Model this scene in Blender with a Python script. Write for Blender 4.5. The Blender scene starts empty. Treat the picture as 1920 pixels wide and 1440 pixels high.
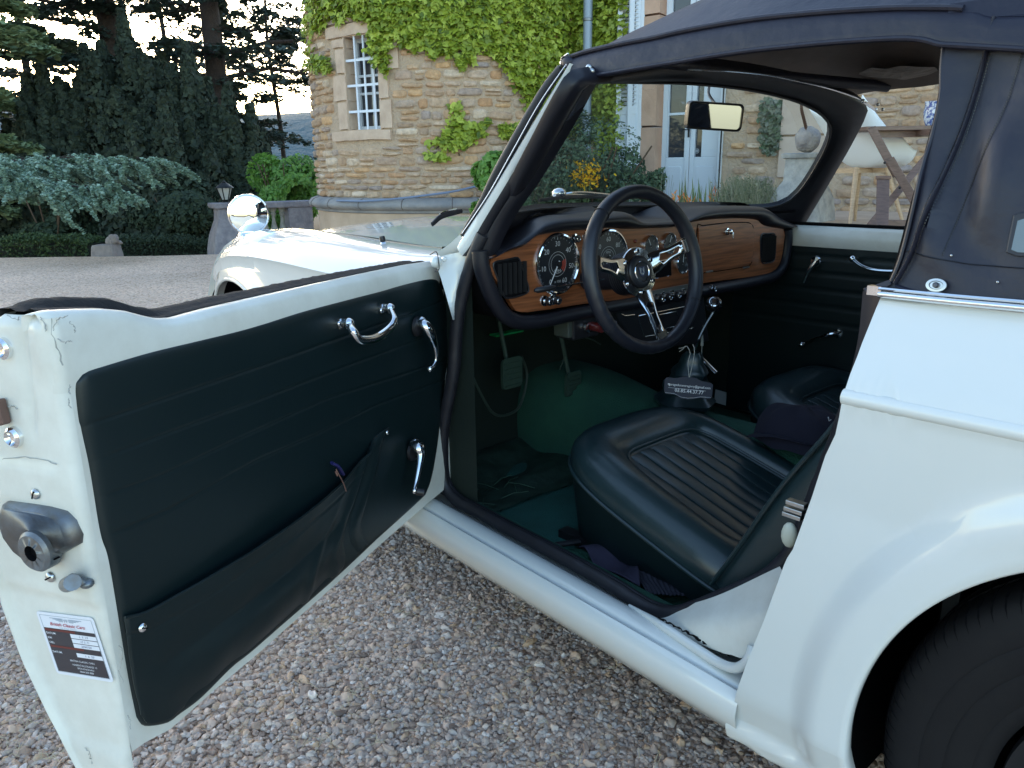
import bpy, bmesh, math, random
import numpy as np
from mathutils import Vector, Matrix
from mathutils.geometry import tessellate_polygon
random.seed(7); rng = np.random.default_rng(7)
SC = bpy.context.scene; COL = SC.collection
# ---------------------------------------------------------------- camera
CAM = np.array([-.00888, 1.70082, 1.03817]); FPX = 1469.5
_yaw, _pit, _rol = map(math.radians, (-41.99924, 15.40751, -0.76785))
_f = np.array([math.cos(_yaw)*math.cos(_pit), math.sin(_yaw)*math.cos(_pit), -math.sin(_pit)])
_r = np.array([math.sin(_yaw), -math.cos(_yaw), 0.]); _u = np.cross(_r, _f)
_r, _u = math.cos(_rol)*_r+math.sin(_rol)*_u, -math.sin(_rol)*_r+math.cos(_rol)*_u
cd = bpy.data.cameras.new('camera'); cd.sensor_width = 36; cd.lens = FPX/1920*36; cd.clip_start = .02; cd.clip_end = 900
co = bpy.data.objects.new('camera', cd); COL.objects.link(co)
co.matrix_world = Matrix([[_r[i], _u[i], -_f[i], CAM[i]] for i in range(3)]+[[0, 0, 0, 1]])
SC.camera = co
cd.dof.use_dof = False
# ---------------------------------------------------------------- world, sun, exposure
W = bpy.data.worlds.new('World'); SC.world = W; W.use_nodes = True
nt = W.node_tree; nt.nodes.clear()
SUN_EL, SUN_AZ = math.radians(5.0), math.atan2(-_f[1], 1) # placeholder, set below
sky = nt.nodes.new('ShaderNodeTexSky'); sky.sky_type = 'NISHITA'; sky.sun_disc = False
sun_dir = np.array([math.cos(math.radians(-12)), math.sin(math.radians(-12))])   # compass bearing of the low sun, behind the park trees
sky.sun_elevation = math.radians(11.0)
sky.sun_rotation = math.pi/2 - math.atan2(sun_dir[1], sun_dir[0])
sky.altitude = 200; sky.air_density = 1.0; sky.dust_density = 1.2; sky.ozone_density = 1.15
bg = nt.nodes.new('ShaderNodeBackground'); bg.inputs['Strength'].default_value = 0.15
ow = nt.nodes.new('ShaderNodeOutputWorld')
nt.links.new(sky.outputs[0], bg.inputs[0]); nt.links.new(bg.outputs[0], ow.inputs[0])
sl = bpy.data.lights.new('sun', 'SUN'); sl.energy = 0.5; sl.angle = math.radians(12); sl.color = (1, .86, .72)
so = bpy.data.objects.new('sun', sl); COL.objects.link(so)
_sd = Vector((sun_dir[0]*math.cos(math.radians(11)), sun_dir[1]*math.cos(math.radians(11)), math.sin(math.radians(11))))
so.rotation_euler = _sd.to_track_quat('Z', 'Y').to_euler(); so.location = (0, 0, 12)
SC.view_settings.view_transform = 'Standard'; SC.view_settings.look = 'None'
SC.view_settings.gamma = 1; SC.view_settings.use_curve_mapping = False
SC.view_settings.exposure = 2.25
SC.render.engine = 'CYCLES'
SC.cycles.max_bounces = 8; SC.cycles.transparent_max_bounces = 12

# ---------------------------------------------------------------- surveying helpers: a sight line from the surveyed viewpoint cut with a real surface
def ray(a, b): return _f+_r*((a-960)/FPX)-_u*((b-720)/FPX)
def on_x(a, b, x): d = ray(a, b); return CAM+d*((x-CAM[0])/d[0])
def on_y(a, b, y): d = ray(a, b); return CAM+d*((y-CAM[1])/d[1])
def on_z(a, b, z): d = ray(a, b); return CAM+d*((z-CAM[2])/d[2])
def on_pl(a, b, p, n): d = ray(a, b); n = np.array(n, float); return CAM+d*(((np.array(p)-CAM)@n)/(d@n))
def at_d(a, b, D): return CAM+ray(a, b)*D
def on_f(a, b, F, t0=.4, t1=6):
    d = ray(a, b); t = np.linspace(t0, t1, 3000); P = CAM+d*t[:, None]; v = F(P[:, 0], P[:, 1], P[:, 2])
    i = np.where(v[:-1]*v[1:] < 0)[0]
    if not len(i): return P[len(P)//2]
    i = i[0]; k = v[i]/(v[i]-v[i+1]); return P[i]*(1-k)+P[i+1]*k
HP = np.array([1.3765, .6835, 0]); _th = math.radians(63.334)
DU = np.array([-math.cos(_th), math.sin(_th), 0]); DW = np.array([-math.sin(_th), -math.cos(_th), 0]); ZZ = np.array([0, 0, 1.])
def DR(u, w, z): return HP+DU*u+DW*w+ZZ*z                 # open door frame: along, towards cabin side, up
def door_uz(a, b, w=0): p = on_pl(a, b, HP+DW*w, DW); return (p-HP)@DU, p[2]
def on_door(a, b, w=0): return on_pl(a, b, HP+DW*w, DW)
LU = .925
def on_latch(a, b, u=LU): return on_pl(a, b, HP+DU*u, DU)

# ---------------------------------------------------------------- materials
MATS = {}
def mat(name, col, rough=.5, metal=0., coat=0., bump=None, var=None, spec=.5, sheen=0, emit=None, coat_rough=.05):
    """bump: list of (kind, scale, strength, distance[, stretch]); var: (scale, amount, [other colour])"""
    if name in MATS: return MATS[name]
    m = bpy.data.materials.new(name); m.use_nodes = True; t = m.node_tree; N = t.nodes; L = t.links
    p = N['Principled BSDF']; p.inputs['Base Color'].default_value = (*col, 1); p.inputs['Roughness'].default_value = rough
    p.inputs['Metallic'].default_value = metal; p.inputs['Coat Weight'].default_value = coat; p.inputs['Coat Roughness'].default_value = coat_rough
    p.inputs['Specular IOR Level'].default_value = spec; p.inputs['Sheen Weight'].default_value = sheen
    tc = N.new('ShaderNodeTexCoord')
    if var:
        cols = list(var[2]) if len(var) > 2 else [c*.6 for c in col]
        n = N.new('ShaderNodeTexNoise'); n.inputs['Scale'].default_value = var[0]; n.inputs['Detail'].default_value = 6; n.inputs['Roughness'].default_value = .65
        r = N.new('ShaderNodeValToRGB'); r.color_ramp.elements[0].position = .5-var[1]/2; r.color_ramp.elements[1].position = .5+var[1]/2
        r.color_ramp.elements[0].color = (*cols, 1); r.color_ramp.elements[1].color = (*col, 1)
        L.new(tc.outputs['Object'], n.inputs['Vector']); L.new(n.outputs[0], r.inputs[0]); L.new(r.outputs[0], p.inputs['Base Color'])
    prev = None
    for b in (bump or []):
        kind, sc, st, dist = b[:4]
        if kind == 'noise': x = N.new('ShaderNodeTexNoise'); x.inputs['Detail'].default_value = 5
        elif kind == 'vor': x = N.new('ShaderNodeTexVoronoi')
        elif kind == 'cell': x = N.new('ShaderNodeTexVoronoi'); x.feature = 'DISTANCE_TO_EDGE'
        else: x = N.new('ShaderNodeTexWave')
        x.inputs['Scale'].default_value = sc
        if len(b) > 4:
            mp = N.new('ShaderNodeMapping'); mp.inputs['Scale'].default_value = b[4]; L.new(tc.outputs['Object'], mp.inputs[0]); L.new(mp.outputs[0], x.inputs['Vector'])
        else: L.new(tc.outputs['Object'], x.inputs['Vector'])
        bp = N.new('ShaderNodeBump'); bp.inputs['Strength'].default_value = st; bp.inputs['Distance'].default_value = dist
        src = x.outputs[0]
        if kind == 'cell':
            cl = N.new('ShaderNodeMath'); cl.operation = 'MINIMUM'; cl.inputs[1].default_value = .06; L.new(src, cl.inputs[0]); src = cl.outputs[0]
        L.new(src, bp.inputs['Height'])
        if prev: L.new(prev.outputs[0], bp.inputs['Normal'])
        prev = bp
    if prev: L.new(prev.outputs[0], p.inputs['Normal'])
    if emit: p.inputs['Emission Color'].default_value = (*emit[:3], 1); p.inputs['Emission Strength'].default_value = emit[3]
    MATS[name] = m; return m

PAINT = mat('cream white car paint', (.68, .70, .68), .22, coat=.9, bump=[('noise', 6, .03, .01)], var=(3, .5, (.655, .67, .64)))
JAMB = mat('worn white door jamb paint', (.72, .72, .66), .38, coat=.25, bump=[('noise', 14, .12, .006)], var=(9, .35, (.60, .585, .52)))
CHROME = mat('chrome', (.82, .83, .84), .06, 1., bump=[('noise', 30, .02, .002)])
DULLMETAL = mat('dull grey zinc', (.20, .235, .27), .42, .75, var=(22, .3, (.16, .15, .14)), bump=[('noise', 60, .2, .002)])
STEEL = mat('brushed steel', (.55, .56, .56), .3, 1.)
LEATHER = mat('dark green leather', (.013, .030, .034), .34, coat=.4, coat_rough=.24, bump=[('cell', 17, .55, .003), ('cell', 300, .25, .0008), ('noise', 12, .35, .008)])
TRIM = mat('dark green door trim vinyl', (.0042, .0118, .0135), .42, spec=.4, bump=[('cell', 420, .2, .0006), ('noise', 5, .25, .01)])
RUBBER = mat('black door seal rubber', (.016, .016, .022), .5, bump=[('noise', 25, .25, .004)], var=(30, .4, (.009, .009, .012)))
BLACK = mat('black plastic', (.012, .012, .015), .4)
VOID = mat('unlit black', (.004, .004, .005), .9, spec=.1)
VINYL = mat('navy black hood vinyl', (.013, .013, .025), .48, bump=[('cell', 320, .35, .0008), ('noise', 7, .4, .02), ('noise', 45, .3, .003)], var=(14, .5, (.010, .011, .024)))
PADDING = mat('black crash pad vinyl', (.009, .009, .014), .45, spec=.4, bump=[('cell', 380, .2, .0006), ('noise', 16, .15, .004)])
LINING = mat('brown grey head lining', (.24, .19, .16), .85, bump=[('noise', 14, .6, .01)], var=(6, .4, (.16, .13, .11)))
CARPET = mat('dark green carpet', (.018, .092, .056), .95, bump=[('noise', 320, .9, .003), ('noise', 9, .5, .012)], var=(7, .35, (.012, .06, .042)))
NAVY = mat('navy cloth', (.007, .007, .020), .9, bump=[('noise', 260, .4, .001)])
PURPLE = mat('purple cloth', (.026, .022, .045), .85, bump=[('noise', 120, .4, .002)])
TYRE = mat('tyre rubber', (.006, .006, .008), .65, spec=.25, bump=[('noise', 70, .3, .002)], var=(20, .5, (.009, .009, .010)))
WHITEPR = mat('white print', (.75, .76, .8), .5)
def wood(name, c1, c2, rough=.3, coat=.4, sc=(9, 1.4, 26)):
    m = mat(name, c1, rough, coat=coat, coat_rough=.15); t = m.node_tree; N = t.nodes; L = t.links; p = N['Principled BSDF']
    tc = N.new('ShaderNodeTexCoord'); mp = N.new('ShaderNodeMapping'); mp.inputs['Scale'].default_value = sc
    n = N.new('ShaderNodeTexNoise'); n.inputs['Scale'].default_value = 6; n.inputs['Detail'].default_value = 8; n.inputs['Distortion'].default_value = .6
    r = N.new('ShaderNodeValToRGB'); r.color_ramp.elements[0].color = (*c2, 1); r.color_ramp.elements[1].color = (*c1, 1)
    r.color_ramp.elements[0].position = .32; r.color_ramp.elements[1].position = .62
    L.new(tc.outputs['Object'], mp.inputs[0]); L.new(mp.outputs[0], n.inputs['Vector']); L.new(n.outputs[0], r.inputs[0]); L.new(r.outputs[0], p.inputs['Base Color'])
    return m
WALNUT = wood('walnut veneer', (.29, .098, .036), (.14, .044, .016))
def glassmat(name, tint=(.93, .96, .95), refl=1.):
    m = bpy.data.materials.new(name); m.use_nodes = True; t = m.node_tree; N = t.nodes; N.clear(); L = t.links
    o = N.new('ShaderNodeOutputMaterial'); mx = N.new('ShaderNodeMixShader'); tr = N.new('ShaderNodeBsdfTransparent'); g = N.new('ShaderNodeBsdfGlossy')
    lw = N.new('ShaderNodeLayerWeight'); lw.inputs[0].default_value = .5; pw = N.new('ShaderNodeMath'); pw.operation = 'POWER'; pw.inputs[1].default_value = 4; L.new(lw.outputs['Facing'], pw.inputs[0]); fr = N.new('ShaderNodeMath'); fr.operation = 'ADD'; fr.inputs[1].default_value = .035; L.new(pw.outputs[0], fr.inputs[0]); g.inputs['Roughness'].default_value = .01; tr.inputs[0].default_value = (*tint, 1)
    mu = N.new('ShaderNodeMath'); mu.operation = 'MULTIPLY'; mu.inputs[1].default_value = refl
    L.new(fr.outputs[0], mu.inputs[0]); L.new(mu.outputs[0], mx.inputs[0]); L.new(tr.outputs[0], mx.inputs[1]); L.new(g.outputs[0], mx.inputs[2]); L.new(mx.outputs[0], o.inputs[0])
    return m
GLASS = glassmat('clear glass'); PLASTWIN = glassmat('hazy plastic window', (.6, .64, .66), 2.)

# ---------------------------------------------------------------- mesh helpers
def A(x): return np.array(x, float)
def smooth(P, n, closed=False):
    """Catmull-Rom through P, resampled to n points by arc length"""
    P = [A(p) for p in P]; m = len(P)
    if m == 2 and not closed: return [P[0]*(1-t)+P[1]*t for t in np.linspace(0, 1, n)]
    Q = []
    segs = m if closed else m-1
    for i in range(segs):
        p1, p2 = P[i], P[(i+1) % m]
        p0 = P[(i-1) % m] if closed or i > 0 else p1*2-p2
        p3 = P[(i+2) % m] if closed or i < m-2 else p2*2-p1
        for t in np.linspace(0, 1, 17)[:-1]:
            Q.append(.5*((2*p1)+(-p0+p2)*t+(2*p0-5*p1+4*p2-p3)*t*t+(-p0+3*p1-3*p2+p3)*t**3))
    Q.append(P[0] if closed else P[-1]); Q = np.array(Q)
    s = np.concatenate([[0], np.cumsum(np.linalg.norm(np.diff(Q, axis=0), axis=1))])
    tt = np.linspace(0, s[-1], n+1)[:-1] if closed else np.linspace(0, s[-1], n)
    return [A([np.interp(t, s, Q[:, k]) for k in range(Q.shape[1])]) for t in tt]
class G:
    def __init__(s): s.v = []; s.f = []; s.m = []
    def add(s, v, f, mi=0):
        n = len(s.v); s.v += [tuple(float(c) for c in p) for p in v]; s.f += [tuple(i+n for i in q) for q in f]; s.m += [mi]*len(f); return s
    def grid(s, P, mi=0, cu=False, cv=False):
        nu, nv = len(P), len(P[0]); v = [p for r in P for p in r]; f = []
        for i in range(nu if cu else nu-1):
            for j in range(nv if cv else nv-1):
                a, b = i, (i+1) % nu; c, d = j, (j+1) % nv
                f.append((a*nv+c, b*nv+c, b*nv+d, a*nv+d))
        return s.add(v, f, mi)
    def patch(s, rows, nu, nv, mi=0, fn=None):
        R = [smooth(r, nv) for r in rows]; P = [[None]*nv for _ in range(nu)]
        for j in range(nv):
            c = smooth([r[j] for r in R], nu)
            for i in range(nu): P[i][j] = c[i]
        if fn: P = [[fn(P[i][j], i/(nu-1), j/(nv-1)) for j in range(nv)] for i in range(nu)]
        return s.grid(P, mi)
    def sweep(s, path, prof, closed=False, up=None, mi=0, caps=True, scale=None):
        """prof: list of (a,b) offsets: a along side, b along up"""
        P = [A(p) for p in path]; n = len(P); rings = []; prev = None
        for i in range(n):
            if closed: t = P[(i+1) % n]-P[i-1]
            else: t = P[min(i+1, n-1)]-P[max(i-1, 0)]
            t = t/(np.linalg.norm(t)+1e-12)
            if up is not None: u = A(up); u = u-t*(u@t)
            elif prev is None: u = ZZ-t*t[2] if abs(t[2]) < .9 else A((1, 0, 0))-t*t[0]
            else: u = prev-t*(prev@t)
            u = u/(np.linalg.norm(u)+1e-12); prev = u; sd = np.cross(t, u); k = scale[i] if scale is not None else 1
            rings.append([P[i]+sd*(a*k)+u*(b*k) for a, b in prof])
        s.grid(rings, mi, cu=closed, cv=True)
        if caps and not closed:
            m = len(prof); s.add(rings[0], [tuple(range(m))], mi); s.add(rings[-1], [tuple(range(m))[::-1]], mi)
        return s
    def tube(s, path, r, n=8, closed=False, mi=0, scale=None, flat=1., up=None):
        return s.sweep(path, [(r*math.cos(2*math.pi*k/n), r*flat*math.sin(2*math.pi*k/n)) for k in range(n)], closed, up, mi, True, scale)
    def box(s, c, d, R=None, mi=0):
        R = np.eye(3) if R is None else A(R); c = A(c)
        v = [c+R@A((sx*d[0]/2, sy*d[1]/2, sz*d[2]/2)) for sx in (-1, 1) for sy in (-1, 1) for sz in (-1, 1)]
        return s.add(v, [(0, 1, 3, 2), (4, 6, 7, 5), (0, 4, 5, 1), (2, 3, 7, 6), (0, 2, 6, 4), (1, 5, 7, 3)], mi)
    def lathe(s, prof, o, axis=(0, 0, 1), n=24, mi=0, a0=0, a1=2*math.pi, cap=False):
        """prof: (radius, height along axis)"""
        ax = A(axis)/np.linalg.norm(axis); e = A((0, 0, 1)) if abs(ax[2]) < .9 else A((1, 0, 0)); e = e-ax*(e@ax); e /= np.linalg.norm(e); g = np.cross(ax, e)
        full = abs(a1-a0-2*math.pi) < 1e-6
        P = [[A(o)+ax*h+(e*math.cos(t)+g*math.sin(t))*r for r, h in prof] for t in (np.linspace(a0, a1, n+1)[:-1] if full else np.linspace(a0, a1, n))]
        return s.grid(P, mi, cu=full)
    def slab(s, pts, off, mi=0, mi_side=None):
        """polygon pts extruded by the vector off"""
        n = len(pts); P = [A(p) for p in pts]; Q = [p+A(off) for p in P]
        tri = tessellate_polygon([[Vector(p) for p in P]])
        s.add(P, [tuple(t) for t in tri], mi); s.add(Q, [tuple(t)[::-1] for t in tri], mi)
        return s.add(P+Q, [(i, (i+1) % n, n+(i+1) % n, n+i) for i in range(n)], mi if mi_side is None else mi_side)
    def ball(s, c, r, n=12, mi=0, sc=(1, 1, 1), R=None):
        R = np.eye(3) if R is None else A(R)
        P = [[A(c)+R@(A((math.sin(a)*math.cos(b), math.sin(a)*math.sin(b), math.cos(a)))*A(sc)*r) for b in np.linspace(0, 2*math.pi, n+1)[:-1]] for a in np.linspace(.001, math.pi-.001, n//2+2)]
        return s.grid(P, mi, cv=True)
def wloc(o):
    p = Vector((0, 0, 0))
    while o: p += Vector(o.location); o = o.parent
    return p
def props(o, label=None, cat=None, group=None, kind=None):
    if label: o['label'] = label
    if cat: o['category'] = cat
    if group: o['group'] = group
    if kind: o['kind'] = kind
    return o
def make(name, g, mats, parent=None, smooth_deg=40, bevel=None, solid=None, weld=True, origin=None, sub=0, label=None, kind=None, solid_off=0):
    if not isinstance(mats, (list, tuple)): mats = [mats]
    V = np.array(g.v); c = (V.min(0)+V.max(0))/2 if origin is None else A(origin)
    me = bpy.data.meshes.new(name); me.from_pydata([tuple(p) for p in V-c], [], g.f)
    for m in mats: me.materials.append(m)
    me.polygons.foreach_set('material_index', [min(i, len(mats)-1) for i in g.m])
    if weld:
        bm = bmesh.new(); bm.from_mesh(me); bmesh.ops.remove_doubles(bm, verts=bm.verts, dist=1e-5); bmesh.ops.recalc_face_normals(bm, faces=bm.faces); bm.to_mesh(me); bm.free()
    me.update()
    if smooth_deg:
        me.polygons.foreach_set('use_smooth', [True]*len(me.polygons))
        try: me.set_sharp_from_angle(angle=math.radians(smooth_deg))
        except Exception: pass
    o = bpy.data.objects.new(name, me); COL.objects.link(o)
    if parent is not None: o.parent = parent; o.location = Vector(c)-wloc(parent)
    else: o.location = c
    if solid: md = o.modifiers.new('thickness', 'SOLIDIFY'); md.thickness = solid; md.offset = solid_off
    if bevel: md = o.modifiers.new('bevel', 'BEVEL'); md.width = bevel; md.segments = 2; md.limit_method = 'ANGLE'; md.angle_limit = math.radians(35)
    if sub: md = o.modifiers.new('sub', 'SUBSURF'); md.levels = sub; md.render_levels = sub
    props(o, label, kind=kind); return o
def thing(name, label, cat, loc, group=None):
    o = bpy.data.objects.new(name, None); COL.objects.link(o); o.location = loc; o.empty_display_size = .1
    return props(o, label, cat, group)
def copytree(o, delta=(0, 0, 0), parent=None):
    c = o.copy(); COL.objects.link(c); c.parent = parent
    if parent is None: c.location = Vector(o.location)+Vector(delta)
    for ch in list(o.children): copytree(ch, parent=c)
    return c
_tc = {}
def text2d(body, size=1., align='CENTER', bold=False, italic=0.):
    """vertices and faces of flat lettering, x right, y up"""
    k = (body, align, italic)
    if k not in _tc:
        cu = bpy.data.curves.new('t', 'FONT'); cu.body = body; cu.align_x = align; cu.align_y = 'CENTER'; cu.resolution_u = 2; cu.shear = italic
        if bold: cu.offset = .012
        o = bpy.data.objects.new('t', cu); COL.objects.link(o); dg = bpy.context.evaluated_depsgraph_get(); me = bpy.data.meshes.new_from_object(o.evaluated_get(dg))
        _tc[k] = ([tuple(v.co) for v in me.vertices], [tuple(p.vertices) for p in me.polygons])
        bpy.data.objects.remove(o); bpy.data.curves.remove(cu); bpy.data.meshes.remove(me)
    v, f = _tc[k]; return [(x*size, y*size) for x, y, z in v], f
def put_text(g, body, o, ex, ey, size, mi=0, align='CENTER', lift=0, bold=False, italic=0., sx=1.):
    v, f = text2d(body, size, align, bold, italic); ex, ey = A(ex), A(ey); n = np.cross(ex, ey)
    return g.add([A(o)+ex*(x*sx)+ey*y+n*lift for x, y in v], f, mi)
def basis(n, up=(0, 0, 1)):
    """ex (right when looking against n), ey (up), n"""
    n = A(n)/np.linalg.norm(n); up = A(up); ey = up-n*(up@n); ey /= np.linalg.norm(ey); ex = np.cross(ey, n); return ex, ey, n
def arc2(cx, cy, r, a0, a1, n): return [(cx+r*math.cos(a), cy+r*math.sin(a)) for a in np.linspace(a0, a1, n)]
def rrect(w, h, r, n=4):
    P = []
    for sx, sy, a in ((1, 1, 0), (-1, 1, 90), (-1, -1, 180), (1, -1, 270)):
        P += arc2(sx*(w/2-r), sy*(h/2-r), r, math.radians(a), math.radians(a+90), n)
    return P
def noise3(p, s=1.):
    from mathutils import noise as _n
    return _n.noise(Vector(p)*s)
def lerp(a, b, t): return A(a)*(1-t)+A(b)*t
def vnoise(): pass
# ================================================================ THE CAR
car = thing('convertible_car', 'cream white classic convertible with black hood up and its driver door wide open', 'car', (1.0, 0, 0))
def px(pts, fn): return [fn(a, b) for a, b in pts]
# ---- rear fender: polar loft round the wheel arch
RC = (0., .30); RA = .358
_zs = [.10, .15, .165, .21, .26, .40, .60, .735, .748, .760, .775, .82, .867]
_ys = [.67, .715, .738, .750, .762, .755, .744, .750, .7535, .752, .742, .705, .660]
def y_side(x, z, r=9, arch=True):
    y = float(np.interp(z, _zs, _ys))-.07*max(0, (-x-.35)/.5)**2
    if arch:
        t = min(1, max(0, (r-RA-.040)/.050)); y += .017*(1-t*t*(3-2*t))
        t = min(1, max(0, (z-.186)/.022)); y += .013*(1-t*t*(3-2*t))*min(1, max(0, (x-.2)/.1))
    return y
_out = [(.30, .135), (.476, .148), (.53, .155), (.548, .168), (.549, .190), (.540, .205), (.535, .24), (.518, .32), (.498, .40), (.4782, .492), (.4745, .505), (.468, .52), (.455, .58), (.4385, .655), (.4355, .668), (.4245, .70), (.4175, .757), (.419, .80), (.424, .867), (.3, .868), (0, .869), (-.4, .86), (-.78, .83), (-.83, .80), (-.84, .6), (-.82, .35), (-.70, .26), (-.5, .22)]
def ray_out(phi):
    d = A((math.cos(phi), math.sin(phi))); c = A(RC); best = None
    P = _out
    for i in range(len(P)):
        p, q = A(P[i]), A(P[(i+1) % len(P)]); e = q-p; den = d[0]*e[1]-d[1]*e[0]
        if abs(den) < 1e-9: continue
        w = p-c; t = (w[0]*e[1]-w[1]*e[0])/den; s = (w[0]*d[1]-w[1]*d[0])/den
        if t > 0 and -1e-6 <= s <= 1+1e-6: best = t if best is None else max(best, t)
    return best or RA
g = G(); rows = []
phis = sorted(set(np.round(np.concatenate([np.linspace(-27, 212, 130)*math.pi/180, [math.atan2(z-RC[1], x-RC[0]) for x, z in _out[1:22]]]), 5)))
phis = [p for p in phis if -27*math.pi/180 <= p <= 212*math.pi/180]
for ph in phis:
    R1 = max(ray_out(ph), RA+.004); rr = [RA+(R1-RA)*t for t in np.concatenate([np.linspace(0, .3, 8), np.linspace(.34, 1, 60)])]
    row = []
    for k, r in enumerate(rr):
        x, z = RC[0]+r*math.cos(ph), RC[1]+r*math.sin(ph); row.append((x, y_side(x, z, r), z))
    e = row[-1]; row.append((e[0], e[1]-.006, e[2])); row.append((e[0]-.012, e[1]-.03, e[2]) if e[2] < .86 else (e[0], e[1]-.02, e[2]))
    x, z = RC[0]+RA*math.cos(ph), RC[1]+RA*math.sin(ph)
    lip = [(x+.002*math.cos(ph), y_side(x, z, RA)-.030, z+.002*math.sin(ph)), (x-.004*math.cos(ph), y_side(x, z, RA)-.012, z-.004*math.sin(ph)), (x-.003*math.cos(ph), y_side(x, z, RA)-.003, z-.003*math.sin(ph))]
    rows.append(lip+row)
g.grid(rows)
rf = make('rear_fender', g, PAINT, car, 50)
g = G(); g.grid([[(p[0], -p[1], p[2]) for p in r] for r in rows]); make('rear_fender', g, PAINT, car, 50)
for s in (1, -1):
    g = G(); g.tube([(x, s*(y_side(x, .7535)-.0062), .7525) for x in np.linspace(.4195, -.82, 60)], .0105, 16, flat=1.); make('swage_line', g, PAINT, rf)
# deck, tail panel, floor pan
g = G(); g.patch([[(-.84, y, .80-.02*abs(y)) for y in (-.66, -.3, 0, .3, .66)], [(-.5, y, .868) for y in (-.66, -.3, 0, .3, .66)], [(-.22, y, .870) for y in (-.66, -.3, 0, .3, .66)]], 10, 12)
g.patch([[(-.84, y, .80) for y in (-.68, 0, .68)], [(-.86, y, .55) for y in (-.68, 0, .68)], [(-.82, y, .30) for y in (-.68, 0, .68)]], 8, 8)
make('boot_lid', g, PAINT, car)
g = G(); g.box((1.0, 0, .155), (3.2, 1.16, .03)); g.box((.25, 0, .5), (.03, 1.24, .62)); g.box((-.3, 0, .5), (1.1, 1.0, .5)); make('underbody', g, VOID, car, 0)
for s in (1, -1):
    g = G(); g.lathe([(.40, .02), (.40, .40)], (0, s*.735, .30), (0, -s, 0), 40, a0=-1.95, a1=1.95); g.lathe([(.001, .40), (.40, .40)], (0, s*.735, .30), (0, -s, 0), 40, a0=-1.95, a1=1.95)
    # keep only the upper part above the sill line
    o = make('wheel_well', g, VOID, car)
# ---- wheel
ZC, TS = .284, 1.055
def wheel(x, y, s, front=False, zc=.30, R=.322):
    g = G(); w = G(); S = -s if s > 0 else 1
    sid = s
    g.lathe([(r*TS, h) for r, h in [(.190, -.010), (.196, .0), (.205, .004), (.209, .003), (.212, .005), (.235, .010), (.238, .0085), (.241, .010), (.262, .012), (.265, .0105), (.268, .0118), (.288, .009), (.300, .003), (.306, .000), (.3145, -.010), (.3195, -.028), (.321, -.045), (.315, -.0465), (.315, -.052), (.3215, -.0535), (.322, -.078), (.315, -.0795), (.315, -.085), (.322, -.0865), (.3215, -.11), (.315, -.1115), (.315, -.117), (.320, -.1185), (.318, -.135), (.306, -.155), (.25, -.165), (.2, -.15)]], (x, y, zc), (0, sid, 0), 96)
    ty = make('tyre', g, TYRE, w_par(x, y, sid, zc))
    return ty
def w_par(x, y, s, zc):
    g = G(); g.lathe([(.001, -.012), (.035, -.010), (.045, -.03), (.12, -.055), (.155, -.035), (.17, -.02), (.18, -.010), (.19, -.006), (.193, -.02), (.19, -.05), (.18, -.12)], (x, y, zc), (0, s, 0), 64)
    for k in range(12):
        a = k*math.pi/6; g.box((x+.15*math.cos(a), y-s*.034, zc+.15*math.sin(a)), (.02, .006, .02), [[math.cos(a), 0, -math.sin(a)], [0, 1, 0], [math.sin(a), 0, math.cos(a)]])
    return make('wheel', g, STEEL_DARK, car, 40)
STEEL_DARK = mat('dark painted steel', (.02, .021, .024), .5, .5)
for x, y, s in ((0, .716, 1), (2.36, .66, 1), (0, -.708, -1), (2.36, -.66, -1)):
    ty = wheel(x, y, s, zc=ZC); g = G()
    for k in range(110):     # sipes cut across the rounded shoulder
        a = 2*math.pi*k/110; ca, sa = math.cos(a), math.sin(a); R = np.array([[ca, 0, -sa], [0, 1, 0], [sa, 0, ca]]); bend = .012
        P = [A((x, y, ZC))+R@A((r*TS, s*h, o)) for r, h, o in ((.2965, .0045, -.006), (.3065, -.0005, -.003), (.3145, -.0105, 0), (.3195, -.028, .004), (.3212, -.05, .010))]
        g.tube(P, .0013, 4, scale=[.2, 1, 1.3, 1.3, .6])
    o = make('tread_sipes', g, VOID, ty, 0, bevel=None, weld=False); o['kind'] = 'stuff'
# ---- sill: profile swept along x
def sill_prof(x):
    dz = (x-1)*.045
    return [(y, z+dz) for y, z in ((.60, .155), (.685, .165), (.715, .172), (.742, .190), (.757, .215), (.762, .238), (.7585, .256), (.752, .266), (.745, .2705), (.742, .2700), (.7395, .2640), (.736, .2635), (.733, .2695), (.729, .2725), (.7225, .2745), (.712, .2765), (.700, .2745), (.690, .270), (.683, .262), (.672, .252), (.655, .247), (.632, .246), (.628, .20))]
g = G(); P = []
for x in np.linspace(.53, 1.50, 40): P.append([(x, y, z) for y, z in sill_prof(x)])
g.grid(P); make('sill', g, PAINT, car, 35)
g = G(); g.grid([[(x, -y, z) for y, z in sill_prof(x)] for x in (.46, 1, 1.5)]); make('sill', g, PAINT, car, 35)
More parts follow.
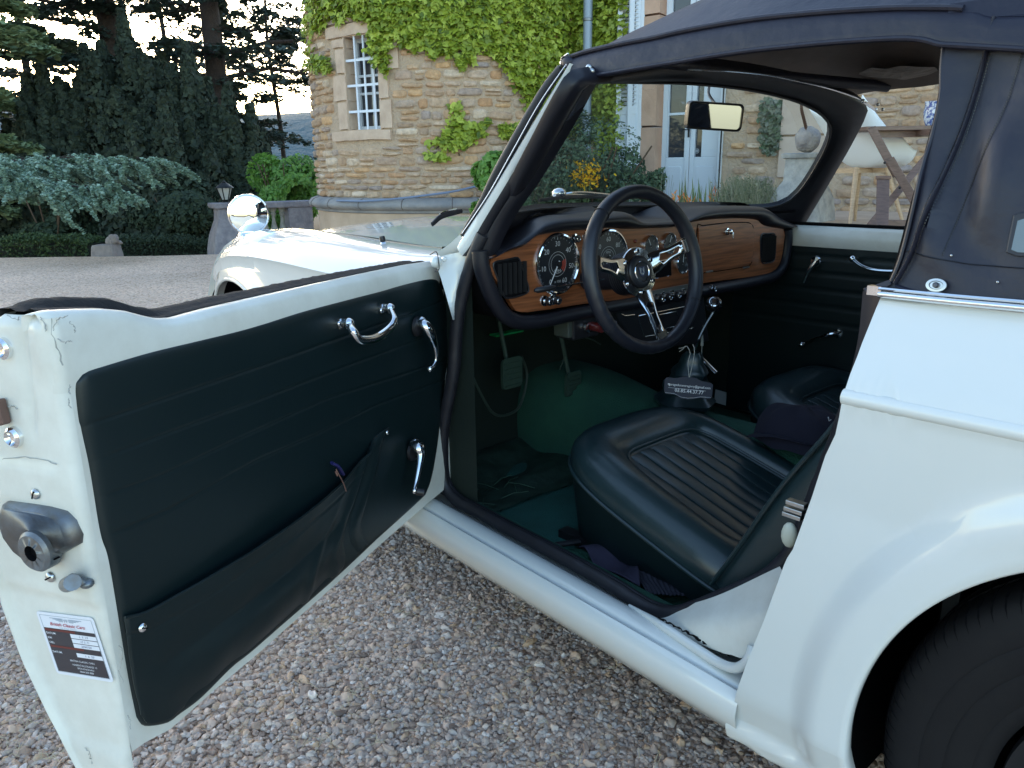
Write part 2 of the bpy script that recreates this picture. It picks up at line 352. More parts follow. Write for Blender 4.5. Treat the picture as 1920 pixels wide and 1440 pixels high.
# rear jamb: sill end plate curving up at the shut line, with the gap of worn paint
g = G()
jp = lambda a, b, y=.68: on_y(a, b, y)
g.patch([[on_y(1210, 1150, .655), on_y(1330, 1122, .655), on_y(1462, 1062, .655)],
         [on_y(1250, 1180, .69), on_y(1350, 1165, .70), on_y(1440, 1130, .70), on_y(1470, 1075, .69)],
         [on_y(1330, 1215, .705), on_y(1370, 1228, .715), on_y(1410, 1222, .72), on_y(1480, 1080, .72)]], 12, 16)
make('door_jamb', g, JAMB, car)
g = G(); pts = px([(1235, 1158), (1262, 1172), (1290, 1187), (1318, 1203), (1345, 1218), (1370, 1228), (1388, 1229), (1404, 1222)], lambda a, b: on_y(a, b, .704))
g.tube([p+A((0, .002*math.sin(k*1.9), .001*math.sin(k*2.7))) for k, p in enumerate(smooth(pts, 40))], .0022, 6, scale=[.4+random.random() for _ in range(40)]); make('sealer_crack', g, VOID, car)
g = G(); P = smooth([on_y(a, b, y) for a, b, y in ((1180, 1135, .690), (1240, 1172, .706), (1300, 1212, .716), (1345, 1241, .724), (1375, 1252, .730), (1394, 1247, .732), (1406, 1232, .730), (1412, 1212, .722))], 40); g.tube(P, .0085, 12, scale=[.3+.7*min(1, k/12) for k in range(40)]); make('jamb_lip', g, PAINT, car)
# ---- front fender
FX = [1.385, 1.42, 1.50, 1.61, 1.80, 1.97, 2.1, 2.22, 2.38, 2.50, 2.60, 2.68, 2.74, 2.80]
FT = [.860, .860, .860, .860, .864, .870, .8725, .872, .862, .842, .808, .765, .71, .62]
FO = [.715, .718, .722, .725, .727, .728, .728, .725, .715, .700, .680, .655, .62, .55]
AC = (2.36, .365, .352)
def fender_sec(x, n=34):
    zt, yo = float(np.interp(x, FX, FT)), float(np.interp(x, FX, FO))
    top = [(.47, zt-.022), (.50, zt-.014), (.53, zt-.007), (.565, zt-.001), (.60, zt), (.635, zt-.008), (yo-.055, zt-.020), (yo-.03, zt-.038), (yo-.010, zt-.058), (yo, zt-.072), (yo-.004, zt-.082), (yo-.007, zt-.11)]
    k = (x-AC[0])/AC[2]; zb = .24
    if abs(k) < 1: zb = max(zb, AC[1]+AC[2]*math.sqrt(1-k*k))
    z0 = zt-.11; zb = min(zb, z0-.02)
    for t in np.linspace(0, 1, n)[1:]:
        z = z0+(zb-z0)*t; r = math.hypot(x-AC[0], z-AC[1]); top.append((yo-.007+.018*math.exp(-((r-AC[2])/.05)**2), z))
    top.append((top[-1][0]-.03, top[-1][1]+.004))
    return top
xs = sorted(set(list(np.linspace(1.385, 2.0, 18))+list(np.linspace(2.0, 2.72, 90))+list(np.linspace(2.72, 2.80, 6))))
g = G(); g.grid([[(x, y, z) for y, z in fender_sec(x)] for x in xs]); s0 = fender_sec(2.80); g.add([(2.80, y, z) for y, z in s0]+[(2.86, .35, .5)], [(i, i+1, len(s0)) for i in range(len(s0)-1)])
make('front_fender', g, PAINT, car, 40)
g = G(); g.grid([[(x, -y, z) for y, z in fender_sec(x, 10)] for x in xs[::3]]); make('front_fender', g, PAINT, car, 40)
g = G(); lipp = [(AC[0]+(AC[2]+.001)*math.cos(a), .728-.0*a, AC[1]+(AC[2]+.001)*math.sin(a)) for a in np.linspace(math.radians(-10), math.radians(190), 50)]
g.tube([(x, float(np.interp(x, FX, FO))+.008, z) for x, y, z in lipp], .006, 8); make('arch_lip', g, PAINT, car)
for s in (1, -1):
    g = G(); g.lathe([(.375, .01), (.375, .36), (.001, .36)], (2.36, s*.70, .365), (0, -s, 0), 40, a0=-1.9, a1=1.9); make('wheel_well', g, VOID, car)
# ---- bonnet and scuttle
def zb(x, y): zt = float(np.interp(x, FX+[2.95], FT+[.5])); return zt-.018+.026*(1-(y/.465)**2)-.10*max(0, x-2.35)
g = G(); g.grid([[(x, y, zb(x, y)) for y in np.linspace(-.4655, .4655, 25)] for x in np.linspace(1.565, 2.74, 30)])
make('bonnet', g, PAINT, car)
g = G(); xf = lambda y: 1.49-.17*(y/.62)**2
g.grid([[(xf(y)*(1-t)+1.558*t if t < 1 else 1.558, y, (.872 if t == 0 else .862+.0*t)+(zb(1.56, y)-.862)*t) for y in np.linspace(-.60, .60, 30)] for t in (0, .3, .7, 1.)])
make('scuttle', g, PAINT, car)
g = G()   # white A post, painted inner corner by the hinge
g.patch([[on_y(*p, .69) for p in ((814, 486), (826, 520), (838, 560), (849, 600))], [on_y(*p, .672) for p in ((836, 478), (850, 515), (856, 550), (853, 600))], [on_y(*p, .655) for p in ((874, 470), (876, 500), (866, 545), (858, 600))], [on_y(*p, .635) for p in ((893, 460), (893, 500), (880, 545), (866, 600))]], 10, 14)
g.patch([[on_y(*p, .665) for p in ((818, 474), (842, 458), (862, 440))], [on_y(*p, .655) for p in ((830, 484), (852, 474), (876, 458))], [on_y(*p, .64) for p in ((850, 492), (872, 478), (893, 466))]], 6, 8)
make('hinge_post', g, PAINT, car)
g = G(); c = on_y(818, 492, .70); ex, ey, n = basis(CAM-c)
g.lathe([(.001, .004), (.006, .003), (.010, 0), (.012, -.006)], c, n, 20); c2 = on_y(833, 486, .69); g.lathe([(.001, .004), (.004, .003), (.006, -.003)], c2, n, 16)
g.tube(smooth([on_y(806, 478, .70), on_y(818, 472, .70), on_y(822, 488, .70), on_y(823, 505, .70), on_y(816, 508, .70)], 20), .0012, 6, mi=1)
make('hinge_bolt', g, [PAINT, BLACK], car)
# ---- windscreen surface
WS = lambda x, y, z: x-(1.46-.16*(y/.6)**2-(z-.88)*.98)
def on_ws(a, b, off=0.): p = on_f(a, b, WS); return p+A((-.69, 0, -.70))*off*-1 if off else p
gin = [(1105, 153), (1200, 153), (1300, 156), (1400, 167), (1480, 185), (1528, 206), (1550, 226), (1556, 245), (1548, 275), (1525, 318), (1500, 355), (1475, 377), (1440, 387), (1380, 388), (1290, 385), (1200, 384), (1100, 386), (1020, 389), (962, 394), (985, 350), (1012, 305), (1040, 255), (1070, 200), (1090, 170)]
gout = [(1083, 146), (1190, 128), (1288, 117), (1400, 127), (1500, 146), (1580, 170), (1622, 192), (1626, 212), (1602, 262), (1565, 325), (1530, 385), (1505, 425), (1480, 440), (1400, 430), (1300, 425), (1200, 425), (1100, 425), (1010, 428), (925, 432), (950, 385), (975, 330), (1008, 268), (1044, 200), (1066, 165)]
I3 = smooth(px(gin, on_ws), 96, True); O3 = smooth(px(gout, on_ws), 96, True)
g = G(); N_ = A((-.70, 0, -.71)); rowsw = []
for k in range(96):
    a, b = I3[k], O3[k]; rowsw.append([a+N_*0, a*.88+b*.12+N_*-.0, a*.8+b*.2+N_*.010, a*.45+b*.55+N_*.014, a*.1+b*.9+N_*.008, b+N_*0, b-N_*.02, a-N_*.012])
g.grid(rowsw, cu=True, cv=True); wf = make('windscreen_frame', g, PADDING, car, 60)
g = G(); g.tube([p+N_*.003 for p in I3], .0035, 6, closed=True); make('windscreen_rubber', g, RUBBER, wf)
gl = G(); cI = sum(I3)/len(I3); ring = [[lerp(cI, p, t) for t in (0, .25, .5, .75, 1.0)] for p in I3]
ring = [[A((1.46-.16*(q[1]/.6)**2-(q[2]-.88)*.98, q[1], q[2])) for q in r] for r in ring]
gl.grid(ring, cu=True); make('windscreen_glass', gl, GLASS, wf)
# side pillar strips: front rubber, white painted post, black seal
def pil(pts, y0=.655): return [on_pl(a, b, (0, y0, .87), (0, 1, .24)) for a, b in pts]
g = G(); g.tube(smooth(pil([(1052, 128), (1024, 166), (985, 232), (932, 325), (903, 382), (884, 413), (868, 442)], .665), 40), .0115, 10, scale=[.6+.4*math.sin(math.pi*min(1, .12+k/40)) for k in range(40)]); make('pillar_rubber', g, RUBBER, wf)
g = G(); g.tube(smooth(pil([(1062, 120), (1010, 196), (960, 285), (918, 360), (884, 412), (866, 438)], .672), 30), .0009, 6); make('pillar_trim', g, CHROME, wf)
Lw = smooth(pil([(1068, 118), (1000, 230), (930, 347), (890, 410), (863, 450), (858, 462)], .668), 30); Rw = smooth(pil([(1079, 121), (1018, 232), (951, 344), (905, 420), (882, 462), (868, 480)], .66), 30)
g = G(); g.grid([[l+A((.012, -.01, 0)), l, lerp(l, r, .25)+A((0, .004, 0)), lerp(l, r, .75)+A((0, .004, 0)), r, r+A((0, -.02, 0))] for l, r in zip(Lw, Rw)]); make('windscreen_post', g, PAINT, car)
Lb = Rw; Rb = smooth(pil([(1107, 152), (1062, 236), (1000, 338), (958, 398), (935, 440), (918, 480)], .63), 30)
g = G(); g.grid([[l+A((0, -.012, 0)), l+A((0, .002, 0)), lerp(l, r, .2)+A((0, .006, 0)), lerp(l, r, .38)+A((0, .004, 0)), lerp(l, r, .46)+A((0, -.006, 0)), lerp(l, r, .54)+A((0, .004, 0)), lerp(l, r, .8)+A((0, .009, 0)), r+A((0, 0, 0)), r+A((0, -.02, 0))] for l, r in zip(Lb, Rb)]); make('post_seal', g, PADDING, wf, 60)
# wiper blade at the near lower corner, wiper and arm across the far screen
def wiper(par, pts, y=None, D=None):
    g = G(); P = smooth(pts, 20); g.tube(P, .0032, 6, flat=1.8, scale=[.7+.3*math.sin(math.pi*k/19) for k in range(20)]); g.tube([p+A((0, 0, .005)) for p in P[4:16]], .0018, 6, mi=1); return make('wiper_blade', g, [RUBBER, CHROME], par)
wiper(wf, [on_f(848, 421, WS)+A((.03, .02, 0)), on_f(868, 404, WS)+A((.03, .02, 0)), on_f(893, 396, WS)+A((.03, .01, 0))])
wo = lambda a, b, k=.03: on_f(a, b, WS)+A((k, 0, 0))
wiper(wf, [wo(1027, 376), wo(1080, 370), wo(1160, 369), wo(1240, 371)])
g = G(); g.ball(wo(1076, 363, .05), .018, 16, sc=(1, 1, .75)); g.tube(smooth([wo(1076, 366, .05), wo(1110, 361, .04), wo(1165, 366, .035)], 10), .0035, 6); make('wiper_arm', g, CHROME, wf)
# bright rail and catch above the screen
g = G(); g.tube(smooth([on_ws(a, b, -.02) for a, b in ((1278, 119), (1360, 123), (1450, 134), (1540, 155), (1600, 175), (1625, 188))], 30), .0042, 8, flat=.5); g.tube([on_ws(1604, 174, -.03), on_ws(1618, 184, -.03), on_ws(1629, 192, -.03)], .004, 8); g.ball(on_ws(1605, 175, -.03), .006, 8); g.ball(on_ws(1629, 191, -.03), .005, 8)
make('header_rail', g, CHROME, wf)
# ---- interior mirror
mv = thing('x', None, None, (0, 0, 0)); bpy.data.objects.remove(mv)
mc = on_x(1342, 216, 1.10); mn = A((-.80, .57, -.05)); ex, ey, n = basis(mn)
def facing(a, b): return on_pl(a, b, mc, mn)
corn = [facing(*p) for p in ((1292, 190), (1393, 197), (1391, 246), (1288, 239))]
mw = np.linalg.norm(corn[1]-corn[0]); mh = np.linalg.norm(corn[3]-corn[0]); mex = (corn[1]-corn[0])/mw; mey = np.cross(n, mex)*1.; mey /= np.linalg.norm(mey)
if mey[2] < 0: mey = -mey
mc = sum(corn)/4
g = G(); out = [mc+mex*x+mey*y for x, y in rrect(mw+.005, mh+.005, .010, 5)]; inn = [mc+mex*x+mey*y for x, y in rrect(mw-.005, mh-.005, .008, 5)]
g.grid([[a-n*.018, a-n*.002, lerp(a, b, .3)+n*.003, b+n*.002, b-n*.002] for a, b in zip(out, inn)], cu=True); g.slab([mc+(a-mc)*.98-n*.016 for a in out], -n*.003)
mir = make('interior_mirror', g, BLACK, car, 50)
g = G(); g.slab([p-n*.001 for p in inn], -n*.002); make('mirror_glass', g, mat('mirror', (.9, .9, .88), .02, 1.), mir, 0)
g = G(); g.tube(smooth([mc-n*.012+mey*mh*.5, mc-n*.03+mey*mh*.62, on_x(1329, 176, 1.14), on_x(1330, 160, 1.16)], 14), .0032, 8); g.ball(on_x(1330, 158, 1.16), .010, 10, sc=(1, 1, .5)); make('mirror_stalk', g, BLACK, mir)
# ---- fender mirror
fc = on_y(466, 402, .60); fn = A((-.93, .30, .02)); ex, ey, n = basis(fn)
g = G(); g.lathe([(.001, .0050), (.018, .0046), (.036, .0033), (.050, .0015), (.0585, 0)], fc, n, 48)
fm = make('fender_mirror', g, mat('mirror', (.9, .9, .88), .02, 1.), car)
g = G(); g.lathe([(.0585, .001), (.0605, .004), (.0635, .003), (.065, -.002), (.062, -.012), (.045, -.028), (.02, -.036), (.001, -.038)], fc, n, 48); make('mirror_shell', g, CHROME, fm)
base = on_y(466, 438, .60); g = G(); g.tube(smooth([fc-n*.028-ey*.03, fc-n*.030-ey*.055, base+A((0, 0, -.002))], 10), .007, 10); g.lathe([(.001, .010), (.015, .009), (.030, .004), (.034, -.004)], base, (0, 0, 1), 24); make('mirror_foot', g, CHROME, fm)
# ---- aerial base on the wing
ab = on_y(722, 470, .60); g = G(); g.lathe([(.022, -.006), (.021, 0), (.0165, .006), (.0135, .010)], ab, (.15, .1, 1), 24, mi=0); g.lathe([(.0155, .006), (.0115, .014), (.0085, .019), (.006, .022)], ab, (.15, .1, 1), 24, mi=1); g.lathe([(.001, .037), (.0065, .0365), (.0072, .034), (.0072, .024), (.005, .021)], ab, (.15, .1, 1), 16, mi=0)
make('aerial_base', g, [BLACK, CHROME], car)

# ================================================================ OPEN DOOR
topc = [(0, 583), (32, 579), (80, 581.5), (130, 579), (179, 578), (224, 581.5), (256, 590), (287, 597), (320, 595), (383, 578), (480, 556), (588, 532), (700, 508), (760, 496), (800, 490), (822, 490)]
ptop = [(152, 712), (166, 697), (205, 684), (288, 660), (383, 636), (480, 611), (588, 579), (697, 550), (760, 533), (805, 523), (822, 524)]
tu = sorted([door_uz(*p, -.02) for p in topc]); pu = sorted([door_uz(*p) for p in ptop])
ztop = lambda u: float(np.interp(u, [t[0] for t in tu], [t[1] for t in tu])); zpan = lambda u: float(np.interp(u, [t[0] for t in pu], [t[1] for t in pu]))
us = list(np.linspace(-.03, .80, 50))+list(np.linspace(.81, LU-.012, 14))
g = G(); rows = []
for u in us:
    zt = ztop(u); zp = min(zpan(min(u, .86)), zt-.03)-.03; h = zt-zp; e = 1
    col = [(0.0, zp), (.0, zp+.012), (.003, zp+.35*h), (.003, zp+.62*h), (-.000, zp+.85*h), (-.004, zt-.006), (-.010, zt-.001), (-.018, zt), (-.026, zt-.001), (-.030, zt-.004), (-.031, zt-.02)]
    c = smooth([A(q) for q in col], 30); rows.append([DR(u, w, z) for w, z in c])
# round over into the latch face
g.grid(rows)
last = smooth([A(q) for q in col], 30)
rnd = [[DR(LU-.012+.012*math.sin(t), w-(.012-.012*math.cos(t)), z-(.004-.004*math.cos(t))*(1 if w < -.01 else 0)) for w, z in last] for t in np.linspace(0, math.pi/2, 6)]
g.grid(rnd)
door = make('door', g, JAMB, car, 60)
# inner shell below the rail: plate behind the trim, lower lip
lip = [(155, 1440), (210, 1440), (262, 1399), (319, 1369), (400, 1297), (480, 1230), (600, 1123), (729, 1008), (775, 968)]
botz = sorted([door_uz(*p, .0) for p in lip[2:]]); zbot = lambda u: float(np.interp(u, [t[0] for t in botz], [t[1] for t in botz]))
g = G(); rows = []
for u in list(np.linspace(-.06, LU-.012, 46)):
    zt = ztop(max(u, -.03)); zp = min(zpan(min(max(u, 0), .86)), zt-.03)-.03; z0 = zbot(u)
    rows.append([DR(u, 0, zp), DR(u, 0, .6), DR(u, 0, z0+.02), DR(u, .001, z0+.010), DR(u, .001, z0+.002), DR(u, -.003, z0-.001), DR(u, -.012, z0-.002), DR(u, -.06, z0-.014)])
g.grid(rows)
o = make('inner_shell', g, JAMB, door, 50)
# latch end face
OW = [(.885, -.085), (.87, -.10), (.80, -.128), (.70, -.165), (.60, -.183), (.50, -.1835), (.42, -.163), (.35, -.133), (.264, -.088), (.245, -.07)]
ow = lambda z: float(np.interp(z, [a for a, b in OW[::-1]], [b for a, b in OW[::-1]]))
def sstep(a, b, x): t = min(1, max(0, (x-a)/(b-a))); return t*t*(3-2*t)
def latch_relief(w, z):
    k = (w-ow(z))/(0-ow(z)) if ow(z) else 0
    d = 0
    d -= .005*sstep(.745, .757, z)*(1-sstep(.20, .34, -w-.0+0*k))*0
    d += .0045*(sstep(.712, .700, z)-sstep(.66, .645, z))*(1-sstep(.75, .95, k))            # pressed ledge above the latch
    d -= .0055*sstep(.535, .522, z)*sstep(.05, .2, k)*(1-sstep(.955, 1.02, k))*sstep(.30, .325, z)    # recessed panel that carries the sticker
    # dented seam near the top
    s0 = -.028-.25*(z-.80)*0-.035*max(0, .86-z)/.2
    d -= .006*math.exp(-((w+.045+.10*(.88-z))/.008)**2)*sstep(.72, .78, z)
    d += .003*math.exp(-((w+.020)/.010)**2)*sstep(.80, .84, z)
    return d
g = G(); rows = []
for z in np.concatenate([[.885, .884], np.linspace(.878, .246, 90)]):
    w1 = ow(z); r = []
    for t in np.linspace(0, 1, 44):
        w = -.012+(w1+.012)*t; d = latch_relief(w, z)
        if z > .872: d -= .010*((z-.872)/.013)**2
        e = max(0, (t-.93)/.07); d -= .012*e*e; d += .006*math.exp(-((t-.90)/.03)**2)*sstep(.80, .6, z)
        r.append(DR(LU+d, w, z))
    f0 = [DR(LU-.012+.012*math.sin(a)+(latch_relief(-.012, z))*math.sin(a), -.012+.012*math.cos(a), z) for a in np.linspace(0, math.pi/2, 6)[:-1]]
    rows.append(f0+r+[DR(LU-.03, w1-.002, z)])
g.grid(rows); make('latch_face', g, JAMB, door, 70)
g = G(); g.grid([[DR(u, ow(z0*(ztop(u)-.014-.246)/.639+.246-.246*(ztop(u)-.014-.246)/.639), z0*(ztop(u)-.014-.246)/.639+.246-.246*(ztop(u)-.014-.246)/.639) for z0 in np.linspace(.885, .246, 24)] for u in np.linspace(-.02, LU-.01, 12)]); g.grid([[DR(u, w, ztop(u)-.012) for w in (-.10, -.092)] for u in us]); make('outer_skin', g, PAINT, door)
# black window slot with its worn weatherstrip
g = G(); rows = []
sl_t = [(0, 583), (20, 577), (32, 574), (50, 566), (64, 561), (100, 557), (134, 556), (179, 557.5), (208, 562), (240, 572), (271, 578), (300, 577), (320, 573.5), (383, 560), (480, 541), (600, 517), (720, 496), (800, 482), (815, 484)]
su = sorted([door_uz(*p, -.075) for p in sl_t]); zsl = lambda u: float(np.interp(u, [t[0] for t in su], [t[1] for t in su]))
for i, u in enumerate(np.linspace(-.03, LU-.01, 120)):
    zt = ztop(u); z1 = max(zsl(u), zt-.002)+random.uniform(-.0008, .0008)
    rows.append([DR(u, w, z) for w, z in ((-.029, zt-.014), (-.0315, zt-.001), (-.038, zt+.001), (-.048, zt-.003), (-.060, z1-.003), (-.070, z1), (-.088, z1-.001), (-.092, zt-.02))])
g.grid(rows); make('window_slot', g, mat('black felt strip', (.007, .007, .008), .9, bump=[('noise', 150, .6, .003)]), door, 50)
# trim panel
pleft = [(152, 712), (148.5, 728), (156, 796), (174, 879), (195, 1000), (210, 1050), (229, 1162), (247.5, 1275), (262.5, 1348)]
pbot = [(262.5, 1348), (277.5, 1363), (315, 1356), (337, 1337), (375, 1305), (431, 1250), (480, 1211), (600, 1106), (729, 996), (799, 931)]
pright = [(822, 524), (829, 536), (836, 556), (846, 590), (848, 640), (841, 690), (832, 769), (822, 850), (812, 899), (799, 931)]
T = .006
def ondw(a, b): return on_door(a, b, T)
Tn, Bn, Ln, Rn = 72, 72, 60, 60
top3 = smooth(px(ptop, ondw), Tn); bot3 = smooth(px(pbot, ondw), Tn); lef3 = smooth(px(pleft, ondw), Ln); rig3 = smooth(px(pright, ondw), Ln)
def coons(top, bot, lef, rig):
    nu, nv = len(lef), len(top); P = []
    for i in range(nu):
        v = i/(nu-1); r = []
        for j in range(nv):
            u = j/(nv-1); r.append((1-v)*top[j]+v*bot[j]+(1-u)*lef[i]+u*rig[i]-((1-u)*(1-v)*top[0]+u*(1-v)*top[-1]+(1-u)*v*bot[0]+u*v*bot[-1]))
        P.append(r)
    return P
Tn = 110; Ln = 280
top3 = smooth(px(ptop, ondw), Tn); bot3 = smooth(px(pbot, ondw), Tn); lef3 = smooth(px(pleft, ondw), Ln); rig3 = smooth(px(pright, ondw), Ln)
P = coons(top3, bot3, lef3, rig3)
grv = [[(165, 797), (479, 690), (620, 640), (776, 586), (840, 560)], [(170, 868), (320, 810), (479, 752), (640, 690), (840, 617)], [(180, 935), (300, 893), (479, 808), (620, 745), (838, 676)], [(190, 1010), (320, 955), (479, 864), (600, 812), (711, 757), (835, 712)]]
grv = [sorted([door_uz(a, b, T) for a, b in q]) for q in grv]
def gz(q, u): return float(np.interp(u, [t[0] for t in q], [t[1] for t in q]))
def panel_relief(p, i, j, nu, nv):
    u = (p-HP)@DU; z = p[2]; d = .0
    e = min(i/(nu-1)*.55, (1-i/(nu-1))*.55, j/(nv-1)*.9, (1-j/(nv-1))*.9); d -= .006*math.exp(-e/.006)
    for k, q in enumerate(grv):
        dz = z-gz(q, u); d -= .0017*math.exp(-(dz/.0020)**2)*sstep(.0, .05, (j/(nv-1)) if k < 9 else 1)
        if k == 0 and dz > 0: d += .002*(1-math.exp(-dz/.012))
    if z < .50: d += .010*sstep(.50, .36, z)*sstep(.25, .5, u)*(1-sstep(.80, .90, u))
    d += .0012*noise3((u*7, z*9, 1))
    return d
P = [[p+DW*panel_relief(p, i, j, len(P), len(P[0])) for j, p in enumerate(r)] for i, r in enumerate(P)]
g = G(); g.grid(P); edge = [P[0][j] for j in range(len(P[0]))]+[P[i][-1] for i in range(1, len(P))]+[P[-1][j] for j in range(len(P[0])-2, -1, -1)]+[P[i][0] for i in range(len(P)-2, 0, -1)]
g.grid([[p, p-DW*.006] for p in edge], cu=True)
tp = make('trim_panel', g, TRIM, door, 60, label='dark green padded door card with stitched lines')
# map pocket
ptp = [(233, 1158), (270, 1146), (330, 1110), (400, 1065), (480, 1012), (516, 986), (560, 955), (624, 906), (675, 857), (715, 812), (727, 803)]
pr_ = [(727, 803), (719, 823), (704, 888), (689, 931), (676, 985), (690, 1022)]
pb_ = [(264, 1340), (280, 1358), (316, 1350), (338, 1331), (376, 1299), (432, 1245), (481, 1206), (560, 1136), (640, 1066), (690, 1022)]
pl_ = [(233, 1158), (241, 1215), (250, 1275), (264, 1340)]
on2 = lambda a, b: on_door(a, b, .012)
Q = coons(smooth(px(ptp, on2), 90), smooth(px(pb_, on2), 90), smooth(px(pl_, on2), 50), smooth(px(pr_, on2), 50))
def pocket_relief(p, i, j, nu, nv):
    a, b = i/(nu-1), j/(nv-1)
    d = .022*math.sin(math.pi*min(1, b*1.05))**1.2*(1-a)**.8-.002*0
    if a > .5: d += .012*math.sin(math.pi*b)*math.sin(math.pi*(a-.5)/.5)
    d += .006*math.exp(-((b-.86+.06*a)/.025)**2)*(1-a*.3)-.008*math.exp(-((b-.93+.03*a)/.03)**2)     # long vertical tuck by the press stud
    d += .005*math.exp(-((b-.76+.12*a)/.02)**2)*a
    d += .0025*noise3((a*4, b*9, 3)); d -= .0015*math.exp(-((a-.16)/.008)**2)
    return d
Q = [[p+DW*pocket_relief(p, i, j, len(Q), len(Q[0])) for j, p in enumerate(r)] for i, r in enumerate(Q)]
g = G(); g.grid(Q); make('map_pocket', g, TRIM, door, 60, solid=.0025)
g = G(); g.tube([q+DW*.001 for q in Q[0]], .0022, 6); make('pocket_piping', g, TRIM, door)
def screw(name, c, n, r, m=CHROME, slot=True, par=door):
    ex, ey, n = basis(n); g = G(); g.lathe([(.0005, r*.45), (r*.5, r*.40), (r*.85, r*.2), (r, 0), (r*1.05, -r*.2)], c, n, 20)
    if slot:
        a = random.uniform(0, 3); d = ex*math.cos(a)+ey*math.sin(a); g.box(A(c)+n*r*.42, (r*1.7, r*.28, r*.12), np.array([d, np.cross(n, d), n]).T, mi=1)
    return make(name, g, [m, VOID], par, 40)
screw('panel_screw', on_door(269, 1177, .019), DW, .0062); screw('press_stud', on_door(727, 811, .018), DW, .0042, slot=False)
# grab handle on the door
def grab(par, pa, pb, pm, out, r=.0075, name='grab_handle', lift=.014):
    """chrome pull: two clamps and a sagging bar"""
    g = G()
    for c in (pa, pb):
        g.tube([A(c)-out*.004, A(c)+out*lift], .0095, 12); g.ball(A(c)+out*lift, .0105, 12); g.box(A(c)-out*0, (.018, .018, .004), np.array([basis(out)[0], basis(out)[1], out]).T)
    L = [A(pa)+out*lift]+[A(p)+out*lift for p in pm]+[A(pb)+out*lift]; S = smooth(L, 36); g.tube(S, r, 12, scale=[.85+.25*math.sin(math.pi*k/35) for k in range(36)], flat=.8)
    h = make(name, g, CHROME, par); return h
gh = grab(door, on_door(641, 606, .012), on_door(719, 578, .012), [on_door(650, 622, .034), on_door(663, 636, .036), on_door(690, 634, .036), on_door(716, 617, .036), on_door(727, 600, .036)], DW, .0082)
for p in ((637, 607), (716, 582)): screw('handle_screw', on_door(*p, .040), DW, .0042, par=gh)
# inner door handle: escutcheon and curved tapered lever
def lever(par, esc, pts, w0, name, rs, er=.017):
    c = on_door(*esc, .012); g = G(); g.lathe([(er*1.25, -.002), (er*1.2, .004), (er, .006), (er*.4, .012), (.001, .012)], c, DW, 28, mi=1)
    path = smooth([on_door(a, b, w) for a, b, w in pts], 36); g.tube(path, 1., 12, scale=list(np.interp(np.linspace(0, 1, 36), [t for t, r in rs], [r for t, r in rs])), flat=.75)
    g.ball(path[0], rs[0][1]*1.0, 12); g.ball(path[-1], rs[-1][1]*1.02, 10)
    return make(name, g, [CHROME, BLACK], par)
lever(door, (783, 612), [(790, 604, .022), (798, 610, .036), (808, 626, .042), (816, 648, .042), (818, 672, .040), (812, 688, .038), (806, 692, .036)], 0, 'door_handle', [(0, .0125), (.25, .0145), (.5, .0092), (.8, .0055), (1, .0068)])
wd = lever(door, (774, 846), [(778, 832, .024), (785, 838, .040), (790, 852, .046), (786, 880, .050), (780, 908, .052), (777, 920, .054)], 0, 'window_winder', [(0, .0125), (.2, .0140), (.5, .0085), (.85, .0058), (1, .0062)])
g = G(); ka, kb = on_door(779, 921, .056), on_door(797, 924, .074); g.tube([ka, lerp(ka, kb, .15), lerp(ka, kb, .9), kb], .0075, 14, scale=[.6, 1., 1.05, .8]); make('winder_knob', g, BLACK, wd)
# latch hardware
LN = DU
def lf(a, b, k=.002): return on_latch(a, b, LU+k)
g = G(); c = lf(82, 994, .012); 
outl = [(6, 962), (16, 938), (22, 936), (70, 941), (104, 946), (128, 957), (144, 975), (154, 1003), (154, 1018), (130, 1032), (112, 1042), (96, 1052), (62, 1047), (40, 1030), (18, 1000)]
o1 = [lf(a, b, .000) for a, b in outl]; cc = sum(o1)/len(o1); o2 = [lerp(p, cc, .05)+LN*.010 for p in o1]; o3 = [lerp(p, cc, .16)+LN*.016 for p in o1]
g.grid([[a-LN*.006, a, b, c3] for a, b, c3 in zip(o1, o2, o3)], cu=True); g.slab(o3, -LN*.002); lt = make('latch_body', g, DULLMETAL, door, 50)
g = G(); c = lf(70, 1032, .018); g.lathe([(.026, -.012), (.026, .004), (.022, .008), (.010, .009)], c, LN, 30); g.lathe([(.010, .009), (.009, .002), (.001, .002)], c, LN, 20, mi=1); make('latch_boss', g, [DULLMETAL, VOID], lt)
g = G(); g.slab([lf(a, b, .010) for a, b in ((62, 1046), (72, 1054), (84, 1057), (92, 1062), (104, 1048), (116, 1044), (100, 1038), (74, 1040))], LN*.008); make('latch_claw', g, VOID, lt, 0, bevel=.001)
screw('latch_screw', lf(65, 927, .007), LN, .0065, STEEL); screw('latch_screw', lf(93, 1083, .003), LN, .0068, STEEL)
g = G(); g.tube([lf(126, 1096, .002), lf(136, 1092, .034)], .0095, 18); g.tube([lf(136, 1091, .002), lf(136, 1086, .010), lf(150, 1089, .010), lf(164, 1095, .004)], .007, 12, scale=[.8, 1, .9, .7]); g.ball(lf(163, 1094, .004), .0085, 12, sc=(1, 1, .7)); make('dovetail_pin', g, DULLMETAL, door)
for p, r in (((28, 819), .0115), ((8, 653), .0115)):
    g = G(); c = lf(*p, .001); g.lathe([(r*1.15, -.002), (r*1.1, .004), (r*.8, .007), (r*.55, .002), (.001, .001)], c, LN, 28); make('buffer_cup', g, CHROME, door)
g = G(); g.slab([lf(a, b, .002) for a, b in ((-6, 748), (11, 745), (23, 792), (6, 796))], LN*.012); make('striker_wedge', g, mat('rusty steel', (.16, .10, .085), .5, .6), door, 0, bevel=.002)
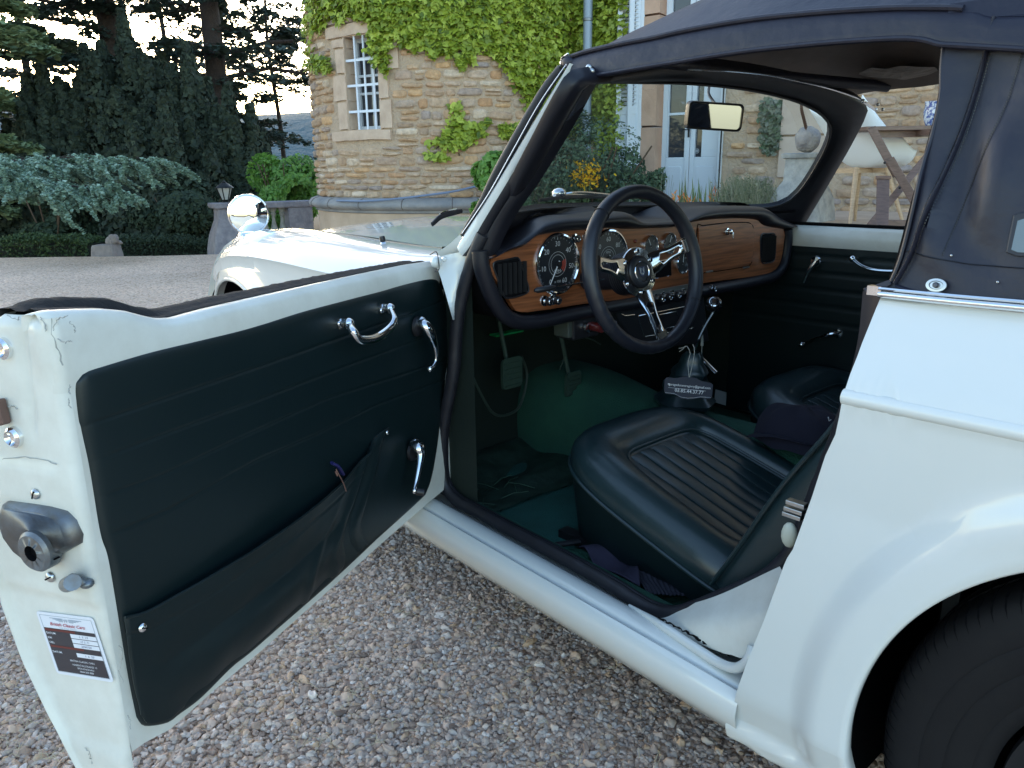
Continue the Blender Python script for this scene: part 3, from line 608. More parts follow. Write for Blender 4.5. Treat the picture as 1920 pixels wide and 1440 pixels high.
# chipped and cracked paint near the dented top of the end face
g = G()
for pts_ in (((76, 594), (82, 607), (86, 620)), ((98, 596), (97, 615), (100, 630), (106, 645), (112, 665), (118, 682)), ((100, 622), (104, 606), (116, 594), (128, 592)), ((108, 636), (118, 641), (134, 640)), ((130, 604), (138, 614), (140, 624)), ((130, 722), (132, 738)), ((128, 745), (129, 765)), ((14, 590), (30, 600), (36, 596)), ((0, 862), (40, 858), (80, 862), (108, 870)), ((14, 764), (24, 762), (33, 767)), ((225, 1210), (228, 1235), (224, 1260), (232, 1278)), ((160, 1400), (168, 1415), (172, 1432)), ((238, 1340), (244, 1352), (243, 1366))):
    P = smooth([lf(a, b, .0012 if b < 1300 else .0008) for a, b in pts_], 12); P = [p+A(rng.normal(size=3))*.0008 for p in P]; g.tube(P, .0007, 4, scale=[.3+random.random() for _ in P])
make('paint_crack', g, mat('grimy crack', (.36, .36, .33), .8), door)['kind'] = 'stuff'
# service sticker on the recessed end face
SL = LU-.0044
tl_, tr_, br_, bl_ = [on_latch(a, b, SL) for a, b in ((68, 1145), (175, 1158), (210, 1272), (108, 1262))]
sx_, sy_ = np.linalg.norm(tr_-tl_), np.linalg.norm(bl_-tl_); ex = (tr_-tl_)/sx_; ey = (tl_-bl_)/sy_; sn = np.cross(ex, ey); sn = sn if sn@DU > 0 else -sn
SN = sn/np.linalg.norm(sn)
def ST(x, y, k=0): return tl_+ex*sx_*x-ey*sy_*y+SN*k   # x,y in 0..1 from the top left corner
WH = mat('sticker white', (.72, .74, .80), .35, coat=.3); SB = mat('sticker black', (.018, .018, .028), .35, coat=.3); SR = mat('sticker red', (.40, .02, .05), .4); SRD = mat('sticker dull red', (.13, .02, .015), .4); SG = mat('sticker grey', (.25, .30, .36), .4); INK = mat('pen ink', (.12, .14, .25), .5)
g = G(); rc = [(x*.5+.5, y*.5+.5) for x, y in rrect(2, 2, .10, 4)]
g.slab([ST(x, y, .0004) for x, y in rc], SN*.0005, 0)
def quad(x0, y0, x1, y1, k, mi): g.add([ST(x0, y0, k), ST(x1, y0, k), ST(x1, y1, k), ST(x0, y1, k)], [(0, 1, 2, 3)], mi)
def frame(x0, y0, x1, y1, t, k, mi): quad(x0, y0, x1, y0+t*.7, k, mi); quad(x0, y1-t*.7, x1, y1, k, mi); quad(x0, y0, x0+t, y1, k, mi); quad(x1-t, y0, x1, y1, k, mi)
frame(.045, .045, .955, .955, .008, .0010, 4)
quad(.055, .245, .945, .945, .0011, 1)
quad(.07, .255, .60, .288, .0013, 3); quad(.07, .52, .66, .553, .0013, 3)
quad(.50, .30, .945, .365, .0013, 0); quad(.50, .375, .945, .44, .0013, 0); quad(.50, .45, .945, .515, .0013, 0); quad(.50, .60, .945, .665, .0013, 0)
def stx(body, x, y, s, mi, align='CENTER', bold=False, italic=0, sx=1.): put_text(g, body, ST(x, y, .0016), ex, ey, s*sy_, mi, align, 0, bold, italic, sx)
stx('British Classic Cars', .5, .175, .068, 2, bold=True, italic=.25, sx=1.28)
stx('W', .5, .105, .075, 4, sx=1.1)
for s in (-1, 1):
    for k in range(4): y = .075+.014*k; x0, x1 = (.5+s*.05, .5+s*(.28-.05*k)); quad(min(x0, x1), y, max(x0, x1), y+.007, .0013, 4)
stx('Verkauf - Werkstatt - Restauration', .5, .222, .024, 4)
for t, y in (('DATUM:', .325), ('KM:', .40), ('OEL:', .475), ('DATUM:', .625)): stx(t, .075, y, .044, 0, 'LEFT', bold=True, sx=1.2)
for t, y in (('1. 7. 19', .333), ('10 5 71', .408), ('20W/50', .483), ('1. 6. 20', .633)): stx(t, .72, y, .05, 5, italic=.3, sx=1.2)
stx('BRITISH CLASSIC CARS', .56, .735, .040, 0, sx=1.18); stx('HASENTALSTRASSE 13', .58, .80, .040, 0, sx=1.22); stx('8934 KNONAU', .58, .85, .040, 0, sx=1.22); stx('0844 000 888', .58, .90, .040, 0, sx=1.22)
make('service_sticker', g, [WH, SB, SR, SRD, SG, INK], door, 0, weld=False)

# ================================================================ DOOR APERTURE SEAL
seal = [(905, 440, .645), (888, 478, .655), (872, 530, .66), (859, 585, .665), (853, 640, .665), (850, 690, .665), (842, 740, .665), (832, 790, .665), (828, 840, .663), (829, 885, .66), (836, 915, .66), (858, 940, .66), (900, 962, .66), (951, 990, .66), (1050, 1043, .66), (1147, 1098, .66), (1205, 1135, .66), (1240, 1149, .66), (1265, 1150, .658), (1300, 1140, .65), (1370, 1112, .635), (1438, 1080, .62), (1475, 1045, .61), (1500, 1000, .605), (1560, 850, .60), (1600, 740, .60)]
S = smooth([on_y(a, b, y) for a, b, y in seal], 150)
g = G(); g.tube(S, .0118, 12, scale=[1+.05*math.sin(k*1.7)*math.sin(k*.31) for k in range(150)], flat=1.15); make('door_seal', g, RUBBER, car)
g = G(); S2 = [p+A((0, -.012, .004)) for p in S]; g.tube(S2, .0075, 8); make('seal_lip', g, PADDING, car)
g = G(); g.patch([[(2.66-.10*(y/.55)**2+.12, y, .735-.03*abs(y)) for y in (-.60, -.3, 0, .3, .60)], [(2.80-.06*(y/.55)**2, y, .64) for y in (-.60, -.3, 0, .3, .60)], [(2.80-.06*(y/.55)**2, y, .40) for y in (-.60, -.3, 0, .3, .60)], [(2.72, y, .26) for y in (-.58, -.3, 0, .3, .58)]], 12, 16); make('nose_panel', g, PAINT, car)
# ================================================================ INTERIOR
# floor, firewall, kick panels, tunnel
g = G(); g.grid([[(x, y, .205+.004*noise3((x*6, y*6, 0))+.03*max(0, x-1.45)*3) for y in np.linspace(.10, .64, 24)] for x in np.linspace(.40, 1.72, 50)]); g.grid([[(x, -y, .205) for y in (.10, .64)] for x in (.4, 1.45, 1.72)])
make('floor_carpet', g, CARPET, car)
g = G(); g.grid([[(1.66+.08*(z-.2), y, z) for y in np.linspace(-.64, .64, 8)] for z in np.linspace(.2, .82, 8)]); g.grid([[(x, s*.635, z) for z in (.2, .5, .80)] for s in (1,) for x in (1.30, 1.5, 1.66)]); g.grid([[(x, -.635, z) for z in (.2, .5, .80)] for x in (1.30, 1.5, 1.72)])
make('bulkhead_trim', g, mat('dark green board', (.004, .012, .008), .8, bump=[('noise', 90, .4, .002)]), car)
g = G()
def tun(x, n=18):
    h = .40+.05*sstep(1.15, 1.6, x); w = .105+.07*sstep(1.1, 1.7, x); return [(x, -w*math.copysign(abs(math.cos(a))**.6, math.cos(a)), .2+(h-.2)*abs(math.sin(a))**.55) for a in np.linspace(0, math.pi, n)]
g.grid([tun(x) for x in np.linspace(.35, 1.72, 24)]); make('gearbox_tunnel', g, CARPET, car)
g = G(); mm = [(852, 905), (870, 888), (930, 868), (1000, 862), (1080, 875), (1100, 930), (1100, 1000), (1060, 1022), (990, 1005), (900, 950)]
mp = [on_z(a, b, .214) for a, b in mm]; c = sum(mp)/len(mp); M = smooth(mp, 60, True)
g.grid([[lerp(c, p, t)+A((0, 0, .004*noise3((p[0]*9*t, p[1]*9*t, 0))-(.008 if t > .99 else 0))) for t in (0, .3, .6, .9, .97, 1.02)] for p in M], cu=True); make('floor_mat', g, mat('green floor carpet', (.016, .105, .088), .9, bump=[('noise', 380, 1., .003), ('noise', 14, .4, .006)], var=(9, .4, (.010, .062, .05))), car)
# heel mat behind the pedals, rucked and scuffed
g = G(); g.grid([[(x, y, .222+.010*math.sin(x*34+y*9)*sstep(1.3, 1.5, x)+.008*noise3((x*13, y*9, 5))+.10*max(0, x-1.50)) for y in np.linspace(.15, .61, 34)] for x in np.linspace(1.34, 1.66, 34)]); make('heel_mat', g, mat('rubber heel mat', (.010, .024, .018), .5, bump=[('noise', 40, .5, .006)], var=(20, .25, (.03, .06, .045))), car)
g = G()
for k in range(11):
    a = random.uniform(0, 3.14); c = A((random.uniform(1.36, 1.50), random.uniform(.40, .58), .236)); g.tube([c-A((math.cos(a), math.sin(a), 0))*.04, c+A((.004, .002, .004)), c+A((math.cos(a), math.sin(a), 0))*.04], .0008, 4)
make('scuff_mark', g, mat('pale scuff', (.05, .11, .07), .7), car)['kind'] = 'stuff'
# pedals
for k, (a, b, w, h) in enumerate(((957, 700, .070, .085), (1072, 720, .06, .07), (870, 740, .035, .075))):
    c = on_x(a, b, 1.52-.02*k); g = G(); P = [c+A((.0, x, z)) for x, z in rrect(w, h, .012, 4)]; g.slab(P, (-.010, 0, .004))
    for q in range(5): g.box(c+A((-.012, 0, -h*.36+q*h*.18)), (.004, w*.8, .004))
    g.tube([c+A((.01, 0, .02)), c+A((.05, 0, .16)), c+A((.06, 0, .3))], .006, 8); make('pedal', g, mat('worn pedal rubber', (.03, .06, .045), .6), car, 30)
g = G(); g.tube(smooth([on_x(871, 655, 1.5), on_x(884, 700, 1.5), on_x(905, 745, 1.5), on_x(925, 775, 1.52), on_x(950, 778, 1.54), on_x(975, 760, 1.56), on_x(988, 705, 1.58), on_x(978, 668, 1.58)], 40), .004, 6); g.tube(smooth([on_x(1055, 640, 1.35), on_x(1060, 660, 1.36), on_x(1050, 693, 1.38)], 10), .0014, 5)
g.tube(smooth([on_x(1098, 633, 1.32), on_x(1112, 638, 1.33), on_x(1126, 646, 1.35)], 10), .002, 5); make('cable', g, mat('dark cable', (.03, .05, .04), .5), car)
# under dash boxes
g = G(); c = on_x(1064, 612, 1.28); g.box(c, (.05, .045, .045)); make('fuse_box', g, mat('dull olive box', (.05, .062, .052), .55), car, 0, bevel=.003)
g = G(); c = on_x(1105, 612, 1.25); g.box(c+A((.03, .01, 0)), (.06, .09, .055)); make('switch_housing', g, BLACK, car, 0, bevel=.004)
g = G(); g.tube([c+A((.0, -.008, 0)), c+A((-.035, -.008, 0))], .012, 16, mi=0, scale=[.9, 1]); g.lathe([(.013, 0), (.013, -.008), (.008, -.008)], c+A((-.002, .010, 0)), (1, 0, 0), 20, mi=1); make('warning_knob', g, [mat('dark red plastic', (.10, .012, .012), .35), CHROME], car)
g = G(); c = on_z(950, 624, .60); g.box(c, (.03, .10, .004)); make('bare_green_metal', g, mat('vivid green paint', (.01, .30, .09), .35), car, 0)
# ---- dashboard
DX = 1.25
def on_dx(a, b, k=0.): return on_x(a, b, DX-k)
wtop = [(918, 479), (944, 470), (972, 461.5), (989, 446), (1020, 436), (1062, 431), (1097, 428.5), (1135, 425), (1173, 427), (1215, 426), (1257, 424), (1302, 413), (1354, 408), (1413, 409.5), (1430, 421), (1461, 425)]
wbot = [(1465, 441), (1458, 486), (1444, 507), (1409, 517), (1326, 528), (1230, 545), (1160, 560), (1090, 568), (1013, 580), (965, 583), (948, 562), (923, 524), (911, 507), (911, 495)]
def rs2(P, n): return [A(p) for p in smooth([A((a, b)) for a, b in P], n)]
wt3 = px(rs2(wtop, 60), on_dx); wb3 = px(rs2(wbot, 60), on_dx)
g = G(); g.slab(wt3+wb3, (-.012, 0, 0)); dash = make('dashboard', g, WALNUT, car, 0, bevel=.002, label='polished walnut dashboard')
# pad above: from the wood edge forward and up to the screen
padu = [(905, 472), (930, 455), (955, 441), (979, 425), (1000, 411), (1034, 404), (1083, 402), (1120, 398), (1152, 396), (1166, 401), (1177, 411), (1191, 414), (1225, 412), (1257, 411), (1270, 405), (1288, 396), (1312, 389), (1354, 386), (1400, 386), (1415, 388), (1427, 395), (1448, 409), (1475, 421)]
r0 = [on_x(a, b, DX-.008) for a, b in rs2([(912, 484)]+wtop[1:-1]+[(1466, 428)], 80)]
r3 = [on_x(a, b, DX+.03) for a, b in rs2(padu, 80)]
g = G(); rows = []
for a, b in zip(r0, r3):
    h = b[2]-a[2]; yy = b[1]
    rows.append(smooth([a+A((.014, 0, -.004)), a+A((-.006, 0, -.002)), A((DX-.030, lerp(a, b, .3)[1], a[2]+h*.30)), A((DX-.024, lerp(a, b, .7)[1], a[2]+h*.72)), A((DX, yy, b[2]-.002)), b, A((DX+.08, yy, b[2]+.0)), A((min(DX+.28, 1.46-.16*(yy/.6)**2-(max(b[2]+.01, .90)-.88)*.98-.02), yy*.98, max(b[2]+.01, .90)))], 26))
g.grid(rows); make('crash_pad', g, PADDING, dash, 60)
# lower roll
lr = [(900, 470), (903, 500), (916, 540), (932, 572), (950, 594), (975, 604), (1013, 602), (1060, 592), (1120, 580), (1200, 566), (1300, 548), (1380, 534), (1420, 526), (1452, 516), (1468, 492), (1474, 455), (1474, 430)]
g = G(); g.tube([on_x(a, b, DX-.006) for a, b in rs2(lr, 90)], .017, 12, flat=1.1); make('lower_roll', g, PADDING, dash)
g = G(); g.slab([p+A((.03, 0, 0)) for p in px(rs2(lr, 40), on_dx)], (.10, 0, 0)); make('dash_back', g, VOID, dash, 0)
# glovebox lid outlined by a dark joint
gb = [(1307, 427), (1320, 423), (1360, 418), (1398, 417), (1408, 420), (1413, 430), (1412, 460), (1410, 488), (1404, 498), (1380, 503), (1324, 511), (1309, 509)]
g = G(); gp = px(gb, lambda a, b: on_dx(a, b, .0122)); cg = sum(gp)/len(gp)
g.slab([lerp(cg, p, .985) for p in gp], (-.0035, 0, 0), 0); gbx = make('glovebox_lid', g, WALNUT, dash, 0, bevel=.0012)
g = G(); g.tube(smooth(gp, 80, True), .0014, 6, closed=True); make('lid_joint', g, VOID, gbx.parent)
kn = A((-1, 0, 0))
def knob(nm, a, b, r, L, par, x=DX-.012, m1=None, m2=None, d=kn):
    c = on_x(a, b, x); g = G()
    g.lathe([(r*1.35, 0), (r*1.25, .003), (r*.6, .004), (r*.55, L*.6)], c, d, 20, mi=1); g.lathe([(r*.55, L*.55), (r*.95, L*.6), (r, L*.75), (r*.98, L*.95), (r*.7, L), (.0005, L*1.02)], c, d, 20, mi=0); g.lathe([(r*.7, L*1.015), (r*.62, L*1.05), (r*.5, L*1.02)], c, d, 20, mi=1)
    return make(nm, g, [m1 or BLACK, m2 or CHROME], par, 40)
g = G(); c = on_x(1363, 434, DX-.016); g.lathe([(.011, 0), (.0105, .004), (.006, .005), (.006, .010)], c, kn, 20); g.ball(c+A((-.013, 0, 0)), .0075, 12, sc=(.6, 1, 1)); g.box(c+A((-.016, -.006, -.010)), (.004, .005, .018)); make('glovebox_lock', g, CHROME, dash, 40, bevel=.001)
for a, b in ((1330, 509), (1399, 501)): g = G(); g.box(on_x(a, b, DX-.016), (.004, .030, .004)); make('lid_hinge', g, STEEL, dash, 0)
for k, (a, b) in enumerate(((1020, 564), (1036, 562))): knob('dash_knob', a, b, .0095, .022, dash)
for a, b in ((1076, 447), (1098, 444)): knob('dash_knob', a, b, .0085, .016, dash)
for a, b in ((1191, 452), (1277, 441)):
    g = G(); g.ball(on_x(a, b, DX-.013), .0045, 10); make('indicator_lamp', g, mat('dull red lens', (.16, .03, .02), .25), dash)
knob('dash_knob', 1334, 541, .0085, .014, dash, x=DX-.02)
# air vents
def vent(outl, nv):
    P = px(outl, lambda a, b: on_dx(a, b, .0125)); g = G(); c = sum(P)/len(P)
    g.slab([p for p in P], (-.0006, 0, 0), 0); S = smooth(P, 40, True); g.tube(S, .0022, 6, closed=True, mi=1)
    ys = [p[1] for p in P]; z0, z1 = min(p[2] for p in P)+.006, max(p[2] for p in P)-.006
    v = make('air_vent', g, [VOID, BLACK], dash)
    for k in range(nv):
        y = min(ys)+(max(ys)-min(ys))*(k+1)/(nv+1); f = 1; g = G(); g.box((DX-.016, y, (z0+z1)/2), (.010, .0022, (z1-z0)*.93), [[math.cos(.5), -math.sin(.5), 0], [math.sin(.5), math.cos(.5), 0], [0, 0, 1]]); make('vane', g, mat('matt black vane', (.007, .007, .008), .7, spec=.2), v, 0)
vent([(925, 494), (950, 487), (970, 483), (975, 490), (985, 520), (991, 540), (988, 549), (970, 556), (952, 559), (944, 553), (932, 520)], 6)
vent([(1427, 441), (1440, 438), (1453, 440), (1454, 465), (1451, 488), (1440, 493), (1428, 491), (1426, 465)], 5)
# gauges
DIAL = mat('black dial', (.016, .018, .022), .35, coat=.5); DIALG = mat('grey glared dial', (.06, .058, .058), .5, coat=.3)
def gauge(a, b, r, nums=None, needle=None, words=(), small=False, dm=None, red=False):
    c = on_x(a, b, DX-.012); g = G(); e1, e2 = A((0, -1, 0)), A((0, 0, 1))
    g.lathe([(r*.90, .000), (r*.91, .006), (r*.95, .0085), (r*1.0, .0075), (r*1.03, .003), (r*1.03, 0)], c, kn, 48); bz = make('gauge', g, CHROME, dash)
    g = G(); g.lathe([(.0005, .002), (r*.92, .002)], c, kn, 48); make('dial', g, dm or DIAL, bz)
    g = G(); f = c+kn*.0026
    def tick(an, r0, r1, w): d = e1*math.sin(an)+e2*math.cos(an); s = e1*math.cos(an)-e2*math.sin(an); g.add([f+d*r0-s*w, f+d*r0+s*w, f+d*r1+s*w, f+d*r1-s*w], [(0, 1, 2, 3)])
    if nums:
        n = len(nums); a0, a1 = math.radians(-150 if not small else -50), math.radians(150 if not small else 50)
        for k, s in enumerate(nums):
            an = a0+(a1-a0)*k/(n-1); d = e1*math.sin(an)+e2*math.cos(an); put_text(g, s, f+d*r*.66, e1, e2, r*.24, 0); tick(an, r*.80, r*.89, r*.012)
        m = (n-1)*(5 if not small else 3)
        for k in range(m+1): an = a0+(a1-a0)*k/m; tick(an, r*.84, r*.89, r*.006)
    for rr in ((.40, .30) if not small else ()):
        ring = [(f+(e1*math.sin(t)+e2*math.cos(t))*r*rr) for t in np.linspace(0, 2*math.pi, 41)[:-1]]; ring2 = [(f+(e1*math.sin(t)+e2*math.cos(t))*r*(rr+.012)) for t in np.linspace(0, 2*math.pi, 41)[:-1]]; g.grid([ring, ring2], 0, cv=True)
    for s, y, k in words: put_text(g, s, f+e2*r*y, e1, e2, r*k, 0)
    if red: an = math.radians(80); g.add([f+(e1*math.sin(t)+e2*math.cos(t))*r*q for q in (.22, .40) for t in np.linspace(1.2, 2.3, 8)], [(i, i+1, 9+i, 8+i) for i in range(7)], 1)
    if g.v: make('dial_print', g, [mat('dial print', (.55, .56, .56), .5), mat('dial red', (.35, .05, .03), .5)], bz, 0, weld=False)
    if needle is not None:
        an = math.radians(needle); d = e1*math.sin(an)+e2*math.cos(an); s = e1*math.cos(an)-e2*math.sin(an); g = G(); q = c+kn*.0045; g.slab([q-d*r*.12-s*r*.03, q-d*r*.12+s*r*.03, q+d*r*.78+s*r*.012, q+d*r*.78-s*r*.012], kn*.0006); g.lathe([(r*.09, 0), (r*.09, .002), (.0005, .0025)], q, kn, 20, mi=1); make('needle', g, [mat('needle white', (.8, .82, .84), .4), BLACK], bz, 0)
    return bz
u1, u2 = on_x(1003, 495, DX-.012), on_x(1084, 495, DX-.012); RG = abs(u1[1]-u2[1])/2*.98
gauge(1044, 495, RG, ['0', '10', '20', '30', '40', '50', '60'], -150, (('RPM', -.24, .16), ('x 100', -.58, .13)), red=True)
gauge(1139, 484, RG, ['0', '20', '40', '60', '80', '100', '120'], -150, (('MPH', .2, .13), ('000', -.08, .15), ('km/h', -.5, .13)), dm=DIALG)
gauge(1218, 461, RG*.40, ['C', '', 'H'], -30, (), True, dm=DIALG); gauge(1253, 456, RG*.40, ['E', '', 'F'], 20, (), True, dm=DIALG); gauge(1278, 493, RG*.42, ['0', '', '100'], 5, (), True)
g = G(); P = px([(1222, 492), (1257, 486), (1258, 516), (1222, 523)], lambda a, b: on_dx(a, b, .013)); g.slab(P, (-.002, 0, 0)); g.tube(P, .0013, 6, closed=True, mi=1); make('ashtray', g, [VOID, CHROME], dash, 0)
# turn signal stalk
g = G(); p0, p1 = on_x(1002, 545, 1.16), on_x(1097, 529, 1.13); g.tube([p0, lerp(p0, p1, .05), lerp(p0, p1, .35), lerp(p0, p1, .42)], .0062, 10, scale=[.5, 1, 1, .4]); g.tube([lerp(p0, p1, .40), p1, p1+(p1-p0)*.4], .0018, 6, mi=1); make('indicator_stalk', g, [BLACK, CHROME], car)
# heater panel with four knobs, console below with chrome frames
hx = 1.235
g = G(); g.slab([on_x(a, b, hx) for a, b in ((1203, 549), (1305, 530), (1308, 553), (1212, 573))], (.01, 0, 0)); hp = make('heater_panel', g, mat('brushed aluminium', (.25, .25, .23), .38, .9), car, 0, bevel=.002)
for a, b in ((1229, 559), (1243, 555), (1259, 552), (1281, 549)): knob('heater_knob', a, b, .0095, .026, hp, x=hx)
g = G(); g.slab([on_x(a, b, 1.25) for a, b in ((1150, 585), (1320, 552), (1330, 640), (1200, 660))], (.06, 0, 0)); cp = make('centre_console', g, BLACK, car, 0, bevel=.004)
for q in (((1198, 592), (1288, 574), (1291, 577), (1299, 612), (1297, 616), (1210, 631), (1207, 629), (1196, 596)), ((1236, 590), (1268, 584), (1276, 610), (1243, 617)), ((1160, 586), (1172, 592), (1190, 590))):
    g = G(); g.tube([on_x(a, b, 1.238) for a, b in q], .0011, 6, closed=len(q) > 3); make('chrome_frame', g, CHROME, cp)
# ---- steering wheel
sc = A((1.047, .36, .824)); ta, az = math.radians(12), math.radians(3)
wn = A((-math.cos(ta)*math.cos(az), math.sin(az)*math.cos(ta), math.sin(ta))); w1, w2, wn = basis(wn)   # w1 right, w2 up, wn to the driver
RW = .1665
def SWp(a, b, k=0.):    # pixel on wheel plane offset k toward the driver
    return on_pl(a, b, sc+wn*k, wn)
g = G(); rim = [sc+w1*RW*math.cos(t)+w2*RW*math.sin(t) for t in np.linspace(0, 2*math.pi, 121)[:-1]]
prof = [(.0150*math.cos(t)*(1+.0*t), .0165*math.sin(t)) for t in np.linspace(0, 2*math.pi, 17)[:-1]]
P = []
for k, t in enumerate(np.linspace(0, 2*math.pi, 121)[:-1]):
    rd = w1*math.cos(t)+w2*math.sin(t); grip = 1+.04*math.cos(2*t); grip += -.045*(math.cos(40*t)**8) if -2.9 < (t-2*math.pi if t > math.pi else t) < -1.2 else 0
    P.append([rim[k]+rd*(a*grip)+wn*(b*grip) for a, b in prof])
g.grid(P, cu=True, cv=True); sw = make('steering_wheel', g, mat('black wheel leather', (.012, .013, .020), .40, coat=.1, coat_rough=.3, bump=[('cell', 380, .5, .0012), ('noise', 60, .2, .002)]), car)
g = G(); P2 = [sc+(w1*math.cos(t)+w2*math.sin(t))*(RW-.0150) for t in np.linspace(0, 2*math.pi, 300)]
for t in np.linspace(0, 2*math.pi, 150)[:-1]:
    c = sc+(w1*math.cos(t)+w2*math.sin(t))*(RW-.0148); d = -w1*math.sin(t)+w2*math.cos(t); g.box(c, (.0028, .0009, .0009), np.array([d, w1, wn]).T)
make('rim_stitching', g, BLACK, sw, 0)['kind'] = 'stuff'
for a, b in ((1127, 400), (1143, 612), (1303, 565)):
    g = G(); q = SWp(a, b); rd = (q-sc)/np.linalg.norm(q-sc); c = sc+rd*RW; tg = np.cross(wn, rd); g.tube([c+rd*.0157*math.cos(t)+wn*.0172*math.sin(t) for t in np.linspace(0, 2*math.pi, 25)[:-1]], .0009, 5, closed=True); make('grip_seam', g, BLACK, sw)
hub = SWp(1197, 510, -.022); hc = hub
SPK = mat('polished alloy', (.62, .60, .58), .10, 1.)
g = G(); g.lathe([(.052, -.004), (.054, -.001), (.053, .002), (.036, .003), (.034, .001)], hc, wn, 48); make('hub_ring', g, SPK, sw)
g = G(); g.lathe([(.034, .001), (.035, .007), (.032, .010), (.023, .011), (.022, .0105), (.0005, .0105)], hc, wn, 40); hb = make('horn_button', g, BLACK, sw)
g = G(); g.lathe([(.0225, .0108), (.0215, .0122), (.0205, .0110)], hc, wn, 36); make('horn_ring', g, CHROME, hb)
g = G(); sh = [(-.010, .011), (-.0035, .010), (0, .0115), (.0035, .010), (.010, .011), (.0095, -.003), (.006, -.009), (0, -.0125), (-.006, -.009), (-.0095, -.003)]
ue, ve = w1, w2
g.slab([hc+wn*.0106+ue*x+ve*y for x, y in sh], wn*.0006, 0); g.slab([hc+wn*.0113+ue*x+ve*y for x, y in [(-.0065, .008), (-.0030, .008), (-.0026, -.003), (.0026, -.003), (.0030, .008), (.0065, .008), (.006, -.004), (.003, -.0072), (-.003, -.0072), (-.006, -.004)]], wn*.0004, 1)
make('shield_emblem', g, [mat('emblem blue', (.02, .03, .07), .3), mat('emblem silver', (.55, .58, .62), .25, .8)], hb, 0, weld=False)
for k in range(6):
    t = math.radians(30+60*k); c = hc+(w1*math.cos(t)+w2*math.sin(t))*.0445+wn*.003; g = G(); g.lathe([(.0052, -.001), (.0052, .003), (.0042, .0042), (.0028, .0042)], c, wn, 14); g.lathe([(.0028, .0042), (.0026, .001), (.0003, .001)], c, wn, 6, mi=1); make('hub_bolt', g, [CHROME, VOID], sw)
g = G(); g.tube([hc-wn*.004, hc-wn*.05, hc-wn*.055, hc-wn*.16], .045, 24, scale=[.95, 1.02, .7, .55])
for k in range(6): g.lathe([(.0465, -.012-.006*k), (.0472, -.013-.006*k), (.0465, -.015-.006*k)], hc, wn, 36)
make('steering_column', g, PADDING, car)
def spoke(tgt, nm='spoke'):
    rd = SWp(*tgt)-sc; rd -= wn*(rd@wn); rd /= np.linalg.norm(rd); e = sc+rd*(RW-.012); tg = np.cross(wn, rd); g = G()
    s0 = hc+rd*.044; L = lambda t: lerp(s0, e, t)+wn*(.006*math.sin(math.pi*t)*0)
    w = lambda t: .025-.010*sstep(0, .55, t)+.004*sstep(.8, 1, t)
    th = .0030
    # two rails and end webs round an open slot
    for sgn in (1, -1):
        P = []
        for t in np.linspace(0, 1, 16): c = L(t); o = tg*sgn*w(t); i = tg*sgn*(w(t)-.0085 if .22 < t < .78 else .0002); P.append([c+i, c+i+wn*th*.6, c+i*1+wn*th, c+o*.8+wn*th*1.2, c+o+wn*th*.5, c+o-wn*th*.3, c+i-wn*.001])
        g.grid(P, cv=True)
    P = [L(t)+(-tg)*0 for t in (.86, 1.)]
    g.box(e-rd*.006+wn*.001, (.020, .030, .006), np.array([rd, tg, wn]).T)
    make(nm, g, SPK, sw, 50)
spoke((1112, 492)); spoke((1296, 453)); spoke((1243, 640))
# ---- gear lever, gaiter, handbrake
gk = on_y(1339, 571, 0.0); gt = on_y(1300, 660, 0.0)
g = G(); g.ball(gk, .0215, 18, sc=(1, 1, .95)); kb = make('gear_knob', g, mat('gloss black', (.008, .008, .009), .12, coat=.5), car)
g = G(); d, e, f_ = basis(CAM-gk+A((0, 0, .9))); g.lathe([(.0105, .0190), (.0110, .0205), (.0125, .0200), (.0128, .0178)], gk, f_, 24); g.slab([gk+f_*.0218+d*x*.55+e*y*.55 for x, y in sh], f_*.0006, 0); make('knob_badge', g, [CHROME, VOID], kb)
g = G(); g.tube(smooth([gk-A((0, 0, .018)), lerp(gk, gt, .5), gt], 8), .0045, 8); make('gear_lever', g, CHROME, car)
g = G(); cgt = A((gt[0]+.02, 0, .42)); P = []
for t in np.linspace(0, 1, 14):
    c = lerp(gt, cgt, t); r = .016+.058*t**.8; r *= 1+.10*math.sin(t*22); P.append([c+A((math.cos(a)*r*1.1*(1+.08*math.sin(5*a)), math.sin(a)*r*(1+.08*math.cos(4*a)), 0)) for a in np.linspace(0, 2*math.pi, 25)[:-1]])
g.grid(P, cv=True); make('gear_gaiter', g, LEATHER, car)
g = G(); a_, b_ = on_y(1316, 672, -.06), on_y(1343, 699, -.06); g.tube([a_, b_], .008, 10, flat=.6); make('handbrake', g, CHROME, car)
g = G(); g.tube([on_y(1318, 610, -.02), on_y(1315, 672, -.02)], .0011, 5); g.tube([on_y(1317, 628, -.02), on_y(1316, 648, -.02)], .0045, 8, scale=[.5, 1]); make('pull_cable', g, mat('pale cord', (.25, .27, .25), .6), car)
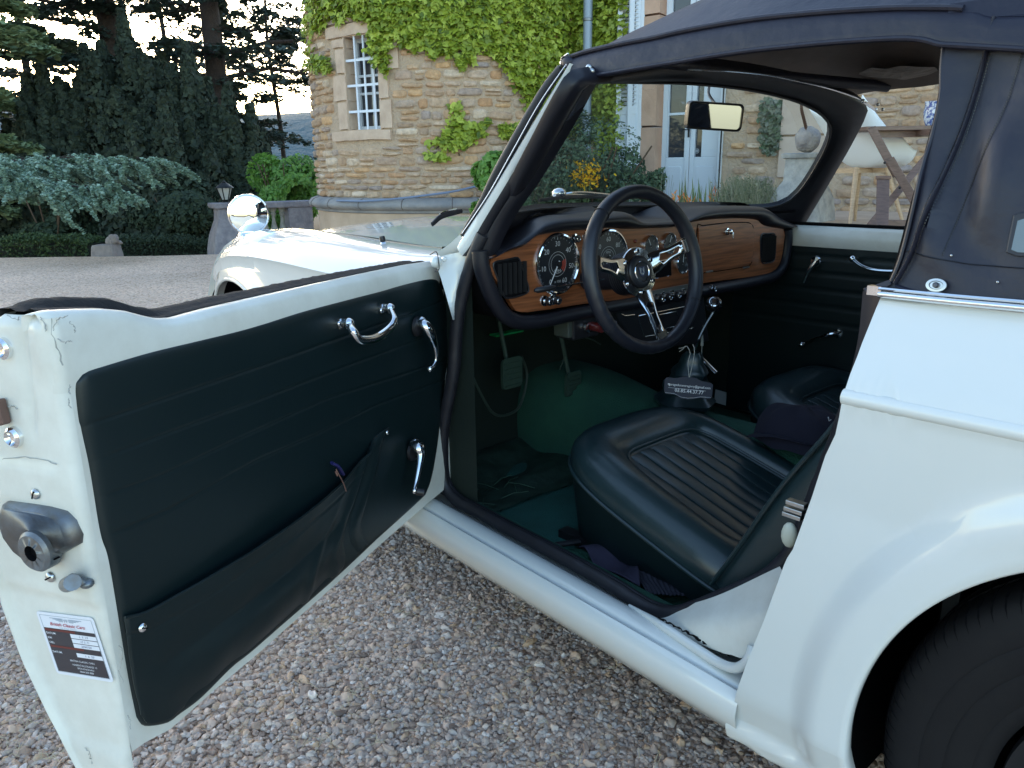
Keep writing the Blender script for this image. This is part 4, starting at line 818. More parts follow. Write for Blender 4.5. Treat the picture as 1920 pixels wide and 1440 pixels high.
# ---- seats
def seat(name, yc, xa=.62, xb=1.155, hw=.262, lab=None):
    zf = lambda x: .452+.31*(x-1.10)+(0)
    def outline(t):     # superellipse, rounder at the front
        ct, st_ = math.cos(t), math.sin(t); n = (4.4 if st_ > 0 else 3.0) if ct > 0 else 6
        a = math.copysign(abs(ct)**(2/n), ct); b = math.copysign(abs(st_)**(2/(4.4 if st_ > 0 else 3.4)), st_); L = (xb-xa)/2
        w = hw*(1-.08*max(0, a)**2); return (xa+xb)/2+a*L, yc+b*w
    ts = np.linspace(0, 2*math.pi, 121)[:-1]; g = G(); rows = []
    cx = (xa+xb)/2
    def inner(t, k=1.):      # the pleated panel: a rounded rectangle
        ct, st_ = math.cos(t), math.sin(t); a = math.copysign(abs(ct)**(2/6.), ct); b = math.copysign(abs(st_)**(2/6.), st_); return cx+.002+a*.150*k*(1 if ct > 0 else 1.25), yc-.015+b*(.158-.012*a)*k
    def mix(t, s):           # s < 1: inside the panel, 1..2: from panel edge to the outer edge
        if s <= 1: return inner(t, s)
        p, q = inner(t), outline(t); return p[0]+(q[0]-p[0])*(s-1), p[1]+(q[1]-p[1])*(s-1)
    for t in ts:
        x, y = outline(t); r = []
        for s, h in ((0, -.022), (.5, -.022), (.9, -.020), (.97, -.021), (1.0, -.018), (1.03, -.008), (1.12, .003), (1.3, .010), (1.5, .010), (1.7, .004), (1.85, -.008), (1.94, -.024), (1.985, -.042), (1.97, -.060)):
            X, Y = mix(t, s); r.append((X, Y, zf(X)+h+.003*noise3((X*12, Y*12, yc))))
        rows.append(r)
    g.grid(rows, cu=True)
    st = make(name, g, LEATHER, car, 60, label=lab)
    g = G(); g.tube([(x, y, zf(x)-.062) for x, y in map(outline, ts)], .0042, 8, closed=True); make('piping', g, LEATHER, st)
    g = G(); g.tube([(x, y, zf(x)-.013) for x, y in map(inner, ts)], .0036, 8, closed=True); make('panel_piping', g, LEATHER, st)
    g = G(); g.grid([[(cx+(x-cx)*s, yc+(y-yc)*s, z) for s, z in ((.985, zf(x)-.064), (.97, zf(x)-.12), (.93, .235))] for x, y in map(outline, ts)], cu=True); make('seat_base', g, TRIM, st)
    # pleats: soft rolls running back to front inside the panel
    for k in range(8):
        y = yc-.015-.135+k*.0386; x0, x1 = cx-.180, cx+.146-.02*(abs(k-3.5)/3.5)**6
        g = G(); pr2 = [(.0192*math.cos(a), .0020*math.sin(a)) for a in np.linspace(0, math.pi, 9)]
        g.sweep([(x, y, zf(x)-.0215+.0025*noise3((x*16, y*16, 2))) for x in np.linspace(x0, x1, 18)], pr2, up=(0, 0, 1), caps=False); make('pleat', g, LEATHER, st, 60)
        if k: g = G(); g.tube([(x, y-.0193, zf(x)-.0195+.0025*noise3((x*16, y*16, 2))) for x in np.linspace(x0+.01, x1-.008, 18)], .0013, 5); make('pleat_piping', g, LEATHER, st)
    return st, zf
ds, zf = seat('driver_seat', .305, xb=1.170, hw=.248, lab='dark green leather driver seat with pleated centre')
ps, zf2 = seat('passenger_seat', -.385, xa=.58, xb=1.13)
def backrest(yc, hw, par, edge=None):
    # front edge line traced on the near bolster, backrest leans back behind it
    if edge is None: edge = [(.72, .30), (.674, .385), (.60, .53), (.53, .645), (.47, .76), (.44, .84)]
    E = smooth([A(e) for e in edge], 26); g = G(); rows = []
    for k, (x, z) in enumerate(E):
        t = k/25; w = hw*(1-.10*t**2); r = []
        for a in np.linspace(0, 2*math.pi, 41)[:-1]:
            ca, sa = math.cos(a), math.sin(a); yy = math.copysign(abs(ca)**(2/9), ca)*w; dd = .058+math.copysign(abs(sa)**(2/3.4), sa)*.058
            r.append((x-dd*(1-.1*t)*.93+(.018 if sa < 0 else 0)*(1-min(1, abs(yy)/(w*.7))**3)*-1, yc+yy, z-.25*dd+.0015*noise3((yy*20, z*20, 4))))
        rows.append(r)
    g.grid(rows, cv=True); top = rows[-1]; c = sum(A(p) for p in top)/len(top)
    g.grid([top, [lerp(p, c+A((-.01, 0, .03)), .35)+A((0, 0, .014)) for p in top], [lerp(p, c, .8)+A((-.0, 0, .024)) for p in top]], cv=True)
    b = make('backrest', g, LEATHER, par, 60)
    g = G(); g.tube([(x-.010, yc+hw*(1-.1*(k/25)**2)*.985, z-.006) for k, (x, z) in enumerate(E)], .0045, 8); make('backrest_piping', g, LEATHER, b)
backrest(.315, .255, ds); backrest(-.385, .255, ps)
g = G(); g.tube([on_z(1040, 1022, .225), on_z(1110, 1012, .225)], .007, 8); g.box(on_z(1085, 1010, .222), (.10, .03, .02)); make('seat_rail', g, STEEL_DARK, car)
g = G(); g.grid([[(x, y, z+(x-1)*.045) for y, z in ((.652, .257), (.645, .262), (.63, .259), (.60, .250), (.575, .21))] for x in np.linspace(.60, 1.40, 20)]); make('sill_carpet', g, CARPET, car)
# ---- passenger door inside
yP = -.60
def on_p(a, b, k=0): return on_y(a, b, yP+k)
g = G(); x0, x1 = .42, 1.43
g.grid([[(x, y, z) for y, z in ((-.64, .852), (-.625, .856), (-.608, .853), (-.598, .842), (-.594, .82), (-.596, .80), (-.60, .79))] for x in np.linspace(x0, x1, 12)]); pd = make('passenger_door', g, JAMB, car)
g = G(); g.box(((x0+x1)/2, -.645, .858), (x1-x0, .03, .012)); make('window_slot', g, VOID, pd, 0)
g = G(); ys = np.linspace(.795, .23, 80)
g.grid([[(x, -.598+(.004-.004*sum(math.exp(-((z-q)/.0032)**2) for q in (.765, .715, .665, .615, .565))), z) for z in ys] for x in np.linspace(x0, x1, 6)]); make('trim_panel', g, TRIM, pd, 60)
g = G(); g.grid([[(x, -.70-.03*math.sin((z-.25)*5), z) for z in np.linspace(.24, .85, 10)] for x in (x0, x1)]); make('outer_skin', g, PAINT, pd)
def grab2(): 
    pa, pb = on_p(1605, 484, .01), on_p(1720, 500, .01); out = A((0, 1, 0)); g = G()
    for c in (pa, pb): g.tube([c, c+out*.022], .0085, 12); g.ball(c+out*.022, .0095, 10)
    g.tube(smooth([pa+out*.022, on_p(1614, 497, .035), on_p(1635, 505, .035), on_p(1665, 508, .035), on_p(1700, 507, .035), pb+out*.022], 30), .0055, 10, flat=.8); make('grab_handle', g, CHROME, pd)
grab2()
g = G(); g.lathe([(.018, 0), (.014, .006), (.001, .008)], on_p(1530, 490, .004), (0, 1, 0), 20); g.tube(smooth([on_p(1530, 490, .03), on_p(1522, 500, .035), on_p(1514, 513, .035), on_p(1507, 530, .034)], 14), 1, 10, scale=list(np.linspace(.010, .0035, 14))); make('door_handle', g, CHROME, pd)
g = G(); g.lathe([(.016, 0), (.013, .006), (.001, .008)], on_p(1572, 625, .004), (0, 1, 0), 20); g.tube(smooth([on_p(1572, 624, .02), on_p(1550, 628, .03), on_p(1520, 638, .03), on_p(1503, 646, .03)], 12), 1, 8, scale=list(np.linspace(.006, .004, 12))); g.ball(on_p(1503, 646, .035), .010, 12); make('window_winder', g, CHROME, pd)
# inner side trim behind the doors and B post bits
g = G(); g.patch([[on_y(*p, .60) for p in ((1618, 545), (1608, 640), (1588, 720), (1565, 790))], [on_y(*p, .60) for p in ((1634, 548), (1626, 640), (1604, 725), (1580, 800))], [on_y(*p, .615) for p in ((1660, 552), (1650, 640), (1625, 730), (1600, 800))]], 8, 14); make('post_trim', g, mat('brown black vinyl', (.022, .015, .020), .6), car)
g = G(); g.box((.30, 0, .60), (.02, 1.24, .5)); g.grid([[(x, y, .60) for y in (-.6, .6)] for x in (-.2, .31)]); make('rear_bulkhead', g, TRIM, car, 0)
g = G()
for a, b in ((1494, 944), (1490, 956), (1487, 966)): g.box(on_y(a, b, .655), (.03, .014, .007))
make('door_striker', g, STEEL, car, 0, bevel=.001)
g = G(); c = on_y(1480, 1003, .66); g.ball(c, .016, 12, sc=(.8, .6, 1.3)); make('striker_buffer', g, mat('cream rubber', (.55, .56, .46), .5), car)
g = G(); g.tube(smooth([on_y(1609, 700, .60), on_y(1604, 718, .60), on_y(1598, 732, .60)], 6), .006, 6, flat=.4); make('belt_guide', g, BLACK, car)

# ================================================================ HOOD (soft top)
# side plane leans in from the waist to the roof edge
NS = A((0, 1, .24)); PS = A((0, .655, .87))
def on_s(a, b, k=0.): return on_pl(a, b, PS+A((0, k, 0)), NS)
seam_u = [(1060, 112), (1100, 98), (1160, 84), (1223, 72), (1300, 55), (1407, 37), (1500, 27), (1590, 20), (1700, 15), (1819, 17), (1860, 30), (1950, 30)]
flap_l = [(1080, 147), (1132, 140), (1200, 128), (1269, 117), (1380, 99), (1498, 86), (1590, 78), (1682, 73), (1730, 75), (1766, 84), (1800, 86), (1950, 95)]
su3 = smooth(px(seam_u, lambda a, b: on_s(a, b)), 90); fl3 = smooth(px(flap_l, lambda a, b: on_s(a, b, .004)), 90)
hood = None
g = G(); g.grid([[a+A((0, -.006, .003)), a+A((0, .003, -.002)), lerp(a, b, .15)+A((0, .006, 0)), lerp(a, b, .45)+A((0, .008+.002*math.sin(k*.2), 0)), lerp(a, b, .75)+A((0, .005, 0)), lerp(a, b, .93)+A((0, .006, 0)), b+A((0, .004, 0)), b+A((0, -.006, -.003)), b+A((0, -.02, .004))] for k, (a, b) in enumerate(zip(su3, fl3))])
hood = make('hood', g, VINYL, car, 60, label='navy black vinyl soft top stretched over the cabin')
g = G(); g.tube([p+A((0, .006, 0)) for p in su3[:80]], .0042, 8); make('drip_piping', g, VINYL, hood)
g = G(); g.tube([p+A((0, .006, 0)) for p in fl3], .0036, 8); make('flap_hem', g, VINYL, hood)
# roof skin: from the side seam over the top and down the other side
ctr = lambda x: 1.400-.13*max(0, (x-.68)/.42)**2
g = G(); rows = []
for p in su3[2:]:
    x = p[0]; r = []
    for t in np.linspace(0, 1, 26):
        y = p[1]*(1-2*t); k = abs(1-2*t); z = p[2]+(ctr(x)-p[2])*(1-k**3.2); z -= .004*math.exp(-((k-.92)/.02)**2)
        r.append((x+.05*(1-k*k), y, z+.001*noise3((x*9, y*9, 0))))
    rows.append(r)
rows.sort(key=lambda r: -r[0][0]); last = rows[-1]
for dx in (.1, .25, .42, .52): rows.append([(q[0]-dx, q[1], q[2]-.10*(dx/.5)**2) for q in last])
g.grid(rows); rows_top = rows; make('roof_skin', g, VINYL, hood, 60)
g = G(); g.grid([[(q[0], q[1]*.985, q[2]-.016+.0025*noise3((q[0]*16, q[1]*12, 1))) for q in r] for r in rows[:-1]]); make('head_lining', g, LINING, hood, 60)
# header roll over the screen
g = G(); hy = np.linspace(.545, -.545, 40)
g.tube([(1.46-.16*(y/.6)**2-.355*.98-.012, y, 1.232+.018*(1-(abs(y)/.585)**2.4)) for y in hy], .013, 12, flat=1.1); make('header_roll', g, VINYL, hood)
g = G(); tp_ = on_s(1060, 113, .006); g.ball(tp_+A((-.005, 0, -.004)), .011, 12, sc=(1.5, .7, 1)); g.tube([tp_+A((.010, .004, -.010)), tp_+A((.006, .004, .004)), tp_+A((-.012, .005, .010))], .0014, 6, mi=1); make('header_end', g, [VINYL, CHROME], hood)
for p in ((1108, 133), (1103, 126)):
    g = G(); g.lathe([(.0005, .003), (.004, .0025), (.0055, 0), (.006, -.003)], on_s(*p, .022), (0, 1, .2), 16); make('press_stud', g, STEEL, hood)
# quarter panel behind the door
qf = [(1768, 88), (1764, 130), (1762, 183), (1748, 250), (1730, 321), (1712, 400), (1694, 470), (1682, 505), (1672, 528), (1655, 545)]
q0 = smooth(px(qf, lambda a, b: on_s(a, b)), 70); zt_, zb_ = q0[0][2], q0[-1][2]
qb = []; folds = [((1745, 300), (1745, 540), .014, .014), ((1835, 120), (1790, 470), -.012, .020), ((1905, 180), (1850, 430), .014, .022), ((1870, 90), (1900, 300), -.008, .02), ((1760, 470), (1800, 560), .007, .012), ((1820, 430), (1880, 560), -.007, .016), ((1700, 500), (1760, 560), -.004, .01)]
fd = []
for a, b, am, w in folds: p, q = on_s(*a), on_s(*b); fd.append((p[[0, 2]], q[[0, 2]], am, w))
def fold(x, z):
    d = .005*noise3((x*8, z*4, 2))+.0015*noise3((x*30, z*12, 7)); X = A((x, z))
    for p, q, am, w in fd:
        e = q-p; t = float(np.clip((X-p)@e/(e@e), 0, 1)); s = np.linalg.norm(X-p-e*t); d += am*math.exp(-(s/w)**2)*math.sin(math.pi*min(1, max(.0, t*.8+.1)))
    return d
g = G(); rows = []
for i, p in enumerate(q0):
    r = [p+A((.0, -.014, 0)), p+A((0, -.004, 0))]
    for t in np.linspace(0, 1, 70):
        z = p[2]; x = p[0]*(1-t)+(-.34-.16*(1-(z-zb_)/(zt_-zb_)))*t; y = .655-.24*(z-.87); y += fold(x, z)*sstep(0, .04, t)*sstep(.885, .95, z); y -= .10*sstep(.55, 1, t)**2
        r.append(A((x, y, z)))
    rows.append(r)
g.grid(rows); g.grid([[q0[0]+A((0, 0, .0)), q0[0]+A((0, -.004, .05))], [A((-.5, .55, zt_)), A((-.5, .50, zt_+.05))]])
qp = make('quarter_panel', g, VINYL, hood, 60)
rows_r = [[(q[0], -q[1], q[2]) for q in r[::6]] for r in rows[::4]]
g = G(); g.grid(rows_r); make('quarter_panel', g, VINYL, hood, 60)
# rear of the hood with a clear window
lr_ = rows_top[-1]; rz = lambda y: float(np.interp(abs(y), [abs(q[1]) for q in lr_[13:]], [q[2] for q in lr_[13:]])); rx_ = lr_[13][0]
def rearp(t, y, k=0): z0 = rz(y); return (rx_-.02*0-(rx_+.52)*0+(-.52-rx_)*t-k, y*(1+.08*t), z0+(.885-z0)*t)
g = G(); g.grid([[rearp(t, y) for y in np.linspace(-.565, .565, 24)] for t in (0, .1, .2)]); g.grid([[rearp(t, y) for y in np.linspace(-.565, .565, 24)] for t in (.82, .9, 1)])
for s in (1, -1): g.grid([[rearp(t, s*y) for y in (.43, .5, .565)] for t in np.linspace(.2, .82, 6)])
make('hood_rear', g, VINYL, hood, 0)
g = G(); g.grid([[rearp(t, y, .002) for y in np.linspace(-.44, .44, 16)] for t in np.linspace(.18, .84, 6)]); make('rear_window', g, glassmat('hazy rear window', (.50, .58, .72), 1.), hood)
# edge binding and stitched piping strip
def strip(pts, r, flat, k, nm, m=VINYL, par=None, n=60, dash=None):
    P = smooth(px(pts, lambda a, b: on_s(a, b, k)), n)
    P = [p+A((0, fold(p[0], p[2])*sstep(.885, .95, p[2]), 0)) for p in P]
    g = G()
    if dash:
        for i in range(0, n-1): g.tube([P[i], lerp(P[i], P[i+1], .55)], r, 4)
    else: g.tube(P, r, 8, flat=flat)
    return make(nm, g, m, par or qp)
strip([(1865, 32), (1852, 80), (1837, 128), (1818, 190), (1796, 257), (1775, 313), (1755, 367), (1735, 418), (1714, 467), (1694, 505), (1678, 533)], .0075, .3, .0015, 'seam_strip')
for dx in (-6, 7):
    strip([(1865+dx, 36), (1852+dx, 80), (1837+dx, 128), (1818+dx, 190), (1796+dx, 257), (1775+dx, 313), (1755+dx, 367), (1735+dx, 418), (1714+dx, 467), (1694+dx, 505), (1680+dx, 528)], .0009, 1, .0042, 'stitch_line', BLACK, None, 90, True)['kind'] = 'stuff'
strip([(1924, 60), (1904, 130), (1879, 206), (1852, 265), (1828, 321), (1808, 370), (1792, 412), (1778, 450), (1769, 480)], .0009, 1, .0015, 'stitch_line', BLACK, None, 90, True)['kind'] = 'stuff'
strip([(1700, 470), (1746, 481), (1790, 490), (1819, 495), (1880, 500), (1930, 503)], .0009, 1, .0015, 'stitch_line', BLACK, None, 60, True)['kind'] = 'stuff'
strip(qf[:-1], .0045, .7, .000, 'edge_binding')
strip([(1681, 536), (1720, 548), (1780, 556), (1850, 563), (1930, 570)], .006, .4, .001, 'hem_strip')
# loose dark flap hanging inside the edge
g = G(); a3 = smooth([on_s(a, b, -.02) for a, b in ((1764, 84), (1758, 190), (1722, 330), (1680, 490), (1668, 520))], 30); b3 = smooth([on_s(a, b, -.03) for a, b in ((1790, 84), (1790, 190), (1750, 330), (1702, 490), (1690, 540))], 30)
g.grid([[a, lerp(a, b, .5)+A((0, .006, 0)), b] for a, b in zip(a3, b3)]); make('inner_flap', g, VOID, hood, solid=.003)
g = G(); g.slab([on_s(a, b, .004) for a, b in ((1617, 541), (1640, 534), (1668, 524), (1672, 533), (1648, 548), (1628, 556))], (0, -.006, 0), 0); make('hood_tab', g, VINYL, hood, 0, bevel=.0015)
g = G(); c = on_s(1756, 535, .006); ex, ey, n = basis(NS); oval = lambda a, b, k: [c+n*k+ex*a*math.cos(t)+ey*b*math.sin(t) for t in np.linspace(0, 2*math.pi, 33)[:-1]]
g.grid([[*q] for q in zip(oval(.0125, .0085, 0), oval(.0122, .0082, .0022), oval(.0085, .0055, .0024), oval(.0075, .0046, .0008))], cu=True); g.slab(oval(.0078, .0048, .0006), n*.0004); tb = make('turn_button', g, STEEL, hood)
g = G(); g.lathe([(.0036, .0005), (.0036, .0045), (.0028, .0058), (.0004, .006)], c, n, 18); make('button_stud', g, mat('gunmetal', (.10, .10, .11), .3, .8), tb)
for p in ((1784, 479), (1871, 529)): g = G(); g.lathe([(.0004, .0016), (.0013, .0012), (.0016, 0)], on_s(*p, .003), NS, 10); make('rivet', g, STEEL, hood)
g = G(); P = [on_s(a, b, .004) for a, b in ((1885, 474), (1899, 404), (1915, 398), (2060, 398), (2075, 490), (1905, 481))]; g.slab(P, (0, -.003, 0)); qw = make('quarter_window', g, mat('window border vinyl', (.014, .015, .022), .4), hood, 0, bevel=.002)
g = G(); P = [on_s(a, b, .0055) for a, b in ((1896, 468), (1908, 414), (1920, 410), (2052, 410), (2062, 480), (1908, 473))]; g.slab(P, (0, -.001, 0)); make('window_sheet', g, mat('milky plastic', (.14, .18, .20), .25, coat=.4), qw, 0)
# chrome moulding along the waist
g = G(); P = smooth([A((.424, .664, .8735)), A((.33, .668, .8745)), A((.2, .668, .876)), A((-.1, .666, .874)), A((-.5, .655, .862)), A((-.8, .63, .835))], 40); g.tube(P, .0055, 10, flat=.9); g.tube([p+A((0, .003, .0075)) for p in P], .0022, 6)
g.box(P[0]+A((.006, -.002, .004)), (.018, .012, .012)); make('waist_moulding', g, CHROME, car)
# ceiling: wrinkled round patch
cc = on_z(1690, 132, 1.264); g = G(); P = []
for r in np.linspace(.02, 1, 9): P.append([cc+A((math.cos(t)*.085*r*(1+.1*math.sin(3*t)), math.sin(t)*.13*r*(1+.08*math.cos(5*t)), -.012*(1-r**3)+.004*noise3((math.cos(t)*r*3, math.sin(t)*r*3, 9))-.004)) for t in np.linspace(0, 2*math.pi, 37)[:-1]])
g.grid(P, cv=True); make('lining_patch', g, mat('faded lining', (.34, .28, .23), .9, bump=[('noise', 18, .9, .02)], var=(10, .4, (.18, .15, .125))), hood)
for a, b in ((1646, 196), (1655, 205)):
    g = G(); g.ball(on_y(a, b, -.52), .0045, 8); make('catch_pin', g, STEEL, hood)

# ================================================================ LOOSE THINGS IN THE CAR
# hanging tag
tc_ = on_y(1290, 727, .12); tg = thing('key_tag', 'dark blue card tag with white lettering hanging on a string from the gear lever', 'tag', tuple(tc_))
fx, fy, fn_ = basis(A((-.55, .80, .22))); tp0 = lambda a, b, k=0: on_pl(a, b, tc_+fn_*k, fn_)
ol = [(1246, 712), (1250, 707), (1268, 709), (1280, 706), (1292, 706), (1305, 709), (1314, 714), (1333, 718), (1337, 722), (1335, 744), (1331, 748), (1312, 746), (1302, 748), (1290, 749), (1277, 747), (1266, 740), (1248, 738), (1245, 734)]
TG = mat('navy card', (.016, .022, .045), .5, spec=.3); g = G(); g.slab([tp0(a, b) for a, b in ol], -fn_*.0015); make('tag_card', g, TG, tg, 0, bevel=.0004)
g = G(); o1 = tp0(1291, 723, .0006); rx = tp0(1330, 727.5, .0006)-tp0(1250, 719.5, .0006); rw = np.linalg.norm(rx); rx /= rw; ry = np.cross(fn_, rx)
ry = ry if ry[2] > 0 else -ry
put_text(g, 'garageducentregivry@gmail.com', tp0(1293, 724.2, .0006), rx, ry, rw*.078, 0, bold=True, sx=.95); put_text(g, '03.85.44.37.77', tp0(1292, 734.2, .0006), rx, ry, rw*.115, 0, bold=True)
for q in (((1253, 726.5), (1323, 733.2)), ((1247, 736), (1264, 738)), ((1313, 744), (1333, 745.5))): g.tube([tp0(a, b, .0006) for a, b in q], .0004, 4)
g.tube([tp0(a, b, .0006) for a, b in ((1264, 738), (1270, 741), (1277, 744.5), (1290, 746.5), (1302, 746), (1313, 744))], .0004, 4); g.box(tp0(1254, 720, .0006), (.0042, .0008, .003), np.array([rx, fn_, ry]).T); g.tube([tp0(1268, 729, .0007), tp0(1269, 732, .0007), tp0(1271, 733, .0007)], .0006, 4)
make('tag_print', g, WHITEPR, tg, 0, weld=False)
g = G(); 
g.tube(smooth([tp0(1292, 707), on_y(1290, 680, .12), on_y(1294, 662, .12), on_y(1287, 648, .12), on_y(1281, 654, .12), on_y(1274, 659, .12)], 16), .0008, 5); g.tube(smooth([tp0(1293, 707), on_y(1300, 675, .12), on_y(1302, 655, .12), on_y(1299, 646, .12)], 14), .0008, 5); g.tube(smooth([on_y(1287, 649, .12), on_y(1280, 652, .12), on_y(1273, 653, .12)], 8), .0008, 5); make('tag_string', g, mat('white string', (.6, .6, .56), .8), tg)
# navy cap between the seats
cz = on_z(1500, 800, .47); cap = thing('cloth_cap', 'navy blue cloth cap with a small white mark between the two seats', 'cap', (cz[0], cz[1], .42))
g = G(); cy_, cx_ = on_z(1505, 800, .45)[1], on_z(1505, 800, .45)[0]; P = []
for r in np.linspace(0.03, 1, 12): P.append([(cx_+math.cos(t)*.115*r, cy_+math.sin(t)*.085*r, .415+.085*math.sqrt(max(0, 1-r**2.4))+.012*noise3((math.cos(t)*r*2, math.sin(t)*r*2, 4))+.008*math.cos(6*t)*r*(1-r)) for t in np.linspace(0, 2*math.pi, 49)[:-1]])
g.grid(P, cv=True); make('crown', g, NAVY, cap)
g = G(); v1, v2 = A((cx_-.06, cy_+.05, .43)), A((cx_+.09, cy_+.06, .425)); g.patch([[v1, lerp(v1, v2, .5)+A((0, .0, .012)), v2], [v1+A((.0, .03, .01)), lerp(v1, v2, .5)+A((0, .045, .018)), v2+A((0, .03, .0))]], 6, 14); make('peak', g, NAVY, cap, solid=.003)
g = G(); m0 = on_x(1555, 786, cx_-.09); g.tube([m0+A((0, .006, .006)), m0+A((0, -.0, -.004)), m0+A((0, -.008, -.003))], .0012, 5); make('white_mark', g, WHITEPR, cap)
# purple cloth under the seat
cz = on_z(1150, 1065, .24); pc = thing('folded_cloth', 'dark purple cloth stuffed under the driver seat by the sill', 'cloth', (cz[0], cz[1], .21)); g = G()
c4 = [on_z(a, b, .235) for a, b in ((1085, 1030), (1190, 1020), (1200, 1105), (1130, 1070))]; P = []
for i in np.linspace(0, 1, 24): P.append([lerp(lerp(c4[0], c4[1], j), lerp(c4[3], c4[2], j), i)+A((0, 0, .007*math.sin(i*6+j*3)+.012*noise3((i*2, j*2, 0))+.004)) for j in np.linspace(0, 1, 24)])
g.grid(P); make('cloth_fold', g, PURPLE, pc, solid=.003)
c4 = [on_z(a, b, .235) for a, b in ((1180, 1060), (1270, 1075), (1285, 1118), (1215, 1112))]; g = G(); P = []
for i in np.linspace(0, 1, 14): P.append([lerp(lerp(c4[0], c4[1], j), lerp(c4[3], c4[2], j), i)+A((0, 0, .003*math.sin(j*60)*.4+.004*noise3((i*3, j*3, 0)))) for j in np.linspace(0, 1, 60)])
g.grid(P); make('ribbed_fold', g, mat('dark slate cloth', (.022, .022, .035), .8), pc)
# pen in the pocket
pp = on_door(640, 900, .03); pen = thing('pen_with_cord', 'navy pen top with a thin coppery cord poking out of the door pocket', 'pen', tuple(pp))
g = G(); g.tube(smooth([on_door(622, 868, .028), on_door(633, 874, .032), on_door(642, 888, .026)], 10), .006, 10, flat=.5); make('pen_cap', g, mat('ink blue plastic', (.02, .02, .10), .35), pen)
g = G(); g.tube(smooth([on_door(630, 880, .036), on_door(637, 893, .038), on_door(644, 906, .038), on_door(649, 921, .036)], 10), .0011, 5); g.tube(smooth([on_door(629, 884, .036), on_door(633, 893, .037), on_door(632, 888, .037)], 6), .0016, 5); make('pen_clip', g, mat('coppery metal', (.35, .2, .16), .3, .7), pen)
# ================================================================ THE PLACE
FH = A((_f[0], _f[1], 0)); FH /= np.linalg.norm(FH); RH = A((FH[1], -FH[0], 0))
def std(a, D, z):
    """the point on the upright through picture column a, at depth D and height z"""
    v = 720+((CAM[2]-z)/D+_f[2]+_r[2]*(a-960)/FPX)*FPX/_u[2]; return CAM+ray(a, v)*D
def npobj(name, V, F, m, parent=None, kind=None, smooth_=False):
    V = np.asarray(V, np.float32); F = np.asarray(F, np.int32); me = bpy.data.meshes.new(name); me.vertices.add(len(V)); me.vertices.foreach_set('co', (V-(np.array(wloc(parent), np.float32) if parent else 0)).ravel())
    k = F.shape[1]; me.loops.add(F.size); me.loops.foreach_set('vertex_index', F.ravel()); me.polygons.add(len(F)); me.polygons.foreach_set('loop_start', np.arange(0, F.size, k, dtype=np.int32)); me.polygons.foreach_set('loop_total', np.full(len(F), k, np.int32))
    me.update(calc_edges=True); me.materials.append(m)
    if smooth_: me.polygons.foreach_set('use_smooth', [True]*len(F))
    o = bpy.data.objects.new(name, me); COL.objects.link(o); o.parent = parent
    if kind: o['kind'] = kind
    return o
def ramp_mat(name, cols, rough=.9, island=True, noise=None, bump=None, trans=0., pos=None):
    """colour picked per piece (mesh island or object) from a ramp"""
    m = bpy.data.materials.new(name); m.use_nodes = True; t = m.node_tree; N = t.nodes; L = t.links; p = N['Principled BSDF']; p.inputs['Roughness'].default_value = rough
    ge = N.new('ShaderNodeNewGeometry'); oi = N.new('ShaderNodeObjectInfo'); ad = N.new('ShaderNodeMath'); ad.operation = 'ADD'; fr = N.new('ShaderNodeMath'); fr.operation = 'FRACT'
    L.new(ge.outputs['Random Per Island'], ad.inputs[0]); L.new(oi.outputs['Random'], ad.inputs[1]); L.new(ad.outputs[0], fr.inputs[0])
    r = N.new('ShaderNodeValToRGB'); r.color_ramp.interpolation = 'LINEAR'; e = r.color_ramp.elements
    while len(e) < len(cols): e.new(.5)
    for i, c in enumerate(cols): e[i].position = i/(len(cols)-1) if pos is None else pos[i]; e[i].color = (*c, 1)
    L.new(fr.outputs[0], r.inputs[0]); out = r.outputs[0]; tc = N.new('ShaderNodeTexCoord')
    if noise:
        n = N.new('ShaderNodeTexNoise'); n.inputs['Scale'].default_value = noise[0]; n.inputs['Detail'].default_value = 7; n.inputs['Roughness'].default_value = .7; L.new(ge.outputs['Position'], n.inputs['Vector'])
        mr = N.new('ShaderNodeMapRange'); mr.inputs['From Min'].default_value = .3; mr.inputs['From Max'].default_value = .7; mr.inputs['To Min'].default_value = 1-noise[1]; mr.inputs['To Max'].default_value = 1+noise[1]*.6; L.new(n.outputs[0], mr.inputs[0])
        mx = N.new('ShaderNodeVectorMath'); mx.operation = 'SCALE'; L.new(out, mx.inputs[0]); L.new(mr.outputs[0], mx.inputs['Scale']); out = mx.outputs[0]
    L.new(out, p.inputs['Base Color'])
    if bump:
        n = N.new('ShaderNodeTexNoise'); n.inputs['Scale'].default_value = bump[0]; n.inputs['Detail'].default_value = 8; n.inputs['Roughness'].default_value = .65; L.new(ge.outputs['Position'], n.inputs['Vector']); b = N.new('ShaderNodeBump'); b.inputs['Strength'].default_value = bump[1]; b.inputs['Distance'].default_value = bump[2]; L.new(n.outputs[0], b.inputs['Height']); L.new(b.outputs[0], p.inputs['Normal'])
    if trans:
        tr = N.new('ShaderNodeBsdfTranslucent'); L.new(out, tr.inputs[0]); ms = N.new('ShaderNodeMixShader'); ms.inputs[0].default_value = trans; o = N['Material Output']; L.new(p.outputs[0], ms.inputs[1]); L.new(tr.outputs[0], ms.inputs[2]); L.new(ms.outputs[0], o.inputs[0])
    return m
